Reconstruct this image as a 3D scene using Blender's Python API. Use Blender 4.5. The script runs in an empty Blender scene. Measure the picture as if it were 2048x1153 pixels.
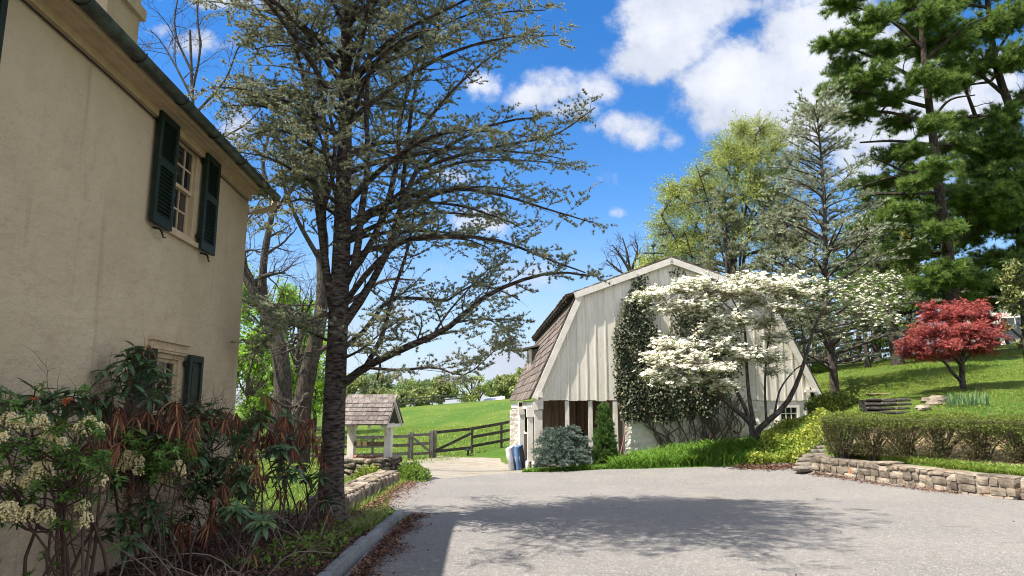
import bpy, math
import numpy as np
from mathutils import Vector, geometry as mgeo
SC = bpy.context.scene
COL = SC.collection
rng = np.random.default_rng(7)
def seed(k):
    global rng
    rng = np.random.default_rng(k)
# ---------------------------------------------------------------- camera model (photo pixels, 2048 wide)
PITCH = math.radians(9.54); F = 1380.0; CZ = 1.65
cP, sP = math.cos(PITCH), math.sin(PITCH)
CAM = np.array([0.0, 0.0, CZ])
def ray(px, py):
    u = (px - 1024) / F; v = (576 - py) / F
    return np.array([u, cP - v * sP, sP + v * cP])
def at(px, py, Y):
    d = ray(px, py); return CAM + d * (Y / d[1])
def on_plane(px, py, p0, n):
    d = ray(px, py); return CAM + d * (np.dot(np.asarray(p0) - CAM, n) / np.dot(d, n))
def norm(v):
    v = np.asarray(v, float); return v / np.maximum(np.linalg.norm(v, axis=-1, keepdims=True), 1e-9)
def rv(n):
    return norm(rng.normal(size=(n, 3)))
def ss(a, b, x):
    t = np.clip((x - a) / (b - a), 0, 1); return t * t * (3 - 2 * t)
# ---------------------------------------------------------------- mesh builder
class MB:
    def __init__(s):
        s.v = []; s.f = {3: [], 4: []}; s.a = {3: [], 4: []}; s.m = {3: [], 4: []}; s.n = 0
    def add(s, v, f, a=.5, m=0):
        v = np.asarray(v, float).reshape(-1, 3); f = np.asarray(f, int)
        if len(f) == 0: return
        k = f.shape[1]
        s.v.append(v); s.f[k].append(f + s.n); s.n += len(v)
        s.a[k].append(np.broadcast_to(np.asarray(a, float), (len(f),)))
        s.m[k].append(np.broadcast_to(np.asarray(m, int), (len(f),)))
    def obox(s, o, ax, ay, az, a=.5, m=0):
        o, ax, ay, az = [np.asarray(q, float) for q in (o, ax, ay, az)]
        v = [o, o+ax, o+ax+ay, o+ay, o+az, o+ax+az, o+ax+ay+az, o+ay+az]
        s.add(v, [(0,3,2,1),(4,5,6,7),(0,1,5,4),(1,2,6,5),(2,3,7,6),(3,0,4,7)], a, m)
    def box(s, c, sz, rz=0., a=.5, m=0):
        c = np.asarray(c, float); x = np.array([math.cos(rz), math.sin(rz), 0])*sz[0]; y = np.array([-math.sin(rz), math.cos(rz), 0])*sz[1]
        z = np.array([0, 0, sz[2]]); s.obox(c - x/2 - y/2 - z/2, x, y, z, a, m)
    def bar(s, p, q, w, h, up=(0, 0, 1), a=.5, m=0):
        p = np.asarray(p, float); q = np.asarray(q, float); d = q - p; sd = norm(np.cross(d, up)); u = norm(np.cross(sd, d))
        s.obox(p - sd*w/2 - u*h/2, sd*w, u*h, d, a, m) if False else s.obox(p - sd*w/2 - u*h/2, d, sd*w, u*h, a, m)
    def prism(s, pts, d, a=.5, m=0):
        pts = np.asarray(pts, float); d = np.asarray(d, float); n = len(pts); c = pts.mean(0)
        v = np.vstack([pts, pts + d, [c], [c + d]])
        s.add(v, [(i, (i+1) % n, n+(i+1) % n, n+i) for i in range(n)], a, m)
        s.add(v, [(2*n, (i+1) % n, i) for i in range(n)] + [(2*n+1, n+i, n+(i+1) % n) for i in range(n)], a, m)
    def tubes(s, P, R, sides=5, a=.5, m=0):
        P = np.asarray(P, float); R = np.asarray(R, float)
        if P.ndim == 2: P = P[None]; R = R[None]
        N, K, _ = P.shape
        if N == 0: return
        T = np.empty_like(P); T[:, 1:-1] = P[:, 2:] - P[:, :-2]; T[:, 0] = P[:, 1] - P[:, 0]; T[:, -1] = P[:, -1] - P[:, -2]
        T = norm(T)
        mean = norm(P[:, -1] - P[:, 0] + 1e-6)
        ref = np.where(np.abs(mean[:, 2:3]) > .8, np.array([[1., .13, 0]]), np.array([[0.1, 0, 1.]]))
        A = norm(np.cross(T, ref[:, None, :])); B = np.cross(T, A)
        th = np.arange(sides) * 2*math.pi/sides
        V = P[:, :, None, :] + R[:, :, None, None]*(np.cos(th)[None, None, :, None]*A[:, :, None, :] + np.sin(th)[None, None, :, None]*B[:, :, None, :])
        k, j = np.meshgrid(np.arange(K-1), np.arange(sides), indexing='ij')
        j2 = (j+1) % sides
        q = np.stack([k*sides+j, k*sides+j2, (k+1)*sides+j2, (k+1)*sides+j], -1).reshape(-1, 4)
        f = (q[None] + (np.arange(N)*K*sides)[:, None, None]).reshape(-1, 4)
        aa = np.repeat(np.broadcast_to(np.asarray(a, float), (N,)), len(q))
        s.add(V.reshape(-1, 3), f, aa, m)
    def leaves(s, C, D, Nn, L, W, a=.5, m=0, wide=.45):
        C = np.asarray(C, float); n = len(C)
        if n == 0: return
        D = norm(D); S = norm(np.cross(D, Nn)); L = np.broadcast_to(L, (n,))[:, None]; W = np.broadcast_to(W, (n,))[:, None]
        V = np.stack([C, C + D*L*wide + S*W/2, C + D*L, C + D*L*wide - S*W/2], 1)
        s.add(V.reshape(-1, 3), np.arange(4*n).reshape(n, 4), a, m)
    def needles(s, C, axis, k, L, W, spread=1., a=.5, m=0):
        C = np.repeat(np.asarray(C, float), k, 0); n = len(C)
        if n == 0: return
        D = norm(np.repeat(np.asarray(axis, float), k, 0) + spread*rv(n)); S = norm(np.cross(D, rv(n)))
        l = L*(.6 + .6*rng.random(n))[:, None]
        V = np.stack([C - S*W/2, C + S*W/2, C + D*l], 1)
        aa = np.repeat(np.broadcast_to(np.asarray(a, float), (n//k,)), k) if np.ndim(a) else a
        s.add(V.reshape(-1, 3), np.arange(3*n).reshape(n, 3), np.clip(aa + rng.normal(0, .08, n), 0, 1), m)
    def stone(s, c, sz, ex=(1, 0, 0), ey=(0, 1, 0), rough=.12, a=.5, m=0, p=4.0):
        g = np.linspace(-1, 1, 4); V = []; Fc = []
        for ax in range(3):
            for sg in (-1, 1):
                A, B = np.meshgrid(g, g, indexing='ij'); q = np.zeros((16, 3))
                q[:, ax] = sg; q[:, (ax+1) % 3] = A.ravel()*sg; q[:, (ax+2) % 3] = B.ravel()
                b = len(V)*16; V.append(q)
                Fc += [(b+i*4+j, b+(i+1)*4+j, b+(i+1)*4+j+1, b+i*4+j+1) for i in range(3) for j in range(3)]
        V = np.vstack(V)
        V = V / (np.sum(np.abs(V)**p, 1)**(1/p))[:, None]
        k = rng.normal(size=(3, 3))*2.2; ph = rng.random(3)*6
        V = V * (1 + rough*np.sin(V @ k + ph).sum(1)/2)[:, None]
        ex = norm(ex); ey = norm(ey); ez = np.cross(ex, ey)
        V = V * (np.asarray(sz)/2)
        s.add(np.asarray(c) + V[:, :1]*ex + V[:, 1:2]*ey + V[:, 2:]*ez, Fc, a, m)
    def build(s, name, mats, parent=None, smooth=False, loc=None, label=None):
        me = bpy.data.meshes.new(name)
        V = np.vstack(s.v)
        if loc is None: loc = world_loc(parent)
        V = V - np.asarray(loc)
        f3 = np.vstack(s.f[3]) if s.f[3] else np.zeros((0, 3), int); f4 = np.vstack(s.f[4]) if s.f[4] else np.zeros((0, 4), int)
        a = np.concatenate(s.a[3] + s.a[4]); m = np.concatenate(s.m[3] + s.m[4])
        me.vertices.add(len(V)); me.vertices.foreach_set('co', V.astype('f').ravel())
        li = np.concatenate([f3.ravel(), f4.ravel()]); me.loops.add(len(li)); me.loops.foreach_set('vertex_index', li.astype('i'))
        n3, n4 = len(f3), len(f4); me.polygons.add(n3+n4)
        st = np.concatenate([np.arange(n3)*3, 3*n3 + np.arange(n4)*4]); me.polygons.foreach_set('loop_start', st.astype('i'))
        me.polygons.foreach_set('material_index', m.astype('i'))
        me.polygons.foreach_set('use_smooth', np.full(n3+n4, smooth))
        at_ = me.attributes.new('var', 'FLOAT', 'FACE'); at_.data.foreach_set('value', a.astype('f'))
        me.update(calc_edges=True)
        for q in (mats if isinstance(mats, (list, tuple)) else [mats]): me.materials.append(q)
        o = bpy.data.objects.new(name, me); COL.objects.link(o)
        if parent is not None: o.parent = parent
        else: o.location = loc
        if label: o['label'] = label
        return o
def world_loc(o):
    l = np.zeros(3)
    while o is not None:
        l += np.array(o.location); o = o.parent
    return l
def thing(name, label, cat, loc=(0, 0, 0), group=None):
    o = bpy.data.objects.new(name, None); COL.objects.link(o); o.location = loc; o.empty_display_size = .2
    o['label'] = label; o['category'] = cat
    if group: o['group'] = group
    return o
def tag(o, label, cat, group=None, kind=None):
    o['label'] = label; o['category'] = cat
    if group: o['group'] = group
    if kind: o['kind'] = kind
    return o
def struct(o, label=None, cat=None):
    o['kind'] = 'structure'
    if label: o['label'] = label; o['category'] = cat or o.name
    return o
# ---------------------------------------------------------------- polylines and branching
def resample(p, K):
    p = np.asarray(p, float)
    # Catmull-Rom smoothing then arc length
    if len(p) > 2:
        q = np.vstack([2*p[0]-p[1], p, 2*p[-1]-p[-2]]); o = []
        for i in range(1, len(q)-2):
            for t in np.linspace(0, 1, 8, endpoint=False):
                o.append(.5*((2*q[i]) + (q[i+1]-q[i-1])*t + (2*q[i-1]-5*q[i]+4*q[i+1]-q[i+2])*t*t + (3*q[i]-q[i-1]-3*q[i+1]+q[i+2])*t**3))
        o.append(p[-1]); p = np.array(o)
    d = np.concatenate([[0], np.cumsum(np.linalg.norm(np.diff(p[:, :3], axis=0), axis=1))])
    s = np.linspace(0, d[-1], K)
    return np.stack([np.interp(s, d, p[:, k]) for k in range(p.shape[1])], 1)
def limb(pts, r0, r1, K=14):
    """pts: (px, py, Y) list; radii in metres"""
    w = np.array([at(*q) for q in pts]); P = resample(w, K)
    return P, np.linspace(r0, r1, K)
def spawn(P, R, n, t0, t1, ang, ln, K=6, up=0., flat=None, wig=.12, rs=.6, tip=.3, lt=None, rmin=.0):
    N, Kp, _ = P.shape
    i = np.repeat(np.arange(N), n)
    t = t0 + (t1-t0)*((np.tile(np.arange(n), N) + rng.random(N*n))/n)
    f = t*(Kp-1); j = np.minimum(f.astype(int), Kp-2); fr = (f-j)[:, None]
    B = P[i, j]*(1-fr) + P[i, j+1]*fr; T = norm(P[i, j+1] - P[i, j])
    r0 = np.maximum((R[i, j]*(1-fr[:, 0]) + R[i, j+1]*fr[:, 0])*rs, rmin)
    V = rv(N*n)
    if flat is not None:
        sd = norm(np.cross(T, [0, 0, 1.]) + 1e-4); V = sd*np.where(np.arange(N*n) % 2, 1, -1)[:, None] + flat*V
    V = V - (V*T).sum(1, keepdims=True)*T; V = norm(V)
    an = ang*(.75 + .5*rng.random(N*n))[:, None]
    D = norm(T*np.cos(an) + V*np.sin(an))
    L = ln*(.55 + .8*rng.random(N*n))
    if lt is not None: L = L*lt(t)
    out = np.empty((N*n, K, 3)); out[:, 0] = B; p = B.copy()
    for k in range(1, K):
        D = norm(D + wig*rv(N*n) + np.array([0, 0, up/K])); p = p + D*(L/(K-1))[:, None]; out[:, k] = p
    return out, r0[:, None]*np.linspace(1, tip, K)[None], t
def along(P, n, t0=0., t1=1.):
    """n points on each polyline with the local direction"""
    N, K, _ = P.shape; i = np.repeat(np.arange(N), n); t = t0 + (t1-t0)*rng.random(N*n)
    f = t*(K-1); j = np.minimum(f.astype(int), K-2); fr = (f-j)[:, None]
    return P[i, j]*(1-fr) + P[i, j+1]*fr, norm(P[i, j+1]-P[i, j]), i
# ---------------------------------------------------------------- materials
def new_mat(name):
    m = bpy.data.materials.new(name); m.use_nodes = True; nt = m.node_tree
    return m, nt, nt.nodes['Principled BSDF']
def N(nt, t, **kw):
    n = nt.nodes.new(t)
    for k, v in kw.items():
        if k.startswith('i_'): n.inputs[int(k[2:])].default_value = v
        else: setattr(n, k, v)
    return n
def mixc(nt, fac, a, b):
    n = nt.nodes.new('ShaderNodeMix'); n.data_type = 'RGBA'
    for sck, val in ((0, fac), (6, a), (7, b)):
        if hasattr(val, 'is_linked') or hasattr(val, 'links'): nt.links.new(val, n.inputs[sck])
        else: n.inputs[sck].default_value = (*val, 1) if isinstance(val, tuple) else val
    return n.outputs[2]
def ramp(nt, src, lo, hi):
    n = nt.nodes.new('ShaderNodeMapRange'); n.inputs[1].default_value = lo; n.inputs[2].default_value = hi; n.interpolation_type = 'SMOOTHSTEP'
    nt.links.new(src, n.inputs[0]); return n.outputs[0]
def noise(nt, scale, detail=4., rough=.55, vec=None, stretch=None):
    n = nt.nodes.new('ShaderNodeTexNoise'); n.inputs['Scale'].default_value = scale; n.inputs['Detail'].default_value = detail; n.inputs['Roughness'].default_value = rough
    g = vec if vec is not None else nt.nodes.new('ShaderNodeNewGeometry').outputs['Position']
    if stretch:
        mp = nt.nodes.new('ShaderNodeMapping'); mp.inputs['Scale'].default_value = stretch; nt.links.new(g, mp.inputs[0]); g = mp.outputs[0]
    nt.links.new(g, n.inputs['Vector']); return n.outputs['Fac']
def attr(nt):
    n = nt.nodes.new('ShaderNodeAttribute'); n.attribute_name = 'var'; return n.outputs['Fac']
def bump(nt, b, h, strength, dist=.02):
    n = nt.nodes.new('ShaderNodeBump'); n.inputs['Strength'].default_value = strength; n.inputs['Distance'].default_value = dist
    nt.links.new(h, n.inputs['Height']); nt.links.new(n.outputs[0], b.inputs['Normal'])
def surf(name, c1, c2, scale=6., lo=.35, hi=.65, c3=None, s3=1., lo3=.5, hi3=.75, rough=.85, bs=0., bscale=None, bdist=.02, stretch=None, var=0., spec=.3, metal=0.):
    m, nt, b = new_mat(name)
    n1 = noise(nt, scale, 6., .6, stretch=stretch); c = mixc(nt, ramp(nt, n1, lo, hi), c1, c2)
    if c3 is not None: c = mixc(nt, ramp(nt, noise(nt, s3, 5., .6), lo3, hi3), c, c3)
    if var:
        h = nt.nodes.new('ShaderNodeHueSaturation'); nt.links.new(c, h.inputs['Color'])
        mr = nt.nodes.new('ShaderNodeMapRange'); mr.inputs[3].default_value = 1-var; mr.inputs[4].default_value = 1+var; nt.links.new(attr(nt), mr.inputs[0]); nt.links.new(mr.outputs[0], h.inputs['Value']); c = h.outputs[0]
    nt.links.new(c, b.inputs['Base Color']); b.inputs['Roughness'].default_value = rough; b.inputs['Specular IOR Level'].default_value = spec; b.inputs['Metallic'].default_value = metal
    if bs: bump(nt, b, noise(nt, bscale or scale*3, 6., .6, stretch=stretch), bs, bdist)
    return m
def leafm(name, cols, trans=.3, rough=.55, spec=.3):
    """colour by the per-leaf attribute, evenly through the crown"""
    m, nt, b = new_mat(name)
    cr = nt.nodes.new('ShaderNodeValToRGB'); e = cr.color_ramp.elements
    while len(e) < len(cols): e.new(.5)
    for k, c in enumerate(cols): e[k].position = k/(len(cols)-1); e[k].color = (*c, 1)
    nt.links.new(attr(nt), cr.inputs[0]); nt.links.new(cr.outputs[0], b.inputs['Base Color'])
    b.inputs['Roughness'].default_value = rough; b.inputs['Specular IOR Level'].default_value = spec
    if trans:
        t = nt.nodes.new('ShaderNodeBsdfTranslucent'); nt.links.new(cr.outputs[0], t.inputs[0])
        mx = nt.nodes.new('ShaderNodeMixShader'); mx.inputs[0].default_value = trans
        nt.links.new(b.outputs[0], mx.inputs[1]); nt.links.new(t.outputs[0], mx.inputs[2]); nt.links.new(mx.outputs[0], nt.nodes['Material Output'].inputs[0])
    return m
def flat(name, c, rough=.6, spec=.3, metal=0.):
    return surf(name, tuple(x*.88 for x in c), tuple(min(1, x*1.1) for x in c), 9., rough=rough, spec=spec, metal=metal)
# ================================================================ sky, sun, camera
SUN_EL = math.radians(59); SUN_A = math.radians(18)
SUNV = np.array([-math.cos(SUN_EL)*math.cos(SUN_A), -math.cos(SUN_EL)*math.sin(SUN_A), math.sin(SUN_EL)])
W = bpy.data.worlds.new('World'); SC.world = W; W.use_nodes = True
nt = W.node_tree; bg = nt.nodes['Background']
sky = nt.nodes.new('ShaderNodeTexSky'); sky.sky_type = 'NISHITA'; sky.sun_disc = False
sky.sun_elevation = SUN_EL; sky.sun_rotation = math.atan2(SUNV[0], SUNV[1]); sky.air_density = 1.0; sky.dust_density = 0.; sky.ozone_density = 1.5
tc = nt.nodes.new('ShaderNodeTexCoord'); sep = nt.nodes.new('ShaderNodeSeparateXYZ'); nt.links.new(tc.outputs['Generated'], sep.inputs[0])
def mth(op, a, b=None):
    n = nt.nodes.new('ShaderNodeMath'); n.operation = op
    for k, v in ((0, a), (1, b)):
        if v is None: continue
        if isinstance(v, (int, float)): n.inputs[k].default_value = v
        else: nt.links.new(v, n.inputs[k])
    return n.outputs[0]
ay = mth('MAXIMUM', mth('ABSOLUTE', sep.outputs[1]), .05)
cb = nt.nodes.new('ShaderNodeCombineXYZ'); nt.links.new(mth('DIVIDE', sep.outputs[0], ay), cb.inputs[0]); nt.links.new(mth('DIVIDE', sep.outputs[2], ay), cb.inputs[1])
nt.links.new(mth('MULTIPLY', mth('SIGN', sep.outputs[1]), 3.), cb.inputs[2])
pv = cb.outputs[0]
CL = [(1060, 190, 70, 55, .95), (1150, 215, 80, 40, .9), (1340, 275, 45, 40, .85), (1230, 250, 50, 50, .85), (1105, 175, 110, 66, 1), (1200, 170, 100, 60, 1), (1270, 135, 110, 80, 1.1), (1340, 60, 125, 130, 1.15), (1420, 5, 150, 70, 1.05), (1560, 190, 300, 140, 1.25), (1680, 90, 230, 190, 1.25), (1450, 210, 150, 70, 1.05), (1850, 230, 320, 190, 1.15), (1600, 0, 120, 70, .95),
      (1290, 258, 95, 55, .95), (1235, 428, 30, 22, .75), (400, 85, 95, 45, .85), (470, 5, 140, 35, .9), (470, 240, 70, 60, .8), (960, 165, 80, 60, .75), (1190, 255, 50, 22, .6), (960, 440, 110, 40, .6), (1100, 455, 60, 30, .6),
      (560, 590, 120, 40, .6), (950, 720, 220, 70, .85), (760, 640, 200, 70, .65), (1010, 560, 150, 55, .6), (900, 350, 100, 30, .45), (1660, 350, 200, 40, .5), (330, -10, 70, 30, .5), (320, 60, 50, 30, .7)]
dens = None
for (px, py, rx, ry, s_) in CL:
    d = ray(px, py); c = (d[0]/d[1], d[2]/d[1], 3.)
    v = nt.nodes.new('ShaderNodeVectorMath'); v.operation = 'SUBTRACT'; nt.links.new(pv, v.inputs[0]); v.inputs[1].default_value = c
    v2 = nt.nodes.new('ShaderNodeVectorMath'); v2.operation = 'MULTIPLY'; nt.links.new(v.outputs[0], v2.inputs[0]); v2.inputs[1].default_value = (F/rx, F/ry, 1.)
    v3 = nt.nodes.new('ShaderNodeVectorMath'); v3.operation = 'LENGTH'; nt.links.new(v2.outputs[0], v3.inputs[0])
    mr = nt.nodes.new('ShaderNodeMapRange'); mr.interpolation_type = 'SMOOTHSTEP'; mr.inputs[1].default_value = 1.5; mr.inputs[2].default_value = .1; mr.inputs[3].default_value = 0; mr.inputs[4].default_value = s_
    nt.links.new(v3.outputs[1], mr.inputs[0])
    dens = mr.outputs[0] if dens is None else mth('MAXIMUM', dens, mr.outputs[0])
n1 = noise(nt, 7., 9., .62, vec=pv); n2 = noise(nt, 2.6, 3., .5, vec=pv)
# unseen broken cloud above, beside and behind, added to whiten the fill light
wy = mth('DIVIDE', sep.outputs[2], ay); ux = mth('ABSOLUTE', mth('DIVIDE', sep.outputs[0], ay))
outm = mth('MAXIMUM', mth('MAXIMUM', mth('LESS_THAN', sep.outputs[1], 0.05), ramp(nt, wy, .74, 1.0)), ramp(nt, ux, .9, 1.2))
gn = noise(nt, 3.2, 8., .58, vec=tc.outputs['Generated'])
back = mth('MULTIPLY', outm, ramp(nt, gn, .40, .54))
dd = mth('ADD', mth('ADD', dens, mth('MULTIPLY', mth('SUBTRACT', n1, .5), 2.7)), mth('MULTIPLY', mth('SUBTRACT', n2, .5), .5))
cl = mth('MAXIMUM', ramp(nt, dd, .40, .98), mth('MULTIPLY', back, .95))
hz = ramp(nt, sep.outputs[2], .30, -.02)       # pale air low over the horizon
skyc = mixc(nt, 1.0, sky.outputs[0], sky.outputs[0])
hs = nt.nodes.new('ShaderNodeHueSaturation'); hs.inputs['Hue'].default_value = .507; hs.inputs['Saturation'].default_value = 1.40; hs.inputs['Value'].default_value = .72; nt.links.new(skyc, hs.inputs['Color'])
shade = ramp(nt, mth('ADD', mth('MULTIPLY', dd, .35), mth('MULTIPLY', noise(nt, 5.3, 7., .62, vec=pv), 1.3)), .72, 1.35)
CLOUD_LIT, CLOUD_DIM = (3.1, 3.3, 3.7), (2.15, 2.4, 2.85)
cc = mixc(nt, shade, CLOUD_DIM, CLOUD_LIT)
hzc = mixc(nt, mth('MULTIPLY', hz, .85), hs.outputs[0], (1.75, 2.2, 3.0))
cc = mixc(nt, outm, cc, (5.0, 5.1, 5.4))     # out-of-view cloud made brighter than the visible cloud to lift the shadows
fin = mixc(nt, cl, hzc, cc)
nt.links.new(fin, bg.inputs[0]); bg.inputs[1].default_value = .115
sl = bpy.data.lights.new('sun', 'SUN'); sl.energy = 4.4; sl.angle = math.radians(.53); sl.color = (1, .95, .86)
so = bpy.data.objects.new('sun', sl); COL.objects.link(so); so.rotation_euler = Vector(-SUNV).to_track_quat('-Z', 'Y').to_euler(); so.location = (-20, -6, 34)
cam = bpy.data.cameras.new('camera'); cam.sensor_width = 36; cam.lens = F/2048*36; cam.clip_end = 6000; cam.clip_start = .05
co = bpy.data.objects.new('camera', cam); COL.objects.link(co); co.location = CAM; co.rotation_euler = (math.pi/2 + PITCH, 0, 0); SC.camera = co
vs = SC.view_settings; SC.display_settings.display_device = 'sRGB'; vs.view_transform = 'Standard'; vs.look = 'None'; vs.exposure = 1.4; vs.gamma = 1; vs.use_curve_mapping = False
vs.use_white_balance = True; vs.white_balance_temperature = 6650; vs.white_balance_tint = 12
SC.cycles.max_bounces = 6; SC.cycles.transparent_max_bounces = 8; SC.cycles.use_denoising = True; SC.cycles.filter_width = 1.05; SC.cycles.sample_clamp_indirect = 4.
# ================================================================ terrain
WALL = np.array([at(1636, 941, 17.0)[:2], at(1700, 951, 16.0)[:2], at(1800, 966, 14.7)[:2], at(1920, 984, 13.2)[:2], at(2048, 1000, 12.0)[:2], [11.2, 9.6], [12.4, 6.5]])
def wall_sd(x, y):
    """distance to the retaining wall line, positive on the terrace side"""
    best = np.full(np.shape(x), 1e9); sg = np.zeros(np.shape(x)); tt = np.zeros(np.shape(x))
    for k in range(len(WALL)-1):
        a, b = WALL[k], WALL[k+1]; d = b-a; t = ((x-a[0])*d[0] + (y-a[1])*d[1])/np.dot(d, d); tc_ = np.clip(t, 0, 1)
        dist = np.hypot(x-a[0]-tc_*d[0], y-a[1]-tc_*d[1]); c = d[0]*(y-a[1]) - d[1]*(x-a[0])
        u = dist < best; best = np.where(u, dist, best); sg = np.where(u, np.sign(c), sg); tt = np.where(u, k + t, tt)
    return best*sg, tt
def terrace(x, y):
    d, t = wall_sd(x, y)
    return .32*ss(.12, .34, d)*ss(-.35, .1, t)*(1 - ss(3., 7., d))
CP = [(0, 0, 0), (-1.6, 7, 0), (3, 7, 0), (0, 9, 0), (-1.6, 9, 0), (5, 9, 0), (8, 9, .02), (-1.6, 11, -.06), (2, 12, -.1), (5, 12, -.03), (7.5, 11.5, 0), (-10, -10, .2), (10, -10, 0), (25, -8, .6), (14, 6, .4), (-4, 4, .05), (-3, 8, .03), (-4, 11, -.05), (-9, 10, .1),
      (-2.6, 10.4, 0)]
CP += [tuple(at(*q)) for q in [(845, 962, 17.5), (1045, 945, 20.8), (1200, 940, 20.3), (1300, 937, 19.5), (1420, 934, 19), (1550, 932, 18.5), (1640, 942, 17), (2048, 1000, 12.0), (1800, 966, 14.7),
      (1775, 826, 18.6), (1775, 797, 20), (1826, 828, 18.7), (1826, 799, 20.1), (1725, 826, 18.7), (1725, 799, 20.1), (1925, 778, 22), (2048, 765, 22.5), (1672, 787, 26), (1740, 737, 34), (1800, 728, 33), (1850, 713, 38), (1625, 738, 36), (2048, 690, 37), (2300, 660, 37), (2300, 780, 19),
      (1590, 862, 22), (1505, 886, 20.6), (1350, 902, 22.3), (1250, 925, 22.3), (1640, 878, 18.8), (1460, 905, 20.2),
      (740, 975, 14.9), (598, 925, 23), (880, 910, 36), (1015, 884, 38), (780, 917, 35), (450, 925, 33), (850, 868, 55), (700, 880, 50), (640, 833, 82), (830, 813, 86), (1025, 797, 90), (1100, 790, 92), (300, 850, 75)]]
CP += [(1.5, 24, -.5), (2.5, 30, -.6), (6, 30, 1.0), (11, 30, 2.2), (5, 40, 0.9), (-60, 140, -5), (0, 150, -3.5), (50, 150, 1), (-110, 60, -1), (24, 60, 4.6), (40, 60, 5), (30, 95, 3.4), (60, 30, 6), (-40, 10, .2), (60, -30, 1.5), (-60, -40, .5)]
CP = np.array(CP, float)
def _tps(r2): return np.where(r2 > 1e-9, r2*np.log(np.maximum(r2, 1e-9)), 0)*.5
_d2 = ((CP[:, None, :2] - CP[None, :, :2])**2).sum(-1); _n = len(CP)
_A = np.zeros((_n+3, _n+3)); _A[:_n, :_n] = _tps(_d2) + 2.0*np.eye(_n); _A[:_n, _n] = 1; _A[:_n, _n+1:] = CP[:, :2]; _A[_n:, :_n] = _A[:_n, _n:].T
_b = np.zeros(_n+3); _b[:_n] = CP[:, 2] - terrace(CP[:, 0], CP[:, 1]); _c = np.linalg.solve(_A, _b)
def H(x, y):
    x = np.atleast_1d(np.asarray(x, float)); y = np.atleast_1d(np.asarray(y, float))
    r2 = (x[..., None]-CP[:, 0])**2 + (y[..., None]-CP[:, 1])**2
    z = _tps(r2) @ _c[:_n] + _c[_n] + _c[_n+1]*x + _c[_n+2]*y
    far = ss(110, 190, np.hypot(x, y-20)); z = np.clip(z, -6, 7)*(1-far) - 4*far
    return z + terrace(x, y)
def h1(x, y): return float(H(x, y)[0])
def ground(px, py):
    d = ray(px, py); lo = 1.
    for Y in np.arange(2, 140, .05):
        p = CAM + d*(Y/d[1])
        if p[2] < h1(p[0], p[1]): return p
    return p
def gp(px, Y): return np.array([at(px, 800, Y)[0], Y, h1(at(px, 800, Y)[0], Y)])
def inpoly(x, y, poly):
    c = np.zeros(np.shape(x), bool); n = len(poly)
    for i in range(n):
        x1, y1 = poly[i]; x2, y2 = poly[(i+1) % n]
        c ^= ((y1 > y) != (y2 > y)) & (x < (x2-x1)*(y-y1)/(y2-y1+1e-12)+x1)
    return c
def smooth_poly(pts, n=6):
    p = np.asarray(pts, float); m = len(p); o = []
    for i in range(m):
        a, b, c, d = p[i-1], p[i], p[(i+1) % m], p[(i+2) % m]
        for t in np.linspace(0, 1, n, endpoint=False): o.append(.5*(2*b + (c-a)*t + (2*a-5*b+4*c-d)*t*t + (3*b-a-3*c+d)*t**3))
    return np.array(o)
far_edge = [at(845, 962, 17.5)[:2], at(950, 952, 19.4)[:2], at(1045, 945, 20.8)[:2], at(1200, 940, 20.3)[:2], at(1300, 937, 19.5)[:2], at(1420, 934, 19)[:2], at(1550, 932, 18.5)[:2], at(1610, 935, 17.7)[:2]]
DRIVE = np.array([[-1.62, -8], [-1.62, 7], [-1.60, 10.9], [-2.1, 12.2], [-2.33, 14.0], [-2.42, 16.6]] + far_edge + [tuple(q) for q in WALL] + [(13, -8)])
GRAVEL = np.array([at(845, 962, 17.5)[:2], at(818, 945, 20)[:2] , at(810, 925, 27)[:2], at(790, 916, 33)[:2], at(880, 911, 35.5)[:2], at(1000, 902, 33)[:2], at(1010, 902, 31)[:2], (1.2, 32), (2.0, 28), (1.9, 23), at(1045, 945, 20.8)[:2], at(950, 952, 19.4)[:2]])
BED = np.array([(-4.6, 1), (-1.8, 1), (-1.8, 7), (-1.79, 10.6), (-2.0, 11.0), (-2.9, 11.2), (-4.4, 11.0)])
def axis(lo, hi, mid, fine, n):
    t = np.linspace(-1, 1, n); k = 4.2; s = np.sinh(k*t)/np.sinh(k); return np.where(s < 0, mid + s*(mid-lo), mid + s*(hi-mid))
gx = axis(-1500, 1500, 2., 0, 330); gy = axis(-600, 2500, 15., 0, 330)
gx = np.unique(np.concatenate([np.linspace(-6, 16, 111), gx[(gx < -6) | (gx > 16)]])); gy = np.unique(np.concatenate([np.linspace(5, 40, 150), gy[(gy < 5) | (gy > 40)]]))
X, Y = np.meshgrid(gx, gy, indexing='ij'); Z = H(X.ravel(), Y.ravel()).reshape(X.shape)
for pl in (DRIVE, GRAVEL, BED): Z -= .03*inpoly(X, Y, pl)
mb = MB(); nx, ny = X.shape
i, j = np.meshgrid(np.arange(nx-1), np.arange(ny-1), indexing='ij'); q = np.stack([i*ny+j, (i+1)*ny+j, (i+1)*ny+j+1, i*ny+j+1], -1).reshape(-1, 4)
mb.add(np.stack([X, Y, Z], -1).reshape(-1, 3), q)
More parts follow.
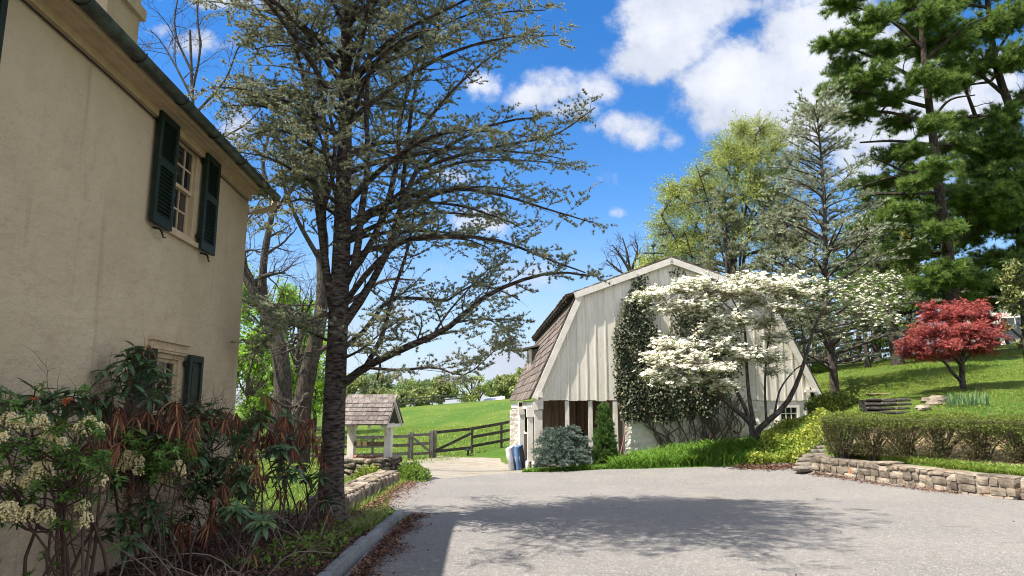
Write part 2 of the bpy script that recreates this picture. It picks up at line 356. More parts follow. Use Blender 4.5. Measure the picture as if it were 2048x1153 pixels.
def grass_mat():
    m, nt, b = new_mat('meadow_grass')
    a = noise(nt, .35, 5., .6); f = noise(nt, 9., 5., .7); g = noise(nt, 60., 3., .7)
    c = mixc(nt, ramp(nt, f, .3, .7), (.042, .098, .012), (.07, .135, .018))
    c = mixc(nt, ramp(nt, a, .45, .7), c, (.10, .145, .024))
    c = mixc(nt, ramp(nt, noise(nt, .12, 4., .6), .42, .62), c, mixc(nt, .45, c, (.17, .19, .03)))
    c = mixc(nt, ramp(nt, noise(nt, 2.2, 5., .7), .5, .72), c, mixc(nt, .6, c, (.03, .075, .01)))
    c = mixc(nt, ramp(nt, g, .35, .75), c, (.04, .085, .014))
    c = mixc(nt, ramp(nt, noise(nt, .9, 5., .65), .60, .74), c, (.24, .20, .09))
    nt.links.new(c, b.inputs['Base Color']); b.inputs['Roughness'].default_value = .9; b.inputs['Specular IOR Level'].default_value = .1
    bump(nt, b, noise(nt, 35., 6., .75), .9, .05); return m
M_GRASS = grass_mat()
struct(mb.build('ground', M_GRASS, loc=(0, 0, 0), smooth=True), 'rolling green meadow and lawn under the whole place', 'ground')
def sheet(name, poly, off, sp, mat, label, rag=0.):
    poly = np.asarray(poly, float); o = []
    for k in range(len(poly)):
        a, b = poly[k], poly[(k+1) % len(poly)]; n = max(1, int(np.linalg.norm(b-a)/sp))
        for t in range(n): o.append(a + (b-a)*t/n + (rng.normal(0, rag, 2) if rag else 0))
    o = np.array(o); x0, y0 = o.min(0); x1, y1 = o.max(0)
    A, B = np.meshgrid(np.arange(x0, x1, sp), np.arange(y0, y1, sp), indexing='ij'); A = A.ravel(); B = B.ravel()
    k = inpoly(A, B, o); pts = [Vector(p) for p in o] + [Vector((p, q)) for p, q in zip(A[k], B[k])]
    vs_, _, fs, *_ = mgeo.delaunay_2d_cdt(pts, [], [list(range(len(o)))], 1, 1e-4)
    vs_ = np.array([tuple(v) for v in vs_]); z = H(vs_[:, 0], vs_[:, 1]) - terrace(vs_[:, 0], vs_[:, 1]) + off
    mb = MB(); mb.add(np.column_stack([vs_, z]), [f for f in fs if len(f) == 3]); return struct(mb.build(name, mat, loc=(0, 0, 0), smooth=True), label, name)
def sheet_t(name, poly, off, sp, mat, label):
    o = sheet(name, poly, off, sp, mat, label); n = len(o.data.vertices); c = np.empty(n*3, 'f'); o.data.vertices.foreach_get('co', c); c = c.reshape(-1, 3).astype(float); c[:, 2] = H(c[:, 0], c[:, 1]) + off; o.data.vertices.foreach_set('co', c.astype('f').ravel()); return o
def asphalt():
    m, nt, b = new_mat('asphalt')
    a = noise(nt, .55, 5., .6); f = noise(nt, 85., 4., .8); sp = noise(nt, 48., 2., .6)
    c = mixc(nt, ramp(nt, f, .40, .62), (.09, .088, .084), (.215, .21, .201))
    c = mixc(nt, ramp(nt, sp, .62, .70), c, (.42, .40, .36))
    c = mixc(nt, ramp(nt, a, .4, .68), c, (.19, .181, .166))
    c = mixc(nt, ramp(nt, noise(nt, 2.3, 6., .7), .58, .8), c, (.12, .113, .105))
    c = mixc(nt, ramp(nt, noise(nt, 5., 2., .5, stretch=(.12, 1.3, 1)), .66, .7), c, (.11, .103, .095))
    vo = nt.nodes.new('ShaderNodeTexVoronoi'); vo.inputs['Scale'].default_value = 95.; nt.links.new(nt.nodes.new('ShaderNodeNewGeometry').outputs['Position'], vo.inputs['Vector']); sv = nt.nodes.new('ShaderNodeSeparateColor'); nt.links.new(vo.outputs['Color'], sv.inputs[0])
    c = mixc(nt, ramp(nt, sv.outputs[0], .0, .4), (.11, .107, .10), c); c = mixc(nt, ramp(nt, sv.outputs[1], .82, .97), c, (.34, .33, .31))
    c = mixc(nt, ramp(nt, noise(nt, .9, 5., .6, stretch=(1, .25, 1)), .55, .75), c, mixc(nt, .7, c, (.21, .185, .155)))
    c = mixc(nt, ramp(nt, noise(nt, 11., 4., .7), .35, .7), c, mixc(nt, .55, c, (.12, .11, .10)))
    nt.links.new(c, b.inputs['Base Color']); b.inputs['Roughness'].default_value = .88; b.inputs['Specular IOR Level'].default_value = .25
    bump(nt, b, f, .55, .006); return m
sheet('driveway', DRIVE, .012, .5, asphalt(), 'grey sunlit asphalt drive with tree shadows lying across it', .03)
def gravel():
    m, nt, b = new_mat('old_concrete')
    f = noise(nt, 40., 5., .7); a = noise(nt, .8, 6., .65); cr = noise(nt, 1.6, 7., .6, stretch=(.5, 2.2, 1))
    c = mixc(nt, ramp(nt, f, .3, .7), (.18, .16, .135), (.26, .235, .20))
    c = mixc(nt, ramp(nt, a, .5, .72), c, (.17, .13, .085))
    l = nt.nodes.new('ShaderNodeMath'); l.operation = 'ABSOLUTE'; s_ = nt.nodes.new('ShaderNodeMath'); s_.operation = 'SUBTRACT'; s_.inputs[1].default_value = .5
    nt.links.new(cr, s_.inputs[0]); nt.links.new(s_.outputs[0], l.inputs[0])
    c = mixc(nt, ramp(nt, l.outputs[0], .02, .004), c, (.09, .1, .03))
    c = mixc(nt, ramp(nt, noise(nt, 3.1, 5., .7), .64, .72), c, (.2, .22, .05))
    nt.links.new(c, b.inputs['Base Color']); b.inputs['Roughness'].default_value = .92; bump(nt, b, f, .6, .02); return m
sheet('path', GRAVEL, .006, .5, gravel(), 'cracked weathered concrete lane running past the barn to the gate', .05)
M_MULCH = surf('mulch', (.030, .018, .012), (.075, .045, .03), 40., c3=(.10, .06, .04), s3=14., rough=.95, bs=1., bscale=60., bdist=.04)
sheet('flower_bed', BED, .01, .4, M_MULCH, 'dark mulched bed between the house wall and the granite kerb', .03)

M_SOIL = surf('bare_soil', (.20, .14, .085), (.31, .23, .14), 14., c3=(.12, .13, .03), s3=3., lo3=.52, hi3=.66, rough=.95, bs=.8, bscale=40., bdist=.03)
nrm_ = lambda k: np.array([-(WALL[k+1]-WALL[k])[1], (WALL[k+1]-WALL[k])[0]])/np.linalg.norm(WALL[k+1]-WALL[k])
sheet_t('soil', [tuple(WALL[k]+nrm_(min(k, 4))*.62) for k in range(6)] + [tuple(WALL[k]+nrm_(min(k, 4))*2.5) for k in range(5, -1, -1)], .02, .25, M_SOIL, 'bare tan soil under the clipped hedge')
# ================================================================ stucco house on the left
class Fr:
    """local frame: u along ex, w along ey, z up"""
    def __init__(s, o, ex, ey): s.o = np.asarray(o, float); s.ex = norm(ex); s.ey = norm(ey)
    def p(s, u, w, z): return np.array([s.o[0] + s.ex[0]*u + s.ey[0]*w, s.o[1] + s.ex[1]*u + s.ey[1]*w, z])
    def box(s, mb, u0, u1, w0, w1, z0, z1, a=.5, m=0):
        o = s.p(u0, w0, z0); mb.obox(o, s.p(u1, w0, z0)-o, s.p(u0, w1, z0)-o, [0, 0, z1-z0], a, m)
    def quad(s, mb, pts, a=.5, m=0): mb.add([s.p(*q) for q in pts], [(0, 1, 2, 3)], a, m)
    def uz(s, px, py, w=0.):
        n = np.array([s.ey[0], s.ey[1], 0]); q = on_plane(px, py, s.p(0, w, 0), n); d = q[:2]-s.o[:2]; return float(d @ s.ex[:2]), float(q[2])
def stucco():
    m, nt, b = new_mat('stucco'); big = noise(nt, .9, 6., .6); mid = noise(nt, 4., 7., .65); fine = noise(nt, 55., 4., .7); st = noise(nt, 5., 5., .65, stretch=(1, 1, .07)); cr = noise(nt, .75, 9., .6)
    c = mixc(nt, ramp(nt, big, .35, .68), (.44, .355, .238), (.495, .405, .28)); c = mixc(nt, ramp(nt, mid, .5, .75), c, (.405, .32, .225))
    c = mixc(nt, ramp(nt, st, .58, .72), c, (.385, .30, .21)); l = nt.nodes.new('ShaderNodeMath'); l.operation = 'ABSOLUTE'; s_ = nt.nodes.new('ShaderNodeMath'); s_.operation = 'SUBTRACT'; s_.inputs[1].default_value = .46
    nt.links.new(cr, s_.inputs[0]); nt.links.new(s_.outputs[0], l.inputs[0]); c = mixc(nt, ramp(nt, l.outputs[0], .0018, .0004), c, (.36, .28, .195))
    nt.links.new(c, b.inputs['Base Color']); b.inputs['Roughness'].default_value = .93; b.inputs['Specular IOR Level'].default_value = .15
    a = nt.nodes.new('ShaderNodeMath'); a.operation = 'MULTIPLY_ADD'; a.inputs[1].default_value = .05; nt.links.new(fine, a.inputs[0]); nt.links.new(noise(nt, 3.2, 6., .62, stretch=(1, 1, 1.7)), a.inputs[2]); bump(nt, b, a.outputs[0], .6, .07); return m
M_STUCCO = stucco()
M_TRIM = surf('tan_trim', (.42, .32, .20), (.50, .385, .25), 5., rough=.6)
M_GREEN = surf('green_paint', (.009, .019, .013), (.015, .028, .020), 8., rough=.55, spec=.2)
M_COPPER = surf('weathered_gutter', (.035, .042, .037), (.075, .10, .082), 7., c3=(.035, .032, .027), s3=3., rough=.5, metal=.4)
M_GLASS = surf('window_glass', (.012, .014, .016), (.02, .022, .024), 2., rough=.04, spec=.9)
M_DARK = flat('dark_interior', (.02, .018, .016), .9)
M_IRON = flat('black_iron', (.012, .012, .012), .5)
M_SHINGLE = surf('house_shingles', (.09, .075, .065), (.14, .12, .10), 12., rough=.9)
HC = at(484, 600, 10.4)
hd = np.array([-.0497, .9988])
HF = Fr((HC[0], HC[1], 0), (hd[0], hd[1]), (hd[1], -hd[0]))     # u along the wall away from the camera (0 at far corner), w outward
EAVE = 4.93
house = thing('stucco_house', 'cream stucco house with green shutters beside the drive', 'house', tuple(HF.p(-6, -3, 0)))
def hpx(px, py, w=0.):
    n = np.array([HF.ey[0], HF.ey[1], 0]); q = on_plane(px, py, HF.p(0, w, 0), n); return float((q[:2]-HF.o[:2]) @ HF.ex[:2]), float(q[2])
# openings on the wall plane (u0, u1, z0, z1)
uA, _ = hpx(338, 440); uB, _ = hpx(394, 400); _, zT = hpx(352, 246); _, zB = hpx(345, 462)
UP = (uA-.10, uB, zB, min(zT, EAVE-.06))
lA, z2 = hpx(303, 703); lB, z2b = hpx(363, 711)
LO = (lA-.02, lB+.03, z2-1.35, (z2+z2b)/2)
U0 = -14.
us = sorted({U0, 0, UP[0], UP[1], LO[0], LO[1]}); zs = sorted({-.4, EAVE+.1, UP[2], UP[3], LO[2], LO[3]})
mb = MB()
for a_, b_ in zip(us[:-1], us[1:]):
    for c_, d_ in zip(zs[:-1], zs[1:]):
        mu, mz = (a_+b_)/2, (c_+d_)/2
        if any(o[0] < mu < o[1] and o[2] < mz < o[3] for o in (UP, LO)): continue
        HF.quad(mb, [(a_, 0, c_), (b_, 0, c_), (b_, 0, d_), (a_, 0, d_)])
for o in (UP, LO):
    dp = -.11
    HF.quad(mb, [(o[0], 0, o[2]), (o[0], 0, o[3]), (o[0], dp, o[3]), (o[0], dp, o[2])]); HF.quad(mb, [(o[1], 0, o[2]), (o[1], dp, o[2]), (o[1], dp, o[3]), (o[1], 0, o[3])])
    HF.quad(mb, [(o[0], 0, o[3]), (o[1], 0, o[3]), (o[1], dp, o[3]), (o[0], dp, o[3])]); HF.quad(mb, [(o[0], 0, o[2]), (o[0], dp, o[2]), (o[1], dp, o[2]), (o[1], 0, o[2])])
DEP = 7.0; RZ = EAVE + .1 + 2.5
for u_ in (0, U0):
    HF.quad(mb, [(u_, 0, -.4), (u_, -DEP, -.4), (u_, -DEP, EAVE+.1), (u_, 0, EAVE+.1)])
    mb.add([HF.p(u_, 0, EAVE+.1), HF.p(u_, -DEP, EAVE+.1), HF.p(u_, -DEP/2, RZ-.1)], [(0, 1, 2)])
HF.quad(mb, [(0, -DEP, -.4), (U0, -DEP, -.4), (U0, -DEP, EAVE+.1), (0, -DEP, EAVE+.1)])
mb.build('wall', M_STUCCO, house)
mb = MB(); OV = .27
for sg in (0, 1):
    w_e = OV if sg == 0 else -DEP-OV; e = -.10
    o = HF.p(U0-.1, w_e, EAVE+.06); mb.obox(o, HF.p(.02, w_e, EAVE+.06)-o, HF.p(U0-.1, -DEP/2, RZ)-o, [0, 0, .07])
mb.build('roof', M_SHINGLE, house)
mb = MB(); HF.box(mb, U0, .0, .0, OV, EAVE-.06, EAVE-.02); HF.box(mb, U0, .012, OV, OV+.025, EAVE-.09, EAVE+.06); HF.box(mb, U0, .0, .002, .05, EAVE-.14, EAVE-.06); HF.box(mb, U0, .0, OV-.09, OV-.075, EAVE-.075, EAVE-.06)
mb.build('soffit', M_TRIM, house)
mb = MB(); gu = np.linspace(U0, .20, 60); gz = EAVE - .02; th = np.linspace(math.pi, 2*math.pi, 9); r_ = .072
for thk in (0, 1):
    rr = r_ - .008*thk
    V = np.array([[HF.p(u_, OV+.10+rr*math.cos(t), gz+rr*math.sin(t)) for t in th] for u_ in gu]).reshape(-1, 3)
    mb.add(V, [(a_*9+b_, (a_+1)*9+b_, (a_+1)*9+b_+1, a_*9+b_+1) for a_ in range(59) for b_ in range(8)])
ring = [HF.p(.20, OV+.10+r_*math.cos(t), gz+r_*math.sin(t)) for t in th]; mb.add(ring + [HF.p(.2, OV+.10, gz)], [(9, k, k+1) for k in range(8)])
gut = mb.build('gutter', M_COPPER, house, smooth=True)
for u_ in np.arange(-.55, -9, -.95):
    mb = MB(); mb.tubes([[HF.p(u_, OV+.10+(r_+.004)*math.cos(t), gz+(r_+.004)*math.sin(t)) for t in np.linspace(math.pi*.95, 2.05*math.pi, 10)]], [np.full(10, .008)], 5); mb.build('gutter_bracket', M_IRON, gut)
mb = MB()
P = resample([HF.p(.12, OV+.10, gz-.04), HF.p(.12, OV+.10, gz-.16), HF.p(.11, OV+.04, gz-.235), HF.p(.09, OV-.10, gz-.27), HF.p(.07, .04, gz-.31), HF.p(.06, -.02, gz-.34), HF.p(.055, -.08, gz-.5), HF.p(.055, -.08, -.1)], 40)
mb.tubes(P, np.full(40, .045), 10); mb.build('downspout', M_TRIM, house, smooth=True)
mb = MB(); up_ = at(250, 20, 8.6); cx0, cz0 = -5.62, 6.7
mb.box((-5.60, 8.45, 6.0), (.85, .8, 1.9), .05); mb.box((-5.60, 8.45, 7.02), (.97, .92, .16), .05); mb.box((-5.60, 8.45, 7.3), (.85, .8, .4), .05)
mb.build('chimney', M_STUCCO, house)
mb = MB(); P = resample([HF.p(-11, .012, EAVE-.16), HF.p(-6, .02, EAVE-.17), HF.p(-4, .022, EAVE-.165), HF.p(-3.1, .02, EAVE-.175), HF.p(-1.4, .02, EAVE-.165), HF.p(-.3, .015, EAVE-.18), HF.p(-.03, .012, EAVE-.16)], 60); mb.tubes(P, np.full(60, .009), 5)
mb.build('cable', M_IRON, house)
def sash_window(o, rows, cols, lintel, upper):
    u0, u1, z0, z1 = o; mb = MB(); t = .055
    for (a, b, c, d) in ((u0, u0+t, z0, z1), (u1-t, u1, z0, z1), (u0+t, u1-t, z1-t, z1), (u0+t, u1-t, z0, z0+t)): HF.box(mb, a, b, -.10, -.015, c, d)
    HF.box(mb, u0-.03, u1+.03, -.0, .05, z0-.06, z0)
    if lintel:
        HF.box(mb, u0-.06, u1+.06, .002, .03, z1, z1+.12); HF.box(mb, u0-.09, u1+.09, .002, .07, z1+.12, z1+.16); HF.box(mb, u0-.03, u1+.03, .03, .045, z1+.03, z1+.06)
    fr = mb.build('window_frame', M_TRIM, house)
    mb = MB(); zm = (z0+z1)/2
    for (za, zb, wd) in ((zm-.02, z1-t, -.05), (z0+t, zm+.02, -.085)):
        for (a, b, c, d) in ((u0+t, u0+t+.04, za, zb), (u1-t-.04, u1-t, za, zb), (u0+t+.04, u1-t-.04, za, za+.045), (u0+t+.04, u1-t-.04, zb-.045, zb)): HF.box(mb, a, b, wd-.03, wd, c, d)
        for k in range(1, cols):
            uu = u0+t+.04 + (u1-u0-2*t-.08)*k/cols; HF.box(mb, uu-.011, uu+.011, wd-.02, wd-.004, za+.045, zb-.045)
        for k in range(1, rows):
            zz = za + (zb-za)*k/rows; HF.box(mb, u0+t+.04, u1-t-.04, wd-.019, wd-.005, zz-.011, zz+.011)
    mb.build('sash', M_TRIM, fr)
    mb = MB(); HF.quad(mb, [(u0+t, -.066, zm), (u1-t, -.066, zm), (u1-t, -.066, z1-t), (u0+t, -.066, z1-t)]); HF.quad(mb, [(u0+t, -.101, z0+t), (u1-t, -.101, z0+t), (u1-t, -.101, zm), (u0+t, -.101, zm)]); mb.build('pane', M_GLASS, fr)
    if not upper:
        mb = MB()
        for k in range(3):
            uu = u0+t+.12+.16*k; HF.box(mb, uu, uu+.05, -.125, -.115, z0, z1)
        mb.build('curtain', flat('curtain_cloth', (.35, .32, .3)), fr)
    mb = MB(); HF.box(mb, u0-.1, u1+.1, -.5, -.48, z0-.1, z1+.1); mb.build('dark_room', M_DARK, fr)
sash_window(UP, 2, 3, False, True); sash_window(LO, 2, 3, True, False)
def shutter(u0, u1, z0, z1, louvre, w=.045):
    mb = MB(); s_ = .065; d = .042; zm = z0 + (z1-z0)*.56
    for (a, b, c, e) in ((u0, u0+s_, z0, z1), (u1-s_, u1, z0, z1), (u0+s_, u1-s_, z0, z0+.11), (u0+s_, u1-s_, z1-.08, z1), (u0+s_, u1-s_, zm-.045, zm+.045)): HF.box(mb, a, b, w, w+d, c, e)
    for (c, e) in ((z0+.11, zm-.045), (zm+.045, z1-.08)):
        if louvre:
            HF.box(mb, u0+s_, u1-s_, w+.0, w+.004, c, e)
            n = int((e-c)/.043)
            for k in range(n):
                zz = c + (k+.5)*(e-c)/n; o = HF.p(u0+s_, w+.004, zz+.018); mb.obox(o, HF.p(u1-s_, w+.004, zz+.018)-o, HF.p(u0+s_, w+.038, zz-.012)-o, [0, 0, .007])
        else:
            HF.box(mb, u0+s_, u1-s_, w+.006, w+.018, c, e); HF.box(mb, u0+s_+.05, u1-s_-.05, w+.018, w+.03, c+.06, e-.06)
    sh = mb.build('shutter', M_GREEN, house)
    for zz in (z0+.12, z1-.14): mb = MB(); HF.box(mb, u0-.03 if u0 > -2.0 else u1, u0 if u0 > -2.0 else u1+.03, w-.03, w+.02, zz, zz+.06); mb.build('hinge', M_IRON, sh)
    mb = MB(); um = u0 + (u1-u0)*.6
    P = resample([HF.p(um-.12, .02, z0-.03), HF.p(um-.13, .10, z0-.05), HF.p(um-.07, .10, z0-.09), HF.p(um+.05, .06, z0-.10), HF.p(um+.12, .05, z0-.085)], 14); mb.tubes(P, np.linspace(.014, .009, 14), 6); mb.build('shutter_dog', M_IRON, sh)
a0, _ = hpx(309, 330, .05); b0, _ = hpx(345, 340, .05); _, t0 = hpx(330, 225, .06); _, q0 = hpx(298, 440, .06)
a1, _ = hpx(398, 400, .05); b1, _ = hpx(422, 410, .05); _, q1 = hpx(400, 500, .06)
wS = (UP[1]-UP[0])*.56
shutter(UP[0]-wS-.0, UP[0]-.0, UP[2]-.06, UP[3]-.01, True); shutter(UP[1]+.03, UP[1]+.03+wS, UP[2]-.06, UP[3]-.01, True)
shutter(LO[0]-.44, LO[0]-.02, LO[2]-.03, LO[3]+.02, False); shutter(LO[1]+.03, LO[1]+.45, LO[2]-.03, LO[3]+.02, False)
uL, _ = hpx(3, 30, .05); shutter(uL-.45, uL, UP[2]-.06, UP[3]-.01, True)
# ================================================================ white gambrel barn
M_WHITE = surf('white_boards', (.63, .585, .50), (.71, .67, .58), 3., c3=(.55, .49, .40), s3=9., lo3=.68, hi3=.85, rough=.75, bs=.25, bscale=30., bdist=.006, stretch=(5, 5, .6), var=.07)
def weather(m):
    # mildew specks and peeling scabs on the old paint
    nt = m.node_tree; b = nt.nodes['Principled BSDF']; src = b.inputs['Base Color'].links[0].from_socket
    c = mixc(nt, ramp(nt, noise(nt, 26., 5., .75), .60, .70), src, (.30, .28, .24)); c = mixc(nt, ramp(nt, noise(nt, 7., 5., .7, stretch=(2, 2, .25)), .62, .72), c, (.42, .38, .31)); nt.links.new(c, b.inputs['Base Color'])
weather(M_WHITE)
M_WTRIM = surf('white_trim', (.58, .545, .475), (.68, .645, .575), 4., c3=(.5, .46, .4), s3=7., lo3=.66, hi3=.8, rough=.7)
M_WSTONE = surf('whitewashed_stone', (.54, .51, .45), (.66, .63, .57), 2.6, c3=(.40, .39, .35), s3=5., lo3=.6, hi3=.78, rough=.9, bs=.7, bscale=4., bdist=.12)
M_ROOF = surf('wood_shingles', (.10, .08, .068), (.175, .142, .12), 14., rough=.9, var=.45, bs=.3, bscale=60., bdist=.01)
M_ROOFG = surf('grey_wood_shingles', (.105, .09, .082), (.175, .15, .135), 16., rough=.9, var=.35, bs=.3, bscale=60., bdist=.01)
M_BROWN = surf('barn_interior_boards', (.16, .115, .08), (.25, .185, .135), 3., stretch=(6, 6, .4), rough=.9)
bo = at(1085, 803, 22.5)
BH = -.047
BF = Fr((bo[0], bo[1], 0), (math.cos(BH), -math.sin(BH)*-1*-1, 0)[:2] if False else (.9989, .047), (-.047, .9989))
barn = thing('barn', 'white board and batten gambrel barn with brown shingle roof and whitewashed stone base', 'barn', tuple(BF.p(4, 0, -.4)))
B = lambda px, py, w=0.: BF.uz(px, py, w)
ZS = B(1300, 801)[1]                                  # bottom of the boards
PK = B(1341, 517); LB = B(1157, 584); RB = B(1533, 586); LE = B(1064, 795); RE = B(1641, 792)
L = 15.0
def zroof(u):
    for a, b in ((LE, LB), (LB, PK), (PK, RB), (RB, RE)):
        if a[0] <= u <= b[0]: return a[1] + (b[1]-a[1])*(u-a[0])/(b[0]-a[0])
    return ZS
uS0 = B(1081, 803)[0]; uS1 = B(1622, 800)[0]
# boards: separate widths and battens, one wall part
mb = MB(); u = uS0; k = 0
while u < uS1:
    wd = min(.28 + .06*rng.random(), uS1-u); zz = ZS + rng.normal(0, .008); off = rng.normal(0, .004); a_ = rng.random()
    za, zb = zroof(u)-.06, zroof(u+wd)-.06
    if wd > .05 and min(za, zb) > zz + .05:
        pts = [(u+.004, zz), (u+wd-.004, zz), (u+wd-.004, zb)] + ([(PK[0], PK[1]-.06)] if u < PK[0] < u+wd else []) + [(u+.004, za)]
        mb.prism([BF.p(x, off, z) for x, z in pts], BF.p(0, .03, 0)-BF.p(0, 0, 0), a_)
        BF.box(mb, u-.022, u+.022, -.018, -.002, zz+.01, za-.02, rng.random()); k += 1
    u += wd
mb.build('board_wall', M_WHITE, barn)
mb = MB()                                              # rake boards
def rake(a, b, w=.24, w0=-.14, w1=-.06):
    d = norm(np.array([b[0]-a[0], b[1]-a[1]])); n_ = np.array([d[1], -d[0]]); 
    q = [np.array(a), np.array(b), np.array(b)+n_*w, np.array(a)+n_*w]
    o = [BF.p(x[0], w0, x[1]) for x in q]; mb.prism(o, BF.p(0, w1, 0)-BF.p(0, w0, 0), rng.random())
rake(LE, (LB[0], LB[1]), .19); rake((LB[0]-.18, LB[1]-.045), PK, .20, -.16, -.07); rake(PK, (RB[0]+.2, RB[1]-.06), .20, -.16, -.07); rake(RB, RE, .19)
BF.box(mb, LE[0]+.17, LE[0]+.33, -.16, -.02, LE[1]+.0, LE[1]+.17); BF.box(mb, RE[0]-.55, RE[0]-.2, -.16, -.02, RE[1]+.12, RE[1]+.2)
mb.build('rake_board', M_WTRIM, barn)
def shingle_slope(mb, a, b, w0, w1, course=.34, wid=.26, thick=.025, flip=1):
    """a = lower edge (u,z), b = upper edge (u,z); overlapped courses of single shingles"""
    a = np.array(a); b = np.array(b); ln = np.linalg.norm(b-a); d = (b-a)/ln; nn = np.array([-d[1], d[0]])*flip; nc = int(math.ceil(ln/course))
    mb.obox(BF.p(a[0], w0, a[1]), BF.p(b[0], w0, b[1])-BF.p(a[0], w0, a[1]), BF.p(0, w1, 0)-BF.p(0, w0, 0), BF.p(nn[0]*.02, 0, nn[1]*.02)-BF.p(0, 0, 0), .2)
    for c in range(nc):
        s0 = c*course - .02; s1 = min(s0+course+.10, ln); w = w0 - rng.random()*wid
        while w < w1:
            ww = wid*(.6+.8*rng.random()); x0 = max(w, w0); x1 = min(w+ww-.012, w1)
            if x1 > x0 + .03:
                l0 = .045 + rng.random()*.02; jit = rng.normal(0, .014)
                p0 = a + d*(s0+jit) + nn*l0; p1 = a + d*s1 + nn*.022
                o = BF.p(p0[0], x0, p0[1]); mb.obox(o, BF.p(p1[0], x0, p1[1])-o, BF.p(0, x1, 0)-BF.p(0, x0, 0), BF.p(nn[0]*thick, 0, nn[1]*thick)-BF.p(0, 0, 0), rng.random())
            w += ww
mb = MB()
LEo = (LE[0]-.04, LE[1]-.06)
shingle_slope(mb, LEo, LB, -.06, L, flip=1)
up0 = (LB[0]-.42, LB[1]-.17)
shingle_slope(mb, up0, PK, -.12, L, flip=1)
shingle_slope(mb, (RB[0]+.3, RB[1]-.12), PK, -.12, L, flip=-1, course=.5, wid=.6)
shingle_slope(mb, (RE[0]+.06, RE[1]-.06), RB, -.06, L, flip=-1, course=.5, wid=.6)
roof = mb.build('roof', M_ROOF, barn)
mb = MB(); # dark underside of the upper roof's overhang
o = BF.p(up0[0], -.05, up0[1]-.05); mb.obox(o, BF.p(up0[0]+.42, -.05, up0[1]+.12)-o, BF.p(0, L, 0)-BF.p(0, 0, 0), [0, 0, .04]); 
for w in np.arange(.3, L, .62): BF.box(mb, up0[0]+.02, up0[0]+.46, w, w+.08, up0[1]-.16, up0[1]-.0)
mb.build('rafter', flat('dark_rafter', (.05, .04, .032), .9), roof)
# dormer near the back, on the lower left slope
sl = np.array([LB[0]-LE[0], LB[1]-LE[1]]); dw = 8.2
def onslope(t, off=0.): return LE[0]+sl[0]*t - off, LE[1]+sl[1]*t
mb = MB(); mt = MB(); mc = MB()
ud, zd = onslope(.33); zt_ = zd + 1.05; ue = LE[0] + sl[0]*(zt_+.15-LE[1])/sl[1]
BF.box(mt, ud-.02, ud+.10, dw-.02, dw+.10, zd-.05, zt_); BF.box(mt, ud-.02, ud+.1, dw+1.3, dw+1.42, zd-.05, zt_); BF.box(mt, ud-.02, ud+.08, dw+.1, dw+1.3, zt_-.14, zt_); BF.box(mt, ud-.02, ud+.08, dw+.1, dw+1.3, zd-.05, zd+.08)
mb_ = MB(); BF.box(mb_, ud+.03, ud+.05, dw+.1, dw+1.3, zd+.08, zt_-.14)
for k in range(5):
    z0_ = zd + k*.21; u1_ = LE[0]+sl[0]*(z0_+.2-LE[1])/sl[1]
    BF.box(mc, ud+.10, u1_+.05, dw-.01-.02*(k % 2), dw+.03, z0_, z0_+.2, rng.random()); BF.box(mc, ud+.10, u1_+.05, dw+1.38, dw+1.42, z0_, z0_+.2, rng.random())
o = BF.p(ud-.30, dw-.2, zt_-.02); mc.obox(o, BF.p(ue+.25, dw-.2, zt_+.2)-o, BF.p(0, 1.8, 0)-BF.p(0, 0, 0), [0, 0, .07], .4)
dm = mc.build('dormer', M_ROOFG, barn); mt.build('corner_board', M_WTRIM, dm); mb_.build('pane', M_GLASS, dm)
# stone base
uB0 = B(1250, 850)[0]; WIN = B(1395+172, 0)[0]
wx0, wz1 = B(1561, 815); wx1, wz0 = B(1595, 839)
mb = MB(); g0 = -1.2
def wallpanel(u0, u1, z0, z1, w0=.02, w1=.45): BF.box(mb, u0, u1, w0, w1, z0, z1)
uR = uS1 - .12
def stonewall(mb, u0, u1, z0, z1, w, hole=None, cell=.11):
    nu = int((u1-u0)/cell)+1; nz = int((z1-z0)/cell)+1; A, Bz = np.meshgrid(np.linspace(u0, u1, nu), np.linspace(z0, z1, nz), indexing='ij')
    dsp = np.zeros_like(A)
    zc = z0
    while zc < z1:
        hh = .16 + .16*rng.random(); uc = u0 - rng.random()*.4
        while uc < u1:
            ww = .25 + .4*rng.random(); r = np.maximum(np.abs(A-uc-ww/2)/(ww/2), np.abs(Bz-zc-hh/2)/(hh/2)); dsp = np.maximum(dsp, np.where(r < 1, (.3+.7*rng.random())*.03*(1-r**3), 0)); uc += ww
        zc += hh
    dsp += rng.normal(0, .005, A.shape)
    if hole is not None: dsp = np.where((A > hole[0]-.1) & (A < hole[1]+.1) & (Bz > hole[2]-.1) & (Bz < hole[3]+.1), 0, dsp)
    V = np.array([BF.p(a, w-d, z) for a, z, d in zip(A.ravel(), Bz.ravel(), dsp.ravel())])
    i, j = np.meshgrid(np.arange(nu-1), np.arange(nz-1), indexing='ij'); q = np.stack([i*nz+j, (i+1)*nz+j, (i+1)*nz+j+1, i*nz+j+1], -1).reshape(-1, 4)
    if hole is not None:
        mu = (A[:-1, :-1]+cell/2).ravel(); mz = (Bz[:-1, :-1]+cell/2).ravel(); q = q[~((mu > hole[0]) & (mu < hole[1]) & (mz > hole[2]) & (mz < hole[3]))]
    mb.add(V, q)
stonewall(mb, uB0, uR, g0, ZS+.03, .06, (wx0-.02, wx1+.02, wz0-.02, wz1+.02), .07)
BF.box(mb, uB0+.01, wx0-.09, .10, .5, g0, ZS+.02); BF.box(mb, wx1+.09, uR-.01, .10, .5, g0, ZS+.02)
BF.box(mb, uR-.5, uR, .5, L, g0, ZS+.02); BF.box(mb, 0.2, uR-.5, L-.5, L-.02, g0, ZS+.02)
mb.build('stone_wall', M_WSTONE, barn)
mb = MB(); t = .055
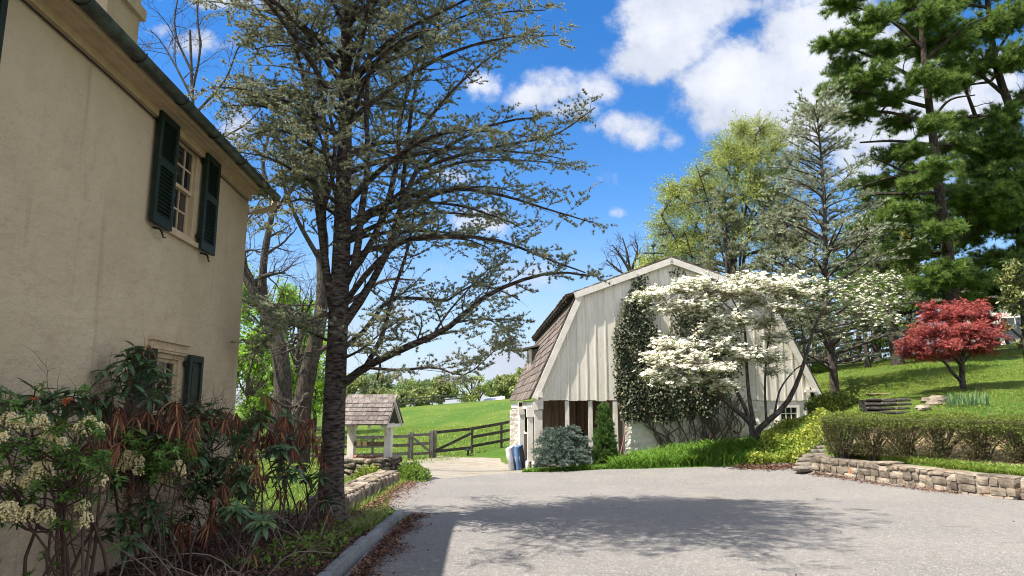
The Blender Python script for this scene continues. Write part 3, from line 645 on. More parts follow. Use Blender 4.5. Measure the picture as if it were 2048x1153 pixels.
for (a, b, c, d) in ((wx0-.09, wx0, wz0-.08, wz1+.08), (wx1, wx1+.09, wz0-.08, wz1+.08), (wx0, wx1, wz1, wz1+.08), (wx0, wx1, wz0-.08, wz0), (wx0-.14, wx1+.14, wz0-.15, wz0-.08)): BF.box(mb, a, b, -.03 if d < wz0-.07 and b > wx1+.1 else -.01, .10, c, d)
for k in (1, 2): uu = wx0+(wx1-wx0)*k/3; BF.box(mb, uu-.016, uu+.016, .03, .055, wz0, wz1)
zz = (wz0+wz1)/2; BF.box(mb, wx0, wx1, .031, .054, zz-.016, zz+.016)
wf = mb.build('window', M_WTRIM, barn)
mb = MB(); BF.quad(mb, [(wx0, .06, wz0), (wx1, .06, wz0), (wx1, .06, wz1), (wx0, .06, wz1)]); mb.build('pane', M_GLASS, wf)
# open bay
gl = -.62
mb = MB()
BF.box(mb, .1, uB0+.4, 4.6, 4.75, gl-.3, ZS+.4); BF.box(mb, .1, uB0+.4, .2, 4.6, ZS+.32, ZS+.40)
BF.box(mb, uB0-.02, uB0+.1, .5, 4.6, gl-.3, ZS+.3)
for uu, zz0, zz1, wd in ((.35, gl, ZS+.1, 1.35), (1.95, gl, ZS+.2, .9)):
    BF.box(mb, uu, uu+wd, 4.5, 4.6, zz0, zz1, .8)
    for q in np.arange(uu, uu+wd, .32): BF.box(mb, q, q+.05, 4.46, 4.5, zz0, zz1)
    BF.box(mb, uu, uu+wd, 4.45, 4.5, .55, .65)
mb.build('inner_wall', M_BROWN, barn)
fm = MB(); BF.box(fm, -.1, uB0+.1, .1, 4.6, gl-.4, gl+.04); fm.build('floor', flat('dirt_floor', (.14, .11, .085), .95), barn)
def post(u0, u1, w, z0, z1, d=.14, cap=False, plinth=None):
    mb = MB(); BF.box(mb, u0, u1, w, w+d, z0, z1)
    if cap: BF.box(mb, u0-.03, u1+.03, w-.03, w+d+.03, z1-.30, z1+.02)
    p = mb.build('post', M_WTRIM, barn)
    if plinth:
        ms = MB()
        for k in range(2):
            zc = z0 - plinth*(.25 + .5*k)
            for a in (0, 1): ms.stone(BF.p(u0 + (u1-u0)*(.0+a), w+d/2, zc), ((u1-u0)*.75, d*2.0, plinth*.56), BF.ex.tolist()+[0], BF.ey.tolist()+[0], .1)
        ms.build('plinth', M_WSTONE, p)
pu = lambda a, b, y=850: (B(a, y)[0], B(b, y)[0])
a, b = pu(1070, 1085); post(a, b, .0, gl-.1, ZS+.02, .2, True)
a, b = pu(1131, 1139); post(a, b, .03, gl-.1, ZS-.01, .1)
a, b = pu(1178, 1186); post(a, b, .03, gl-.1, ZS-.01, .1)
a, b = pu(1227, 1236); post(a, b, .01, gl-.1, ZS-.01, .12)
n_ = np.array([BF.ey[0], BF.ey[1], 0])
def side(px0, px1, w, z0, z1, **k):
    a = BF.uz(px0, 850, w)[0]; b = BF.uz(px1, 850, w)[0]; post(a, b, w, z0, z1, **k)
side(1055.5, 1066.5, -.35, -.12, ZS-.22, d=.2, cap=True, plinth=.5)
side(1039.5, 1048, 5.0, -.75, ZS-.22, d=.2, cap=True)
mb = MB(); uu = BF.uz(1066, 850, 0)[0]
BF.box(mb, -.32, -.14, -.05, L, ZS-.30, ZS-.05); BF.box(mb, -.30, -.02, .0, .2, ZS-.32, ZS-.02); mb.build('beam', M_WTRIM, barn)
mb = MB(); BF.box(mb, -.28, -.1, 7.2, L, gl-.4, ZS-.3); BF.box(mb, -.28, -.1, 5.25, 7.2, gl-.4, .5); mb.build('side_wall', M_WTRIM, barn)
mb = MB(); stonewall(mb, BF.uz(1020, 850, 9.)[0], BF.uz(1041, 850, 9.)[0], -1.4, BF.uz(1030, 820, 9.)[1], 9., None, .06); u_a = BF.uz(1020, 850, 9.)[0]; u_b = BF.uz(1041, 850, 9.)[0]; BF.box(mb, u_a+.02, u_b, 9.02, 9.6, -1.4, BF.uz(1030, 820, 9.)[1]-.01)
mb.build('stone_buttress', M_WSTONE, barn)
mb = MB(); q = BF.uz(1040, 808, 3.2); BF.box(mb, q[0]-.07, q[0]+.09, 3.1, 3.3, q[1]-.10, q[1]+.09); BF.box(mb, q[0]-.05, q[0]+.3, 3.17, 3.23, q[1]-.02, q[1]+.02); fl = mb.build('floodlight', M_WTRIM, barn)
mb = MB(); BF.box(mb, q[0]-.05, q[0]+.07, 3.085, 3.098, q[1]-.08, q[1]+.06); mb.build('lens', M_IRON, fl)
# finial on the ridge
mb = MB(); f0 = BF.p(PK[0]-.15, 4.0, PK[1]); z0 = f0[2]-.1; q = BF.uz(1307, 500, 4.0); f0 = BF.p(q[0], 4.0, 0)
mb.tubes([[f0+[0, 0, z0], f0+[0, 0, q[1]+.22]]], [[.03, .025]], 6); mb.tubes([[f0+[-.33, 0, q[1]-.12], f0+[.36, .05, q[1]-.12]]], [[.03, .03]], 6)
for s_, r_ in ((-.33, .05), (.36, .05)): mb.stone(f0+[s_, 0, q[1]-.12], (.1, .1, .1), p=2, rough=0)
mb.stone(f0+[0, 0, q[1]+.2], (.2, .2, .2), p=2, rough=0); mb.stone(f0+[0, 0, q[1]-.12], (.16, .16, .12), p=2, rough=0)
mb.build('weather_vane', flat('aged_copper', (.05, .07, .06), .5), barn, smooth=True)
# tool and hose in the open bay
mb = MB(); p0 = BF.p(B(1166, 905)[0], 1.2, gl+.04); p1 = BF.p(B(1175, 860)[0], 1.5, .55); mb.tubes([[p0, p1]], [[.018, .016]], 6); d = norm(p1-p0)
t_ = thing('shovel', 'long handled shovel leaning in the open bay of the barn', 'shovel', tuple(p0)); mb.build('handle', M_BROWN, t_)
mb = MB(); mb.stone(p1+d*.12, (.2, .03, .32), p=3, rough=0); mb.build('blade', M_IRON, t_, smooth=True)
mb = MB(); P = resample([BF.p(B(1238, 905)[0], -.02, -.35), BF.p(B(1240, 880)[0], -.05, .1), BF.p(B(1246, 862)[0], -.04, .5), BF.p(B(1249, 845)[0], -.03, .85), BF.p(B(1247, 832)[0], -.02, 1.1)], 20); mb.tubes(P, np.full(20, .016), 6)
tag(mb.build('hose', flat('red_rubber', (.38, .16, .13), .5), loc=tuple(P[0]), smooth=True), 'faded pink hose hanging at the end of the stone barn wall', 'hose')
# mattresses leaning against the posts
def mattress(px0, px1, py0, py1, Y, mat, label, lean):
    c = at((px0+px1)/2, py1, Y); z0 = h1(c[0], c[1])+.01; hgt = (py1-py0)/F*Y*1.0
    e = thing('mattress', label, 'mattress', (c[0], c[1], z0), None)
    ld = norm(np.array([-lean, .05, 1.])); wd = norm(np.array([.12, 1., 0])); th = norm(np.cross(wd, ld))
    mb = MB(); g = np.linspace(-1, 1, 9); tk = (px1-px0)/F*Y*.5
    mb.stone(np.array([c[0], c[1], z0]) + ld*hgt/2, (tk, 1.75, hgt), th, wd, .01, p=9); o = mb.build('cover', mat, e, smooth=True)
    mb = MB()
    for s_ in (-1, 1):
        cc = np.array([c[0], c[1], z0]) + ld*hgt/2 + th*s_*tk*.42; q = [cc + ld*hgt*.47*math.cos(a)*min(1, 1.25/max(abs(math.cos(a)), abs(math.sin(a)), .01)*.8) + wd*.83*math.sin(a) for a in np.linspace(0, 2*math.pi, 33)]
        mb.tubes([q], [np.full(33, .012)], 5)
    mb.build('piping', M_WTRIM, o)
mattress(1017, 1041, 876, 922, 27.0, surf('white_ticking', (.62, .60, .57), (.75, .73, .70), 3., c3=(.42, .33, .26), s3=2., rough=.8), 'white mattress on its edge, left of the blue one by the barn posts', .17)
mattress(1033, 1053, 874, 921, 26.6, surf('blue_ticking', (.07, .145, .30), (.11, .205, .39), 3., rough=.8), 'blue mattress on its edge against the barn posts', .13)
# ================================================================ well, low walls, kerb, steps, fences
M_STONE = surf('field_stone', (.12, .098, .073), (.235, .20, .155), 5., c3=(.15, .095, .06), s3=2.2, lo3=.5, hi3=.7, rough=.92, bs=.7, bscale=18., bdist=.03, var=.5)
M_MORTAR = surf('mortar', (.19, .165, .135), (.26, .235, .20), 18., rough=.95, bs=.5, bscale=40., bdist=.02)
M_GRANITE = surf('granite', (.13, .137, .14), (.23, .235, .235), 60., c3=(.13, .14, .13), s3=6., rough=.85, bs=.4, bscale=70., bdist=.01, var=.2)
M_WEATH = surf('weathered_wood', (.085, .08, .072), (.17, .16, .145), 5., stretch=(6, 6, 1), rough=.9, var=.2)
M_BLACKF = surf('dark_fence_paint', (.025, .023, .022), (.06, .055, .05), 6., rough=.85, var=.2)
def stone_run(mb, A, Bp, h0, h1_, thick, course=(.13, .2), wid=(.22, .45), face=1, jit=.05, pw=5.):
    """one masonry run between two ground points; stones bulge from a mortar core"""
    A = np.asarray(A, float); Bp = np.asarray(Bp, float); d = Bp[:2]-A[:2]; ln = np.linalg.norm(d); d = d/ln; n = np.array([d[1], -d[0]])*face
    ex = np.array([d[0], d[1], (Bp[2]-A[2])/ln]); hh = h1_
    z = h0
    while z < hh - .02:
        c = min(course[0] + (course[1]-course[0])*rng.random(), hh - z); c = c if hh-z-c > .06 else hh-z; s = -.05*rng.random()
        while s < ln - .03:
            w = min(wid[0] + (wid[1]-wid[0])*rng.random(), ln - s + .03); p = A + ex*(s + w/2); b_ = .018*rng.random()
            q = np.array([p[0] + n[0]*(thick/2 - .09 + b_), p[1] + n[1]*(thick/2 - .09 + b_), p[2] + z + c/2])
            ja = rng.normal(0, jit); e2 = norm(ex*math.cos(ja) + np.array([0, 0, math.sin(ja)])); mb.stone(q + [0, 0, rng.normal(0, .01)], (w*(.93+.09*rng.random()), .2, c*(.86+.18*rng.random())), e2, (n[0]*face, n[1]*face, 0), .05+jit*.5, rng.random(), 0, pw); s += w
        z += c
# retaining wall on the right
rw = thing('retaining_wall', 'low fieldstone retaining wall below the clipped hedge', 'stone wall', (WALL[0][0], WALL[0][1], 0))
mb = MB(); mc = MB()
for k in range(len(WALL)-1):
    a, b = WALL[k], WALL[k+1]; za, zb = h1(*(a-[.0, .02])) , h1(*(b-[.0, .02])); za -= terrace(a[0], a[1]-.02); zb -= terrace(b[0], b[1]-.02)
    za, zb = float(za), float(zb)
    stone_run(mb, (a[0], a[1], za), (b[0], b[1], zb), -.08, .335, .34, (.09, .19), (.12, .42), 1, .06, 8.)
    d = norm(b-a); n = np.array([-d[1], d[0]]); o = np.array([*(a - n*.15), za-.12]); ax = np.array([*(b-a), zb-za]); mc.obox(o, ax, [*(n*.36), 0], [0, 0, .40])
    # cap stones
    s = 0; ln = np.linalg.norm(b-a)
    while s < ln:
        w = .3 + .35*rng.random(); p = a + d*(s+w/2); z = za + (zb-za)*(s+w/2)/ln
        mb.stone((p[0]+n[0]*.05, p[1]+n[1]*.05, z+.335+rng.normal(0, .012)), (w*.98, .36+.1*rng.random(), .05+.03*rng.random()), (*d, (zb-za)/ln), (*n, 0), .08, rng.random(), 0, 6); s += w
mb.build('stones', M_STONE, rw); mc.build('mortar_core', M_MORTAR, rw)
p = at(1702, 943, 15.85); mb = MB(); mb.stone(p, (.16, .22, .20), rough=.02, p=8); mb.build('drain_tile', flat('terracotta', (.42, .16, .07), .8), rw)
# low wall along the lawn on the left
LW = [ground(676, 1034), ground(722, 1010), ground(765, 985), ground(800, 962)]
LW = [(-2.93, 10.9), (-2.88, 12.6), (-2.88, 14.6), (-2.86, 16.5)]
lw = thing('garden_wall', 'low flat topped stone wall between lawn and asphalt drive', 'stone wall', (LW[0][0], LW[0][1], 0))
mb = MB(); mc = MB()
for k in range(3):
    a, b = np.array(LW[k]), np.array(LW[k+1]); za, zb = h1(*a), h1(*b); stone_run(mb, (*a, za), (*b, zb), -.06, .24, .5, (.2, .3), (.12, .22), 1)
    d = norm(b-a); n = np.array([-d[1], d[0]]); o = np.array([*(a - n*.17), za-.1]); mc.obox(o, [*(b-a), zb-za], [*(n*.36), 0], [0, 0, .33])
    s = 0; ln = np.linalg.norm(b-a)
    while s < ln:
        w = .28+.25*rng.random(); t = 0
        while t < .42:
            ww = min(.16 + .2*rng.random(), .44-t); p = a + d*(s+w/2) + n*(-.21+t+ww/2); z = za + (zb-za)*(s+w/2)/ln
            mb.stone((*p, z+.235), (w*.97, ww*.95, .07), (*d, (zb-za)/ln), (*n, 0), .05, rng.random(), 0, 5); t += ww
        s += w
mb.build('stones', M_STONE, lw); mc.build('mortar_core', M_MORTAR, lw)
# granite kerb: one block after another
K0 = np.array([-1.72, 5.6]); K1 = np.array([-1.66, 10.75]); n = 9
kb = thing('granite_kerb', 'grey granite kerb edging the mulched bed beside the drive', 'kerb', (K0[0], K0[1], 0))
for k in range(n):
    a = K0 + (K1-K0)*k/n; b = K0 + (K1-K0)*(k+1)/n; c = (a+b)/2; mb = MB()
    mb.stone((c[0]+rng.normal(0, .006), c[1], h1(*c)+.025+rng.normal(0, .005)), (.125, np.linalg.norm(b-a)*.985, .20), (1, 0, 0), (*norm(b-a), 0), .02, rng.random(), 0, 9); mb.build('kerb_block', M_GRANITE, kb)
# wishing well
WD = 17.3; c0 = at(690, 965, WD); c1 = at(766, 965, WD); WF = Fr((c1[0], c1[1], 0), (.985, -.17), (.17, .985)); wl = c1[0]-c0[0]+.38
zg = h1(c1[0]-.6, c1[1]+.4); ztop = at(740, 917, WD)[2]
well = thing('wishing_well', 'stone wishing well with grey shingle roof on white posts', 'well', (c1[0]-wl/2, c1[1]+.5, zg))
mb = MB(); wdp = 1.05
q = [WF.p(-wl, 0, zg), WF.p(0, 0, zg), WF.p(0, wdp, zg), WF.p(-wl, wdp, zg)]; hgt = ztop - zg
for k in range(4): stone_run(mb, q[k], q[(k+1) % 4], -.25, hgt, .2, (.09, .2), (.12, .36), 1, .16, 3.6)
mb.build('stone_base', M_STONE, well)
mb = MB(); WF.box(mb, -wl+.02, -.02, .02, .2, zg-.3, ztop-.02); WF.box(mb, -wl+.02, -.02, wdp-.2, wdp-.02, zg-.3, ztop-.02); WF.box(mb, -wl+.02, -wl+.2, .2, wdp-.2, zg-.3, ztop-.02); WF.box(mb, -.2, -.02, .2, wdp-.2, zg-.3, ztop-.02)
mb.build('mortar_core', M_MORTAR, well)
pz = at(740, 849, WD)[2]; pr = at(776, 880, WD+.5); pl = at(697, 880, WD+.5); ur = float((pr[:2]-WF.o[:2])@WF.ex[:2]); ul = float((pl[:2]-WF.o[:2])@WF.ex[:2]); um = (ur+ul)/2
M_POST = M_WTRIM
for u_, sg in ((ur, -1), (ul, 1)):
    mb = MB(); WF.box(mb, u_-.085, u_+.085, .44, .61, ztop-.05, pz+.02)
    a = WF.p(u_, .525, pz-.32)
    for s2 in (-1, 1): mb.bar(a, WF.p(u_, .525+s2*.30, pz-.02), .07, .07, (1, 0, 0))
    mb.bar(WF.p(u_, .2, pz-.02), WF.p(u_, .85, pz-.02), .1, .08)
    mb.build('post', M_POST, well)
mb = MB(); za = at(740, 888, WD+.5)[2]; mb.bar(WF.p(ul, .525, za), WF.p(ur, .525, za), .10, .11); cb = mb.build('crossbeam', surf('worn_beam', (.12, .08, .05), (.2, .14, .09), 8., rough=.9), well)
mb = MB()
for t in (.22, .38): p = WF.p(ul+(ur-ul)*t, .525, za); mb.box(p, (.11, .114, .118), math.atan2(WF.ex[1], WF.ex[0]))
mb.build('rope_band', flat('frayed_rope', (.55, .42, .2), .9), cb)
rz = at(740, 800, WD+.52)[2]; ru0 = ul-.17; ru1 = ur + .16; mb = MB(); ml = MB()
for sg in (0, 1):
    we = -.06 if sg == 0 else wdp+.08; ze = pz - .02; wm = .52; ln = math.hypot(wm-we, rz-ze); nc = 6
    P0 = np.array([we, ze]); dd_ = np.array([wm-we, rz-ze])/ln; nn_ = np.array([-dd_[1], dd_[0]])*(1 if sg == 0 else -1)
    o = WF.p(ru0, P0[0], P0[1]); ml.obox(o, WF.p(ru1, *P0)-o, WF.p(ru0, wm, rz)-o, WF.p(0, nn_[0]*.02, nn_[1]*.02)-WF.p(0, 0, 0))
    for c in range(nc):
        s0 = c*ln/nc-.015; s1 = min(s0 + ln/nc*1.35, ln); u_ = ru0-.02 - rng.random()*.1
        while u_ < ru1:
            ww = .11+.1*rng.random(); x0 = max(u_, ru0-.02); x1 = min(u_+ww-.008, ru1+.02)
            if x1-x0 > .02:
                a_ = P0+dd_*(s0+rng.normal(0, .006))+nn_*.045; b_ = P0+dd_*s1+nn_*.022; o = WF.p(x0, *a_); mb.obox(o, WF.p(x1, *a_)-o, WF.p(x0, *b_)-o, WF.p(0, nn_[0]*.015, nn_[1]*.015)-WF.p(0, 0, 0), rng.random())
            u_ += ww
    u_ = ru0-.02
    while u_ < ru1:
        ww = .13+.06*rng.random(); a_ = np.array([wm-.10*(1 if sg == 0 else -1), rz+.03-.10*(rz-ze)/(wm-we)*(1 if sg == 0 else -1)*(1 if sg == 0 else -1)]); o = WF.p(u_, *a_); mb.obox(o, WF.p(min(u_+ww-.01, ru1+.02), *a_)-o, WF.p(u_, wm, rz+.055)-o, [0, 0, .015], rng.random()); u_ += ww
rf = mb.build('roof', M_ROOFG, well); ml.build('roof_boards', M_WEATH, rf)
for u_ in (ru0+.02, ru1-.03):
    mb = MB()
    for we in (-.04, wdp+.06): mb.bar(WF.p(u_, we, pz-.05), WF.p(u_, .52, rz-.03), .03, .07, (WF.ex[0], WF.ex[1], 0))
    mb.bar(WF.p(u_, .0, pz-.04), WF.p(u_, 1.04, pz-.04), .03, .08); mb.build('gable_trim', M_WTRIM, well)
for u_ in np.linspace(ru0+.15, ru1-.15, 4): mb = MB(); WF.box(mb, u_-.03, u_+.03, .0, .05, pz-.10, pz-.02); mb.build('rafter_end', M_WTRIM, well)
mb = MB()
for k in range(7): mb.stone(WF.p(um-.3+.1*k, .35+.2*rng.random(), ztop+.0), (.18, .14, .08), rough=.1, a=rng.random())
mb.build('loose_brick', surf('old_brick', (.25, .10, .06), (.38, .20, .13), 9., rough=.9), well)
# stone steps rising beside the retaining wall, timber steps further up the bank
st = thing('stone_steps', 'rough stone steps climbing between yellow ground cover and hedge end', 'steps', tuple(at(1632, 935, 17.1)))
mb = MB()
for k in range(7):
    p = at(1624+4.5*k, 934-8.6*k, 17.1+.25*k)
    for t in (-1, 0, 1): mb.stone(p + np.array([.26*t, .04*t, -.04]), (.34, .36, .10+.03*rng.random()), (1, .15, 0), (-.15, 1, 0), .08, rng.random(), 0, 5)
    mb.stone(p + np.array([0, .12, -.18]), (.7, .34, .2), rough=.08, a=rng.random(), p=5)
mb.build('treads', surf('slate_treads', (.13, .115, .095), (.22, .195, .16), 7., rough=.9, var=.3), st)
ts = thing('timber_steps', 'weathered timber steps cut into the grass bank', 'steps', tuple(at(1776, 826, 18.6)))
M_TIMBER = surf('old_timber', (.035, .03, .026), (.12, .105, .09), 7., stretch=(1, 6, 6), rough=.95, var=.35)
for k in range(4):
    p = at(1776, 823-8.6*k, 18.5+.38*k); w_ = 1.24 - .08*(k < 2); mb = MB()
    for q in range(3): mb.stone(p + np.array([-w_/3+w_/3*q, rng.normal(0, .02), -.035+rng.normal(0, .008)]), (w_/3*.99, .14, .065+.02*rng.random()), rough=.03, a=rng.random(), p=8)
    mb.build('tread', M_TIMBER, ts); mb = MB(); mb.box(p + np.array([0, .22, -.085]), (w_-.03, .40, .10), 0, .1); mb.build('riser', M_DARK, ts)
p = ground(1776, 788); mb = MB(); mb.stone(p+np.array([0, .3, .0]), (.9, .9, .06), rough=.04, p=5); tag(mb.build('flagstone', M_STONE, loc=tuple(p)), 'pale flagstone landing in the grass above the timber steps', 'flagstone')
def rock(px, py, Y, sz, label, mat=None):
    p = ground(px, py+4); p[2] += sz[2]*.15; mb = MB(); mb.stone(p, sz, (1, .1, .1), (-.1, 1, 0), .22, .6, 0, 3.2); return tag(mb.build('boulder', mat or M_STONE, loc=tuple(p)), label, 'rock')
rock(1868, 803, 20, (.62, .6, .34), 'large flat boulder in the grass right of the timber steps'); rock(1846, 815, 19.4, (.3, .3, .16), 'small pale rock in front of the large boulder')
rock(1345, 908, 20.9, (.42, .35, .16), 'grey rock among the daylily leaves by the barn'); rock(1636, 828, 20.5, (.4, .35, .36), 'grey stone block at the right corner of the barn')
# fences
def rail_fence(name, label, cat, pts, hgt, rails, mat, sp=None, pw=.12, group=None):
    e = thing(name, label, cat, tuple(pts[0]), group); mp = []
    for p in pts:
        mb = MB(); mb.box((p[0], p[1], p[2]+hgt/2-.1), (pw, pw, hgt+.2), .05, rng.random()); mb.build('post', mat, e)
    for a, b in zip(pts[:-1], pts[1:]):
        for z in rails:
            mb = MB(); mb.bar(np.array(a)+[0, -.08, z], np.array(b)+[0, -.08, z], .04, .14, a=rng.random()); mb.build('rail', mat, e)
    return e
fp = [gp(px, Y) for px, Y in ((1035, 36.6), (1003, 36.2), (945, 35.6))]
rail_fence('pasture_fence', 'dark post and rail fence running from gate to barn wall', 'fence', fp, 1.3, (.35, .8, 1.22), M_BLACKF)
g0, g1 = gp(943, 35.5), gp(871, 34.9)
ge = thing('pasture_gate', 'long dark wooden gate with one diagonal brace beside the barn lane', 'gate', tuple(g1))
for z in (.3, 1.22): mb = MB(); mb.bar(g0+[0, -.05, z], g1+[0, -.05, z], .05, .14); mb.build('rail', M_BLACKF, ge)
mb = MB(); mb.bar(g1+[0, -.1, .32], g0+[0, -.1, 1.0], .05, .13); mb.build('brace', M_BLACKF, ge)
mb = MB(); mb.box(g1+[0, 0, .62], (.18, .18, 1.45)); mb.build('gate_post', M_WEATH, ge)
s0, s1 = gp(864, 34.8), gp(825, 34.5)
ge = thing('pasture_gate', 'short wooden gate with a falling diagonal brace in the pasture fence', 'gate', tuple(s1))
for z in (.25, .72, 1.15): mb = MB(); mb.bar(s0+[0, -.05, z], s1+[0, -.05, z], .05, .13); mb.build('rail', M_WEATH, ge)
mb = MB(); mb.bar(s0+[0, -.1, .3], s1+[0, -.1, 1.1], .05, .1); mb.build('brace', M_WEATH, ge)
for p in (s0, s1): mb = MB(); mb.box(p+[0, 0, .6], (.17, .17, 1.4)); mb.build('gate_post', M_WEATH, ge)
fp = [gp(px, Y) for px, Y in ((820, 34.3), (780, 34.0), (748, 33.8), (690, 33.4), (610, 33), (540, 32.6), (470, 32.3), (400, 32), (330, 32))]
rail_fence('pasture_fence', 'weathered grey post and rail fence behind the well and old trees', 'fence', fp, 1.22, (.3, .7, 1.12), M_WEATH)
fp = [gp(px, Y) for px, Y in ((600, 80), (660, 81), (730, 82), (780, 83), (830, 84), (880, 85), (930, 86))]
rail_fence('crest_fence', 'faint rail fence along the far crest of the meadow', 'fence', fp, 1.1, (.55, 1.0), M_WEATH)
fp = [gp(px, Y) for px, Y in ((1560, 50), (1612, 50), (1660, 50), (1710, 50), (1760, 50), (1800, 50), (1850, 50))]
rail_fence('hill_fence', 'black rail fence behind the tree trunks on the hill', 'fence', fp, 1.25, (.45, .85, 1.2), M_BLACKF)
p = gp(937, 34.8); t_ = thing('path_light', 'small black path light beside the long pasture gate', 'lamp', tuple(p)); mb = MB(); mb.tubes([[p, p+[0, 0, .26]]], [[.05, .05]], 8); mb.build('stake', M_IRON, t_); mb = MB(); mb.tubes([[p+[0, 0, .26], p+[0, 0, .30], p+[0, 0, .36]]], [[.16, .15, .03]], 10); mb.build('lamp_shade', M_IRON, t_)
# far shed roof beyond the meadow crest
sp_ = at(988, 801, 120); e = thing('far_shed', 'grey metal shed roof peeking over the meadow crest', 'shed', (sp_[0], sp_[1], sp_[2]-3))
mb = MB(); a = at(963, 803, 120); b = at(1012, 800, 120); zt1, zt2 = at(963, 795, 124)[2], at(1010, 792, 124)[2]
mb.add([a-[0, 0, .6], b-[0, 0, .6], (b[0]-.3, 126, zt2), (a[0]+.3, 126, zt1)], [(0, 1, 2, 3)]); mb.obox(a-[0, 0, 1.2], b-a, [0, 6, 0], [0, 0, .5]); mb.build('roof', surf('sheet_metal', (.35, .37, .40), (.45, .47, .5), 2., rough=.5), e)
mb = MB(); mb.obox(a-[0, -.4, 4], b-a, [0, 5.5, 0], [0, 0, 3]); mb.build('wall', M_WHITE, e)
# pale house and parked car up on the right
M_PALE = surf('pale_siding', (.66, .62, .56), (.74, .70, .64), 3., rough=.8)
hq = at(1938, 690, 54); HH = Fr((hq[0], hq[1], 0), (.80, .60), (-.60, .80)); zb_ = hq[2]-2; zt = at(1990, 612, 58)[2]; e = thing('hilltop_house', 'pale house half hidden behind the red maple', 'house', tuple(HH.p(6, 4, hq[2])))
HH = Fr((hq[0], hq[1], 0), (.86, -.51), (.51, .86))
mb = MB(); HH.box(mb, 0, 14, 0, 8, zb_, zt); mb.prism([HH.p(0, 0, zt), HH.p(0, 8, zt), HH.p(0, 4, zt+2.2)], HH.p(14, 0, 0)-HH.p(0, 0, 0)); mb.build('wall', M_PALE, e)
mb = MB()
for w_, s_ in ((-.5, 1), (8.5, -1)): o = HH.p(-.4, w_, zt-.15); mb.obox(o, HH.p(14.4, w_, zt-.15)-o, HH.p(-.4, w_+4.5*s_, zt+2.3)-o, (0, 0, .12))
mb.build('roof', M_ROOFG, e)
for px, py, w, hh in ((2031, 652, .9, 1.3), (1968, 640, .8, 1.5)):
    u_, z_ = HH.uz(px, py, 0.); mb = MB(); HH.box(mb, u_-w/2, u_+w/2, -.06, -.01, z_-hh/2, z_+hh/2); wn = mb.build('window', M_GLASS, e); mb = MB(); HH.box(mb, u_-.03, u_+.03, -.09, -.065, z_-hh/2, z_+hh/2); HH.box(mb, u_-w/2-.1, u_+w/2+.1, -.14, -.0, z_-hh/2-.1, z_-hh/2-.005); mb.build('frame', M_WTRIM, wn)
    mb = MB(); HH.box(mb, u_-w/2-.42, u_-w/2-.04, -.06, -.01, z_-hh/2, z_+hh/2); mb.build('shutter', M_GREEN, e)
cp_ = at(2022, 697, 47); zc = h1(cp_[0], 47); car = thing('parked_car', 'dark blue sedan parked on the hill by the pale house', 'car', (cp_[0], 47, zc))
prof = np.array([(-2.2, .35), (-2.25, .75), (-1.9, .92), (-1.1, 1.0), (-.45, 1.42), (.75, 1.46), (1.5, 1.08), (2.15, .98), (2.25, .6), (2.2, .35)])
M_CAR = surf('dark_car_paint', (.02, .028, .05), (.026, .034, .06), 2., rough=.2, spec=.7); base = np.array([cp_[0]+.9, 47, zc+.15])
mb = MB(); mb.prism([base + [x, -.85, z] for x, z in prof], (0, 1.7, 0)); mb.build('body', M_CAR, car)
mb = MB(); mb.prism([base + [x, -.86, z] for x, z in ((-.9, 1.02), (-.4, 1.36), (.7, 1.39), (1.25, 1.06))], (0, 1.72, 0)); mb.build('window', M_GLASS, car)
for x in (-1.4, 1.45):
    for y in (-.8, .65):
        c = base + [x, y, .3-.15+.02]; mb = MB(); mb.prism([c + [.31*math.cos(t), 0, .31*math.sin(t)] for t in np.linspace(0, 2*math.pi, 16, endpoint=False)], (0, .18, 0)); wh = mb.build('wheel', M_IRON, car); mb = MB(); mb.prism([c + [.18*math.cos(t), -.01, .18*math.sin(t)] for t in np.linspace(0, 2*math.pi, 12, endpoint=False)], (0, .02, 0)); mb.build('rim', M_GRANITE, wh)
# overhead cables on the right
for py0, py1, lb in ((556, 548, 'thin dark overhead cable, the higher of two above the red maple'), (585, 574, 'thin dark overhead cable, the lower of two above the red maple')):
    a, b = at(1840, py0+6, 50), at(2120, py1, 44); mid = (a+b)/2 - [0, 0, .25]; mb = MB(); P = resample([a-[14, -3, -.8], a, mid, b, b+[14, -3, 1]], 30); mb.tubes(P, np.full(30, .018), 4); tag(mb.build('overhead_cable', M_IRON, loc=tuple(a)), lb, 'cable', 'overhead cables')
# ================================================================ trees
def barkm(name, c1, c2, stretch=(1, 1, .35), s=16., c3=None):
    return surf(name, c1, c2, s, stretch=stretch, rough=.95, bs=.9, bscale=22., bdist=.04, spec=.1, c3=c3, s3=3., lo3=.55, hi3=.75)
M_BARK_D = barkm('dark_bark', (.035, .028, .024), (.10, .085, .075), c3=(.13, .12, .105))
M_BARK_G = barkm('grey_bark', (.032, .026, .021), (.09, .076, .062))
M_BARK_C = barkm('cedar_bark', (.022, .017, .014), (.125, .105, .09), stretch=(.5, .5, 1.6), s=20.)
M_BARK_P = barkm('pine_bark', (.022, .017, .014), (.085, .066, .055))
M_TWIG = flat('twig_bark', (.075, .06, .048), .9); M_TWIGL = flat('pale_twig_bark', (.17, .14, .11), .9)
M_CEDAR = leafm('blue_cedar_needles', [(.10, .115, .055), (.20, .225, .125), (.30, .335, .21), (.40, .43, .30), (.40, .33, .14)], .3)
M_PINE = leafm('pine_needles', [(.035, .072, .019), (.10, .175, .036), (.18, .27, .052), (.28, .37, .08)], .35)
M_SPRING = leafm('spring_leaves', [(.09, .17, .02), (.16, .26, .03), (.26, .36, .05), (.36, .42, .07)], .45)
M_YSPRING = leafm('yellow_spring_leaves', [(.20, .28, .06), (.30, .38, .085), (.38, .43, .12), (.46, .46, .15)], .4)
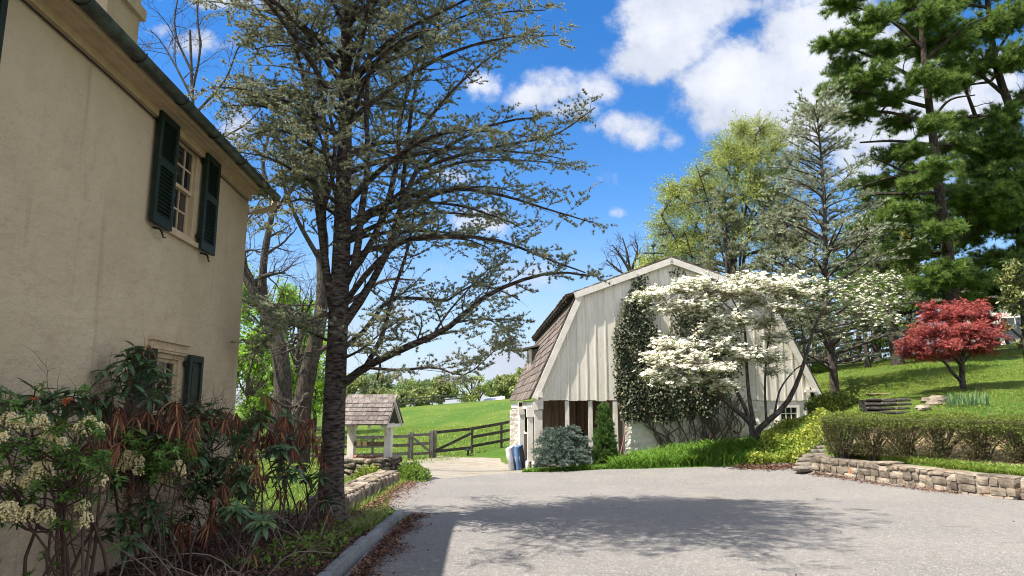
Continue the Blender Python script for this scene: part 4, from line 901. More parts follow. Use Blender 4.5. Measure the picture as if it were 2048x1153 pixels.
M_LIME = leafm('lime_leaves', [(.10, .22, .02), (.2, .36, .03), (.32, .5, .06)], .5)
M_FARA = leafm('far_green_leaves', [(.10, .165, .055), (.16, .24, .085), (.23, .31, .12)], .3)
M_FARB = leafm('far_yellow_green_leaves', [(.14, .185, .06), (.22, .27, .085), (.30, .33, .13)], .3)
M_CEDARS = leafm('silver_cedar_needles', [(.12, .145, .07), (.22, .26, .155), (.32, .37, .25), (.38, .42, .31), (.34, .31, .16)], .25)
M_ORANGE = leafm('ochre_leaves', [(.13, .14, .02), (.26, .22, .03), (.34, .24, .04)], .4)
M_MAPLE = leafm('red_maple_leaves', [(.14, .02, .021), (.28, .043, .042), (.41, .085, .07), (.52, .18, .13)], .35)
M_HOLLY = leafm('glossy_leaves', [(.02, .04, .01), (.06, .09, .02), (.16, .18, .05), (.30, .28, .10)], .15, rough=.35)
def polysample(poly, n):
    poly = np.asarray(poly, float); lo, hi = poly.min(0), poly.max(0); o = np.zeros((0, 2))
    while len(o) < n: p = lo + (hi-lo)*rng.random((n*2, 2)); o = np.vstack([o, p[inpoly(p[:, 0], p[:, 1], poly)]])
    return o[:n]
def tree(name, label, cat, base, group=None): return thing(name, label, cat, tuple(base), group)
def stack(lims):
    return np.stack([q[0] for q in lims]), np.stack([q[1] for q in lims])
def attach(P, c, low=.5):
    """nearest limb point, preferring points below the clump"""
    q = P.reshape(-1, 3); d = q - c; s = np.linalg.norm(d, axis=1) + np.maximum(d[:, 2], 0)*2; return q[np.argmin(s)]
def bez(a, b, lift, K=8):
    t = np.linspace(0, 1, K)[:, None]; m = (a+b)/2 + [0, 0, lift]; return (1-t)**2*a + 2*t*(1-t)*m + t*t*b
def clump_limbs(P, cl, lift=.12, r=.05):
    """cl: (centre, radii, n); a curved limb to every clump, and n twig ends through its volume"""
    LP, LR, TW, TR = [], [], [], []
    for c, rad, n in cl:
        a = attach(P, c); dist = np.linalg.norm(c-a); b = bez(a, c, dist*lift); LP.append(b); LR.append(np.linspace(r, r*.3, 8)*min(1.4, .4+dist*.35))
        e = rv(n)*(rng.random(n)**.4)[:, None]*rad + c; f = .35+.65*rng.random(n); k = np.minimum((f*7).astype(int), 6); s = b[k]
        for x, y in zip(s, e): TW.append(bez(x, y, .06*np.linalg.norm(y-x), 5) + np.vstack([np.zeros(3), rv(3)*.04*np.linalg.norm(y-x), np.zeros(3)])); TR.append(np.linspace(r*.22, r*.07, 5))
    return np.array(LP), np.array(LR), np.array(TW), np.array(TR)
# ---------------------------------------------------------------- the blue atlas cedar in the middle
seed(11); CY = 10.4
base = np.array([*at(662, 1042, CY)[:2], h1(*at(662, 1042, CY)[:2])])
e = tree('cedar_tree', 'tall blue atlas cedar with many upright limbs between house and drive', 'tree', base)
trunk = np.array([[*base[:2], base[2]-.15]] + [at(*q) for q in [(661, 1010, CY), (665, 900, CY), (670, 780, CY), (676, 650, CY), (683, 500, CY), (687, 380, CY), (690, 250, CY), (692, 100, CY), (695, -80, CY), (698, -250, CY), (700, -400, CY)]])
TP = resample(trunk, 44); sK = np.linspace(0, 1, 44); TR = np.interp(sK, [0, .02, .07, .2, .35, .5, .7, 1], [.31, .215, .175, .155, .135, .108, .07, .012])
L1 = [
 ([(672, 650, CY), (655, 560, CY), (640, 440, 10.3), (622, 320, 10.25), (612, 180, 10.2), (585, 80, 10.1), (560, -20, 10.0)], .085, .02),
 ([(655, 560, CY), (648, 430, 10.7), (655, 300, 10.8), (640, 150, 10.9), (650, 0, 11)], .05, .015),
 ([(640, 440, 10.3), (665, 350, 10.2), (668, 260, 10.1), (640, 180, 10), (625, 60, 9.9)], .05, .012),
 ([(690, 570, CY), (712, 520, 10.2), (722, 430, 10.1), (735, 330, 10.1), (733, 220, 10), (738, 100, 10), (740, -40, 9.9)], .075, .02),
 ([(690, 560, CY), (735, 500, 10.6), (770, 420, 10.7), (793, 330, 10.8), (800, 240, 10.9), (835, 120, 11), (880, 0, 11.1)], .07, .02),
 ([(688, 640, CY), (740, 570, 10.3), (775, 500, 10.2), (800, 420, 10.1), (835, 340, 10), (900, 290, 9.9), (1000, 245, 9.8), (1080, 235, 9.7)], .075, .016),
 ([(690, 650, CY), (730, 590, 10.8), (790, 470, 11), (810, 330, 11.2), (830, 180, 11.3), (870, 60, 11.4), (900, -40, 11.5)], .065, .018),
 ([(684, 770, CY), (730, 735, 10.3), (800, 700, 10.1), (865, 672, 10), (910, 645, 9.9), (960, 600, 9.8), (1030, 565, 9.7), (1110, 545, 9.6), (1180, 552, 9.5)], .085, .016),
 ([(730, 735, 10.3), (765, 670, 10.5), (785, 590, 10.6), (815, 500, 10.8), (830, 420, 10.9), (850, 360, 11)], .05, .014),
 ([(682, 700, CY), (730, 660, 10.9), (780, 600, 11.2), (850, 598, 11.5), (900, 600, 11.7), (935, 572, 11.9), (985, 575, 12), (1040, 600, 12.1)], .055, .012),
 ([(687, 610, CY), (740, 540, 10), (810, 480, 9.8), (900, 472, 9.6), (1000, 482, 9.4), (1100, 520, 9.3), (1170, 545, 9.2)], .06, .012),
 ([(835, 340, 10), (920, 310, 9.9), (1020, 288, 9.8), (1110, 270, 9.7), (1190, 215, 9.6)], .04, .01),
 ([(790, 330, 10.8), (880, 210, 11), (960, 130, 11.2), (1040, 80, 11.4), (1120, 70, 11.5)], .045, .01),
 ([(800, 420, 10.1), (900, 380, 9.9), (1000, 390, 9.8), (1100, 420, 9.7), (1185, 445, 9.6)], .045, .01),
 ([(688, 480, CY), (780, 400, 10.8), (900, 330, 11.2), (1020, 320, 11.4), (1150, 330, 11.6)], .05, .01),
 ([(692, 200, CY), (760, 130, 10.2), (860, 90, 10), (980, 30, 9.9), (1090, 20, 9.8)], .05, .01),
 ([(692, 120, CY), (620, 90, 10.2), (560, 60, 10), (500, 75, 9.9)], .04, .01), ([(690, 220, CY), (620, 190, 10.3), (560, 180, 10.1), (490, 180, 10)], .04, .01),
 ([(688, 330, CY), (620, 290, 10.1), (560, 260, 9.8), (500, 270, 9.6)], .04, .01), ([(686, 440, CY), (620, 400, 10.7), (560, 410, 10.9), (505, 440, 11)], .035, .01),
 ([(676, 690, CY), (620, 665, 10.6), (570, 640, 10.8), (525, 610, 11)], .03, .01), ([(678, 620, CY), (620, 640, 10.2), (560, 660, 10.1), (520, 690, 10)], .025, .01),
 ([(730, 735, 10.3), (800, 740, 9.8), (870, 735, 9.5), (930, 750, 9.3), (990, 700, 9.2)], .03, .008), ([(910, 645, 9.9), (980, 640, 9.6), (1020, 690, 9.5)], .02, .006),
 ([(865, 672, 10), (900, 620, 10.4), (960, 555, 10.6), (1020, 500, 10.8)], .025, .008), ([(680, 720, CY), (720, 700, 10.0), (770, 660, 9.8), (800, 640, 9.7)], .03, .008),
]
lims = [limb(q[0], q[1]*.82, q[2]*.8) for q in L1]; LP, LR = stack(lims)
# whorls of level branches all round the upper trunk
P2 = []; R2 = []
for z in np.arange(3.9, 11.6, .118):
    az = rng.random()*2*math.pi; k = (z-3.9)/7.7; prof = (1-k)**.55*.9+.12
    ln = prof*(2.35 + 1.1*math.cos(az) + ((2.0*max(0, 1-abs(z-7.2)/3.2)+.5)*-math.sin(az) if math.sin(az) < 0 else .7*math.sin(az)))*(.7+.5*rng.random()); j = np.argmin(abs(TP[:, 2]-z)); p = TP[j].copy(); D = np.array([math.cos(az), math.sin(az), .75]); pts = [p.copy()]
    for q in range(9): D = norm(D + [0, 0, -.11] + rv(1)[0]*.1); p = p + D*ln/9; pts.append(p.copy())
    P2.append(resample(pts, 14)); R2.append(np.linspace(.016+.010*ln, .006, 14))
for k in range(22):
    az = math.radians(-125+85*rng.random()); z = 5.8+4.2*rng.random(); ln = 3.6+1.5*rng.random()-.2*(z-5.8); j = np.argmin(abs(TP[:, 2]-z)); p = TP[j].copy(); D = np.array([math.cos(az), math.sin(az), .65]); pts = [p.copy()]
    for q in range(9): D = norm(D + [0, 0, -.10] + rv(1)[0]*.1); p = p + D*ln/9; pts.append(p.copy())
    P2.append(resample(pts, 14)); R2.append(np.linspace(.045, .006, 14))
P2 = np.array(P2); R2 = np.array(R2)
mb = MB(); mb.tubes(TP, TR, 14); mb.tubes(LP, LR, 8); mb.tubes(P2, R2, 6)
AP = np.concatenate([LP, P2]); AR = np.concatenate([LR, R2])
S, SR, _ = spawn(AP, AR, 17, .2, 1., 1.0, .72, K=7, up=.12, flat=.45, wig=.16, rs=.35, lt=lambda t: 1.15-.6*t, rmin=.004)
kS = rng.random(len(S)) < .84
T3, T3R, _ = spawn(S[kS], SR[kS], 7, .15, 1., .85, .24, K=5, up=.1, flat=.6, wig=.2, rs=.5, rmin=.0022)
D, DR, _ = spawn(AP, AR, 3, .1, .8, 1.3, .5, K=6, up=-.35, wig=.3, rs=.2, rmin=.003)       # dead bare twigs
mb.build('trunk', M_BARK_C, e, smooth=True)
mb = MB(); mb.tubes(S, np.minimum(SR, .012), 4); mb.tubes(T3, np.minimum(T3R, .004), 3); mb.tubes(D, np.minimum(DR, .006), 3); D2, D2R, _ = spawn(D, np.minimum(DR, .005), 3, .3, 1, .8, .22, K=4, wig=.3); mb.tubes(D2, D2R, 3); mb.build('twigs', M_TWIG, e)
mb = MB()
for PP, n, t0 in ((T3, 9, .05), (S[kS], 8, .3), (P2, 12, .5)):
    C, T, i = along(PP, n, t0, 1.); keep = rng.random(len(C)) < .88; C = C[keep]; T = T[keep]; i = i[keep]
    C = C + rv(len(C))*.006; pv_ = rng.random(len(PP)); a = np.clip(.45 + .5*(pv_[i]-.5) + .12*rng.normal(size=len(C)), 0, .86); a = np.where(rng.random(len(C)) < .10, .98, a)
    mb.needles(C, T*.5 + [0, 0, .55], 9, .043, .013, .95, a)
mb.build('crown', M_CEDAR, e)
# ---------------------------------------------------------------- old bare trees behind it
def bare_tree(name, label, base, lims, mat, n1=7, n2=6, n3=5, ln=1.6, group=None, tw=M_TWIG, leaf=None):
    e = tree(name, label, 'tree', base, group); LP, LR = stack([limb(*q) for q in lims])
    a, ar, _ = spawn(LP[1:], LR[1:], n1, .25, 1., .8, ln, K=8, up=.25, wig=.26, rs=.5, lt=lambda t: 1.2-.6*t); b, br, _ = spawn(a, ar, n2, .2, 1., .8, ln*.45, K=6, up=.2, wig=.25, rs=.55, rmin=.008); c, cr, _ = spawn(b, br, n3, .2, 1., .7, ln*.22, K=4, up=.1, wig=.2, rs=.6, rmin=.006)
    mb = MB(); mb.tubes(LP, LR, 10); mb.tubes(a, ar, 6); mb.build('trunk', mat, e, smooth=True)
    mb = MB(); mb.tubes(b, br, 4); mb.tubes(c, np.minimum(cr, .012), 3); mb.build('twigs', tw, e)
    if leaf:
        C, T, i = along(np.concatenate([c]), leaf[1], .3, 1); mb = MB(); mb.leaves(C, rv(len(C))+[0, 0, -.2], rv(len(C)), leaf[2]*(.6+.6*rng.random(len(C))), leaf[2]*.6, rng.random(len(C))); mb.build('crown', leaf[0], e)
    return e
seed(21); b0 = gp(598, 23.)
bare_tree('old_tree', 'gnarled bare old tree just left of the cedar trunk with broken limbs', b0, [
 ([(598, 945, 23), (598, 900, 23), (606, 800, 23), (622, 720, 23), (640, 640, 23), (645, 560, 23), (640, 500, 23)], .37, .16), ([(606, 800, 23), (614, 790, 22.4), (600, 808, 22.2), (575, 815, 22), (540, 795, 21.8)], .12, .03), ([(640, 640, 23), (612, 650, 22.6), (598, 690, 22.4), (590, 720, 22.2)], .13, .05),
 ([(645, 560, 23), (650, 480, 23.4), (640, 400, 23.6), (655, 300, 23.8), (640, 200, 24)], .15, .04), ([(622, 720, 23), (660, 690, 24), (720, 690, 25), (760, 720, 25.5), (745, 790, 26)], .1, .03), ([(640, 640, 23), (720, 590, 24), (770, 560, 25), (830, 560, 26)], .1, .03), ([(612, 650, 22.6), (585, 620, 22), (545, 612, 21.6), (500, 610, 21.5)], .10, .03), ([(640, 520, 23), (600, 450, 22.5), (570, 380, 22), (560, 300, 21.8)], .09, .03)], M_BARK_G, 6, 5, 5, 1.5)
seed(22); b0 = gp(560, 26.)
bare_tree('old_tree', 'leaning dark old tree with forked limbs close to the house corner', b0, [
 ([(562, 900, 26), (562, 840, 26), (566, 760, 26), (556, 690, 26), (530, 620, 26), (505, 575, 26), (488, 540, 26)], .4, .2), ([(530, 620, 26), (525, 570, 26), (530, 500, 26), (540, 450, 26), (545, 400, 26), (525, 330, 26), (540, 260, 26)], .17, .05), ([(505, 575, 26), (515, 560, 25.6), (535, 550, 25.4), (570, 545, 25)], .1, .03), ([(488, 540, 26), (480, 480, 26.2), (460, 400, 26.5), (470, 300, 26.8)], .16, .05), ([(535, 620, 26), (570, 612, 26.5), (600, 640, 27), (625, 600, 27)], .12, .04), ([(545, 430, 26), (580, 380, 25.6), (610, 330, 25.4), (600, 260, 25)], .09, .03), ([(510, 580, 26), (480, 520, 25.5), (500, 500, 25), (520, 505, 24.6)], .08, .03), ([(566, 700, 26), (520, 690, 25.5), (505, 720, 25), (490, 790, 25)], .07, .03)], M_BARK_D, 7, 5, 5, 1.7)
seed(23); b0 = gp(400, 24.)
bare_tree('bare_tree', 'bare winter tree rising behind the house roof', b0, [
 ([(400, 900, 24), (400, 700, 24), (398, 500, 24), (392, 350, 24), (385, 200, 24), (380, 60, 24)], .16, .04), ([(390, 330, 24), (440, 280, 24), (490, 250, 24), (520, 220, 24)], .055, .02), ([(386, 200, 24), (350, 130, 24), (320, 80, 24), (300, 60, 24)], .05, .018), ([(385, 180, 24), (400, 100, 24), (395, 20, 24), (410, -60, 24)], .05, .018), ([(395, 400, 24), (440, 330, 23.6), (480, 330, 23.4), (530, 340, 23.2)], .05, .018), ([(386, 150, 24), (350, 60, 24), (360, -30, 24)], .05, .018), ([(388, 230, 24), (450, 160, 24), (480, 90, 24), (530, 60, 24)], .05, .018)], M_BARK_D, 7, 6, 5, 1.5)
seed(24); b0 = gp(1262, 52)
bare_tree('bare_tree', 'bare spreading tree behind the ridge of the barn', b0, [([(1262, 800, 52), (1262, 620, 52), (1262, 540, 52)], .3, .2), ([(1262, 545, 52), (1240, 510, 52), (1225, 490, 52)], .14, .04), ([(1262, 545, 52), (1275, 500, 52), (1270, 480, 52)], .12, .04), ([(1262, 560, 52), (1225, 530, 52), (1212, 520, 52)], .1, .04), ([(1262, 550, 52), (1255, 510, 52), (1245, 475, 52)], .1, .04)], M_BARK_G, 6, 5, 5, 1.3)
# ---------------------------------------------------------------- leafy trees from clumps
def leafy(name, label, base_px, Y, crown, mat, leaf, n, nt_=30, group=None, bark=M_BARK_G, ncl=16, r=.22, vase=False, leafw=.6, hollow=.6, bare=0):
    """crown: (px_left, px_right, py_top, py_bottom); limbs rise from the trunk and leaf clumps fill an uneven ellipsoid"""
    b = gp(base_px, Y); e = tree(name, label, 'tree', b, group); l, rr, t, bo_ = crown; cx = (l+rr)/2; cy = (t+bo_)/2
    c = at(cx, cy, Y); rx = (rr-l)/2/F*Y; rz = (bo_-t)/2/F*Y*1.02
    fork = b + np.array([(c[0]-b[0])*.3, 0, max((c[2]-rz*.75-b[2]), .2*(c[2]-b[2]))]); top = c + [0, 0, rz*.55]
    lims = [(resample([b-[0, 0, .2], (b+fork)/2+rv(1)[0]*.05*rx, fork, (fork+top)/2 + rv(1)[0]*.12*rx, top], 14), np.linspace(r, r*.25, 14))]
    nl = 11 if vase else 7
    for k in range(nl):
        az = 2*math.pi*(k+rng.random()*.7)/nl; s0 = fork + (top-fork)*(.5*rng.random()*(0.4 if vase else 1)); ed = c + np.array([math.cos(az)*rx*.62, math.sin(az)*rx*.62, rz*(.1+.65*rng.random() if vase else -.3+.8*rng.random())])
        lims.append((resample([s0, (s0+ed)/2 + [0, 0, rz*(.02 if vase else .05)] + rv(1)[0]*.07*rx, ed], 14), np.linspace(r*.42, r*.12, 14)))
    LP, LR = stack(lims); cl = []
    u = rv(ncl)*(hollow + (1-hollow)*rng.random(ncl)**.5)[:, None]
    for q in u: sz = (.26+.2*rng.random()); cl.append((c + q*[rx*.82, rx*.82, rz*.82], np.array([rx*sz, rx*sz, rz*sz*.8]), nt_))
    A, AR_, Tw, TwR = clump_limbs(LP, cl, .1, r*.25)
    mb = MB(); mb.tubes(LP, LR, 8); mb.tubes(A, AR_, 5); mb.build('trunk', bark, e, smooth=True)
    mb = MB(); mb.tubes(Tw, TwR, 3); mb.build('twigs', M_TWIG if bark is M_BARK_D else M_TWIGL, e)
    if n:
        C, T, i = along(Tw, n, .25, 1.); C = C + rv(len(C))*leaf*.9; ca = rng.random(ncl)[(i//nt_)]; a = np.clip(.5+.5*(ca-.5)+.22*rng.normal(size=len(C)), 0, 1)
        mb = MB(); mb.leaves(C, norm(rv(len(C))+[0, 0, -.25]), rv(len(C))+[0, 0, .6], leaf*(.6+.7*rng.random(len(C))), leaf*leafw, a); mb.build('crown', mat, e)
    return e
seed(31)
G1 = 'spring green trees beyond the old trees'
for k, (bx, Y, cr, lb) in enumerate([
 (520, 46, (455, 600, 480, 760), 'lime green leafy tree nearest the house corner'), (590, 50, (520, 660, 560, 800), 'lime green leafy tree behind the gnarled old trunk'),
 (500, 40, (440, 570, 640, 860), 'low fresh green tree filling the gap beside the house wall'), (630, 58, (560, 690, 660, 830), 'small fresh green tree behind the cedar trunk'), (545, 62, (480, 620, 690, 850), 'dense fresh green tree at the back of the lawn')]):
    leafy('leafy_tree', lb, bx, Y, cr, M_LIME, .24, 11, 26, G1, M_BARK_D, 18, .2)
seed(32)
FT = [(700, 120, (655, 745, 742, 815), M_SPRING, 'pale green tree behind the well roof'), (745, 150, (710, 790, 735, 812), M_LIME, 'rounded green tree right of the well roof, far off'), (805, 160, (768, 850, 752, 812), M_LIME, 'tall green tree in the middle of the far treeline'), (850, 165, (820, 890, 758, 810), M_LIME, 'small green tree left of the yellow green pair'),
 (790, 118, (770, 825, 780, 815), M_SPRING, 'low bright yellow bush at the far meadow edge'), (760, 125, (735, 785, 775, 818), M_SPRING, 'low olive bush at the far meadow edge'), (880, 128, (858, 915, 750, 812), M_SPRING, 'yellow green tree left of the bare grey tree'), (985, 170, (965, 1010, 752, 800), M_LIME, 'bluish green tree right of the bare grey tree'), (1015, 140, (985, 1050, 745, 800), M_SPRING, 'bright tree beside the barn roof, far right of the treeline'), (1045, 118, (1015, 1090, 738, 800), M_SPRING, 'broad bright tree half behind the barn roof'), (650, 140, (610, 690, 745, 818), M_LIME, 'green tree behind the cedar trunk in the far treeline'), (840, 118, (815, 868, 778, 812), M_SPRING, 'low green bush under the far treeline')]
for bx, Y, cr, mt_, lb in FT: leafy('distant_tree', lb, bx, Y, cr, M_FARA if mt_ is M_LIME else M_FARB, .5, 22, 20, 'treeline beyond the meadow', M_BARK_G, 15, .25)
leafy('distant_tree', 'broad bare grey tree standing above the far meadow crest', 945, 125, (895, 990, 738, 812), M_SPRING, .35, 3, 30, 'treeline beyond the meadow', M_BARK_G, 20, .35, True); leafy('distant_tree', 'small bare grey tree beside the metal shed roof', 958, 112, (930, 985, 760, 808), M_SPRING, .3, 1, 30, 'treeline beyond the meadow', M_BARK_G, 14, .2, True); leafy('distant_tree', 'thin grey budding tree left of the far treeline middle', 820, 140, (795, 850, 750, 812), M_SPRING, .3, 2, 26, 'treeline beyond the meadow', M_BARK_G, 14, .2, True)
seed(33)
def big_spring(label, base_px, Y, lims, cl, leaf, n, mat, group=None, hull=None):
    b = gp(base_px, Y); e = tree('spring_tree', label, 'tree', b, group); LP, LR = stack([limb(*q) for q in lims]); LP[0, 0] = b - [0, 0, .2]
    cl = list(cl) + [((a[0]+b_[0])/2 + rng.normal(0, 8), (a[1]+b_[1])/2 + rng.normal(0, 8), a[2]*1.1, a[3]*1.1, 26) for a in cl for b_ in cl if 20 < math.hypot(a[0]-b_[0], a[1]-b_[1]) < 78 and a < b_]
    if hull: cl += [(x, y, 40, 40, 24) for x, y in polysample(hull, 55)]
    cc = [(at(px, py, Y+rng.normal(0, rx_/F*Y*.9)), np.array([rx_, rx_, ry_])/F*Y*1.25, nn) for px, py, rx_, ry_, nn in cl]
    A, AR_, Tw, TwR = clump_limbs(LP, cc, .04, .07); mb = MB(); mb.tubes(LP, LR, 8); mb.tubes(A, AR_, 5); mb.build('trunk', M_BARK_D, e, smooth=True); mb = MB(); mb.tubes(Tw, TwR, 3); mb.build('twigs', M_TWIG, e)
    C, T, i = along(Tw, n, .35, 1.); C = C + rv(len(C))*leaf*1.8; mb = MB(); mb.leaves(C, rv(len(C))+[0, 0, -.2], rv(len(C))+[0, 0, .5], leaf*(.6+.7*rng.random(len(C))), leaf*.62, np.clip(.5+.25*rng.normal(size=len(C)), 0, 1)); mb.build('crown', mat, e)
big_spring('tall yellow green budding tree fanning out behind the barn ridge', 1475, 42, [([(1475, 760, 42), (1475, 650, 42), (1470, 560, 42), (1468, 450, 42), (1475, 330, 42), (1490, 260, 42)], .28, .05)] + [([(1472, 640, 42), (1472+dx*.3, 560-20*k, 42+dy*.3), (1472+dx*.75, yy+60, 42+dy), (1472+dx, yy, 42+dy*1.3)], .09, .025) for k, (dx, yy, dy) in enumerate([(-150, 430, -1), (-120, 370, 1.5), (-80, 330, -2), (-40, 290, 2), (40, 270, -1.5), (80, 280, 2), (110, 330, -1), (60, 400, -3), (-100, 470, -3), (-160, 520, 1)])],
 [(1310, 520, 40, 40, 45), (1320, 470, 40, 36, 50), (1345, 420, 40, 40, 55), (1335, 380, 30, 30, 40), (1385, 370, 42, 42, 60), (1420, 410, 45, 45, 55), (1420, 340, 40, 36, 55), (1450, 290, 36, 40, 60), (1480, 260, 34, 30, 50), (1525, 255, 36, 28, 55), (1555, 290, 34, 36, 50), (1500, 320, 42, 42, 60), (1480, 390, 45, 45, 55), (1540, 370, 40, 45, 50), (1400, 470, 50, 40, 55), (1370, 500, 45, 40, 45), (1470, 470, 50, 40, 45), (1290, 545, 26, 26, 25), (1550, 440, 40, 40, 30)], .10, 30, M_YSPRING, hull=[(1290, 545), (1300, 440), (1345, 370), (1410, 335), (1445, 262), (1500, 245), (1560, 262), (1600, 330), (1605, 520)])
leafy('leafy_tree', 'ochre budding tree between the blue conifer and the big pine', 1760, 52, (1700, 1860, 385, 640), M_ORANGE, .25, 10, 30, None, M_BARK_D, 18, .25)
leafy('leafy_tree', 'pale green tree low behind the right edge pine', 1985, 62, (1930, 2060, 500, 640), M_SPRING, .3, 10, 26, None, M_BARK_D, 14, .2)
leafy('leafy_tree', 'bright yellow green tree low behind the barn ridge left side', 1285, 60, (1245, 1345, 500, 640), M_YSPRING, .26, 9, 26, None, M_BARK_G, 16, .2)
# ---------------------------------------------------------------- conifers on the right
def conifer(name, label, base_px, Y, top, width, mat, ntier, nper, tuft, needle, base_t=.12, up=.35, group=None, r=.22, seed_=0, dens=9, bark=M_BARK_D, cut=1., light=0.):
    seed(seed_); b = gp(base_px, Y); tp = at(*top, Y); e = tree(name, label, 'tree', b, group); hgt = tp[2]-b[2]; TP = resample([b-[0, 0, .2], b+(tp-b)*.3+rv(1)[0]*.1, b+(tp-b)*.65+rv(1)[0]*.1, tp], 24); TR = np.linspace(r, .015, 24)
    P = []; R = []; rad = width/F*Y
    for k in range(ntier*nper):
        t = base_t + (1-base_t)*(k+rng.random())/(ntier*nper); az = rng.random()*2*math.pi; f = t*23; j = min(int(f), 22); p = TP[j] + (TP[j+1]-TP[j])*(f-j); ln = rad*((1-t)**.75*cut+.05)*(.65+.5*rng.random()); D = np.array([math.cos(az), math.sin(az), up+.5*t]); pts = [p]
        for q in range(7): D = norm(D + [0, 0, -.07] + rv(1)[0]*.1); p = p + D*ln/7; pts.append(p)
        P.append(resample(pts, 10)); R.append(np.linspace(.02+.012*ln, .008, 10))
    P = np.array(P); R = np.array(R); S, SR, _ = spawn(P, R, 9, .2, 1, .9, rad*.26, K=5, up=.1, flat=.4, wig=.15, rs=.4, lt=lambda t: 1.2-.7*t)
    mb = MB(); mb.tubes(TP, TR, 10); mb.tubes(P, R, 5); mb.build('trunk', bark, e, smooth=True); mb = MB(); mb.tubes(S, np.minimum(SR, .02), 3); mb.build('twigs', M_TWIG, e)
    mb = MB()
    for PP, n in ((S, dens), (P, dens+4)):
        C, T, i = along(PP, n, .15, 1.); C = C + rv(len(C))*needle*.2; mb.needles(C, T*.8+[0, 0, .5], tuft, needle*1.35, needle*.3, .75, np.clip(.45+light+.25*rng.normal(size=len(C)), 0, 1))
    mb.build('crown', mat, e); return e
conifer('cedar_tree', 'slender silvery blue cedar with pale needles right of the barn', 1672, 26, (1632, 200), 240, M_CEDARS, 27, 4, 6, .12, .08, .42, None, .17, 41, 6, light=.1)
conifer('conifer', 'small dark blue green conifer behind the dogwood blossoms', 1452, 33, (1450, 385), 95, M_CEDAR, 18, 4, 6, .13, .05, .2, None, .15, 42, 8, light=-.02)
conifer('conifer', 'second dark conifer filling behind the dogwood and barn roof', 1560, 36, (1575, 420), 130, M_CEDAR, 20, 6, 7, .15, .05, .2, None, .2, 43, 10, light=-.12)
conifer('conifer', 'dark green conifer between pines low on the right', 1820, 40, (1830, 330), 150, M_PINE, 18, 6, 8, .18, .15, .15, None, .22, 44, 10, light=-.1)
conifer('conifer', 'green fir filling the gap between silvery cedar and tall pine', 1755, 38, (1752, 380), 120, M_PINE, 18, 5, 7, .16, .1, .1, None, .2, 45, 9, light=0.)
def pine(label, base_px, Y, trunk, r0, lims, clumps, sd):
    seed(sd); b = gp(base_px, Y); e = tree('pine_tree', label, 'tree', b, 'tall pines on the right'); TP = resample([b-[0, 0, .2]] + [at(px, py, Y) for px, py in trunk], 30); TR = np.linspace(r0, .03, 30)
    LP, LR = stack([limb(*q) for q in lims]); P0 = np.concatenate([LP.reshape(-1, 3), TP]); cc = []
    for px, py, rx, ry, n, dy in clumps: cc.append((at(px, py, Y+dy), np.array([rx, rx*1.05, ry])/F*(Y+dy), int(n*1.12)))
    A, AR_, Tw, TwR = clump_limbs(P0[None], cc, .08, .075)
    mb = MB(); mb.tubes(TP, TR, 12); mb.tubes(LP, LR, 7); mb.tubes(A, AR_, 5); D, DR, _ = spawn(np.concatenate([LP, A[:, ::1][:, :8].repeat(1, 0)[:, np.linspace(0, 7, 14).astype(int)]]), np.concatenate([LR, AR_[:, np.linspace(0, 7, 14).astype(int)]]), 3, .2, .9, 1., 1.0, K=6, wig=.25, rs=.35); mb.tubes(D, np.minimum(DR, .025), 4); mb.build('trunk', M_BARK_P, e, smooth=True)
    mb = MB(); mb.tubes(Tw, TwR, 3); mb.build('twigs', M_TWIG, e)
    C, T, i = along(Tw, 14, .25, 1.); C2 = Tw[:, -1]; T2 = norm(Tw[:, -1]-Tw[:, -2]); C = np.vstack([C, C2]); T = np.vstack([T, T2]); C = C + rv(len(C))*.05
    mb = MB(); mb.needles(C, T*.5+[0, 0, .55], 14, .27, .024, .8, np.clip(.45+.24*rng.normal(size=len(C)), 0, 1)); mb.build('crown', M_PINE, e)
PY1 = 31.; q_ = lambda *p: [(x, y, PY1) for x, y in p]
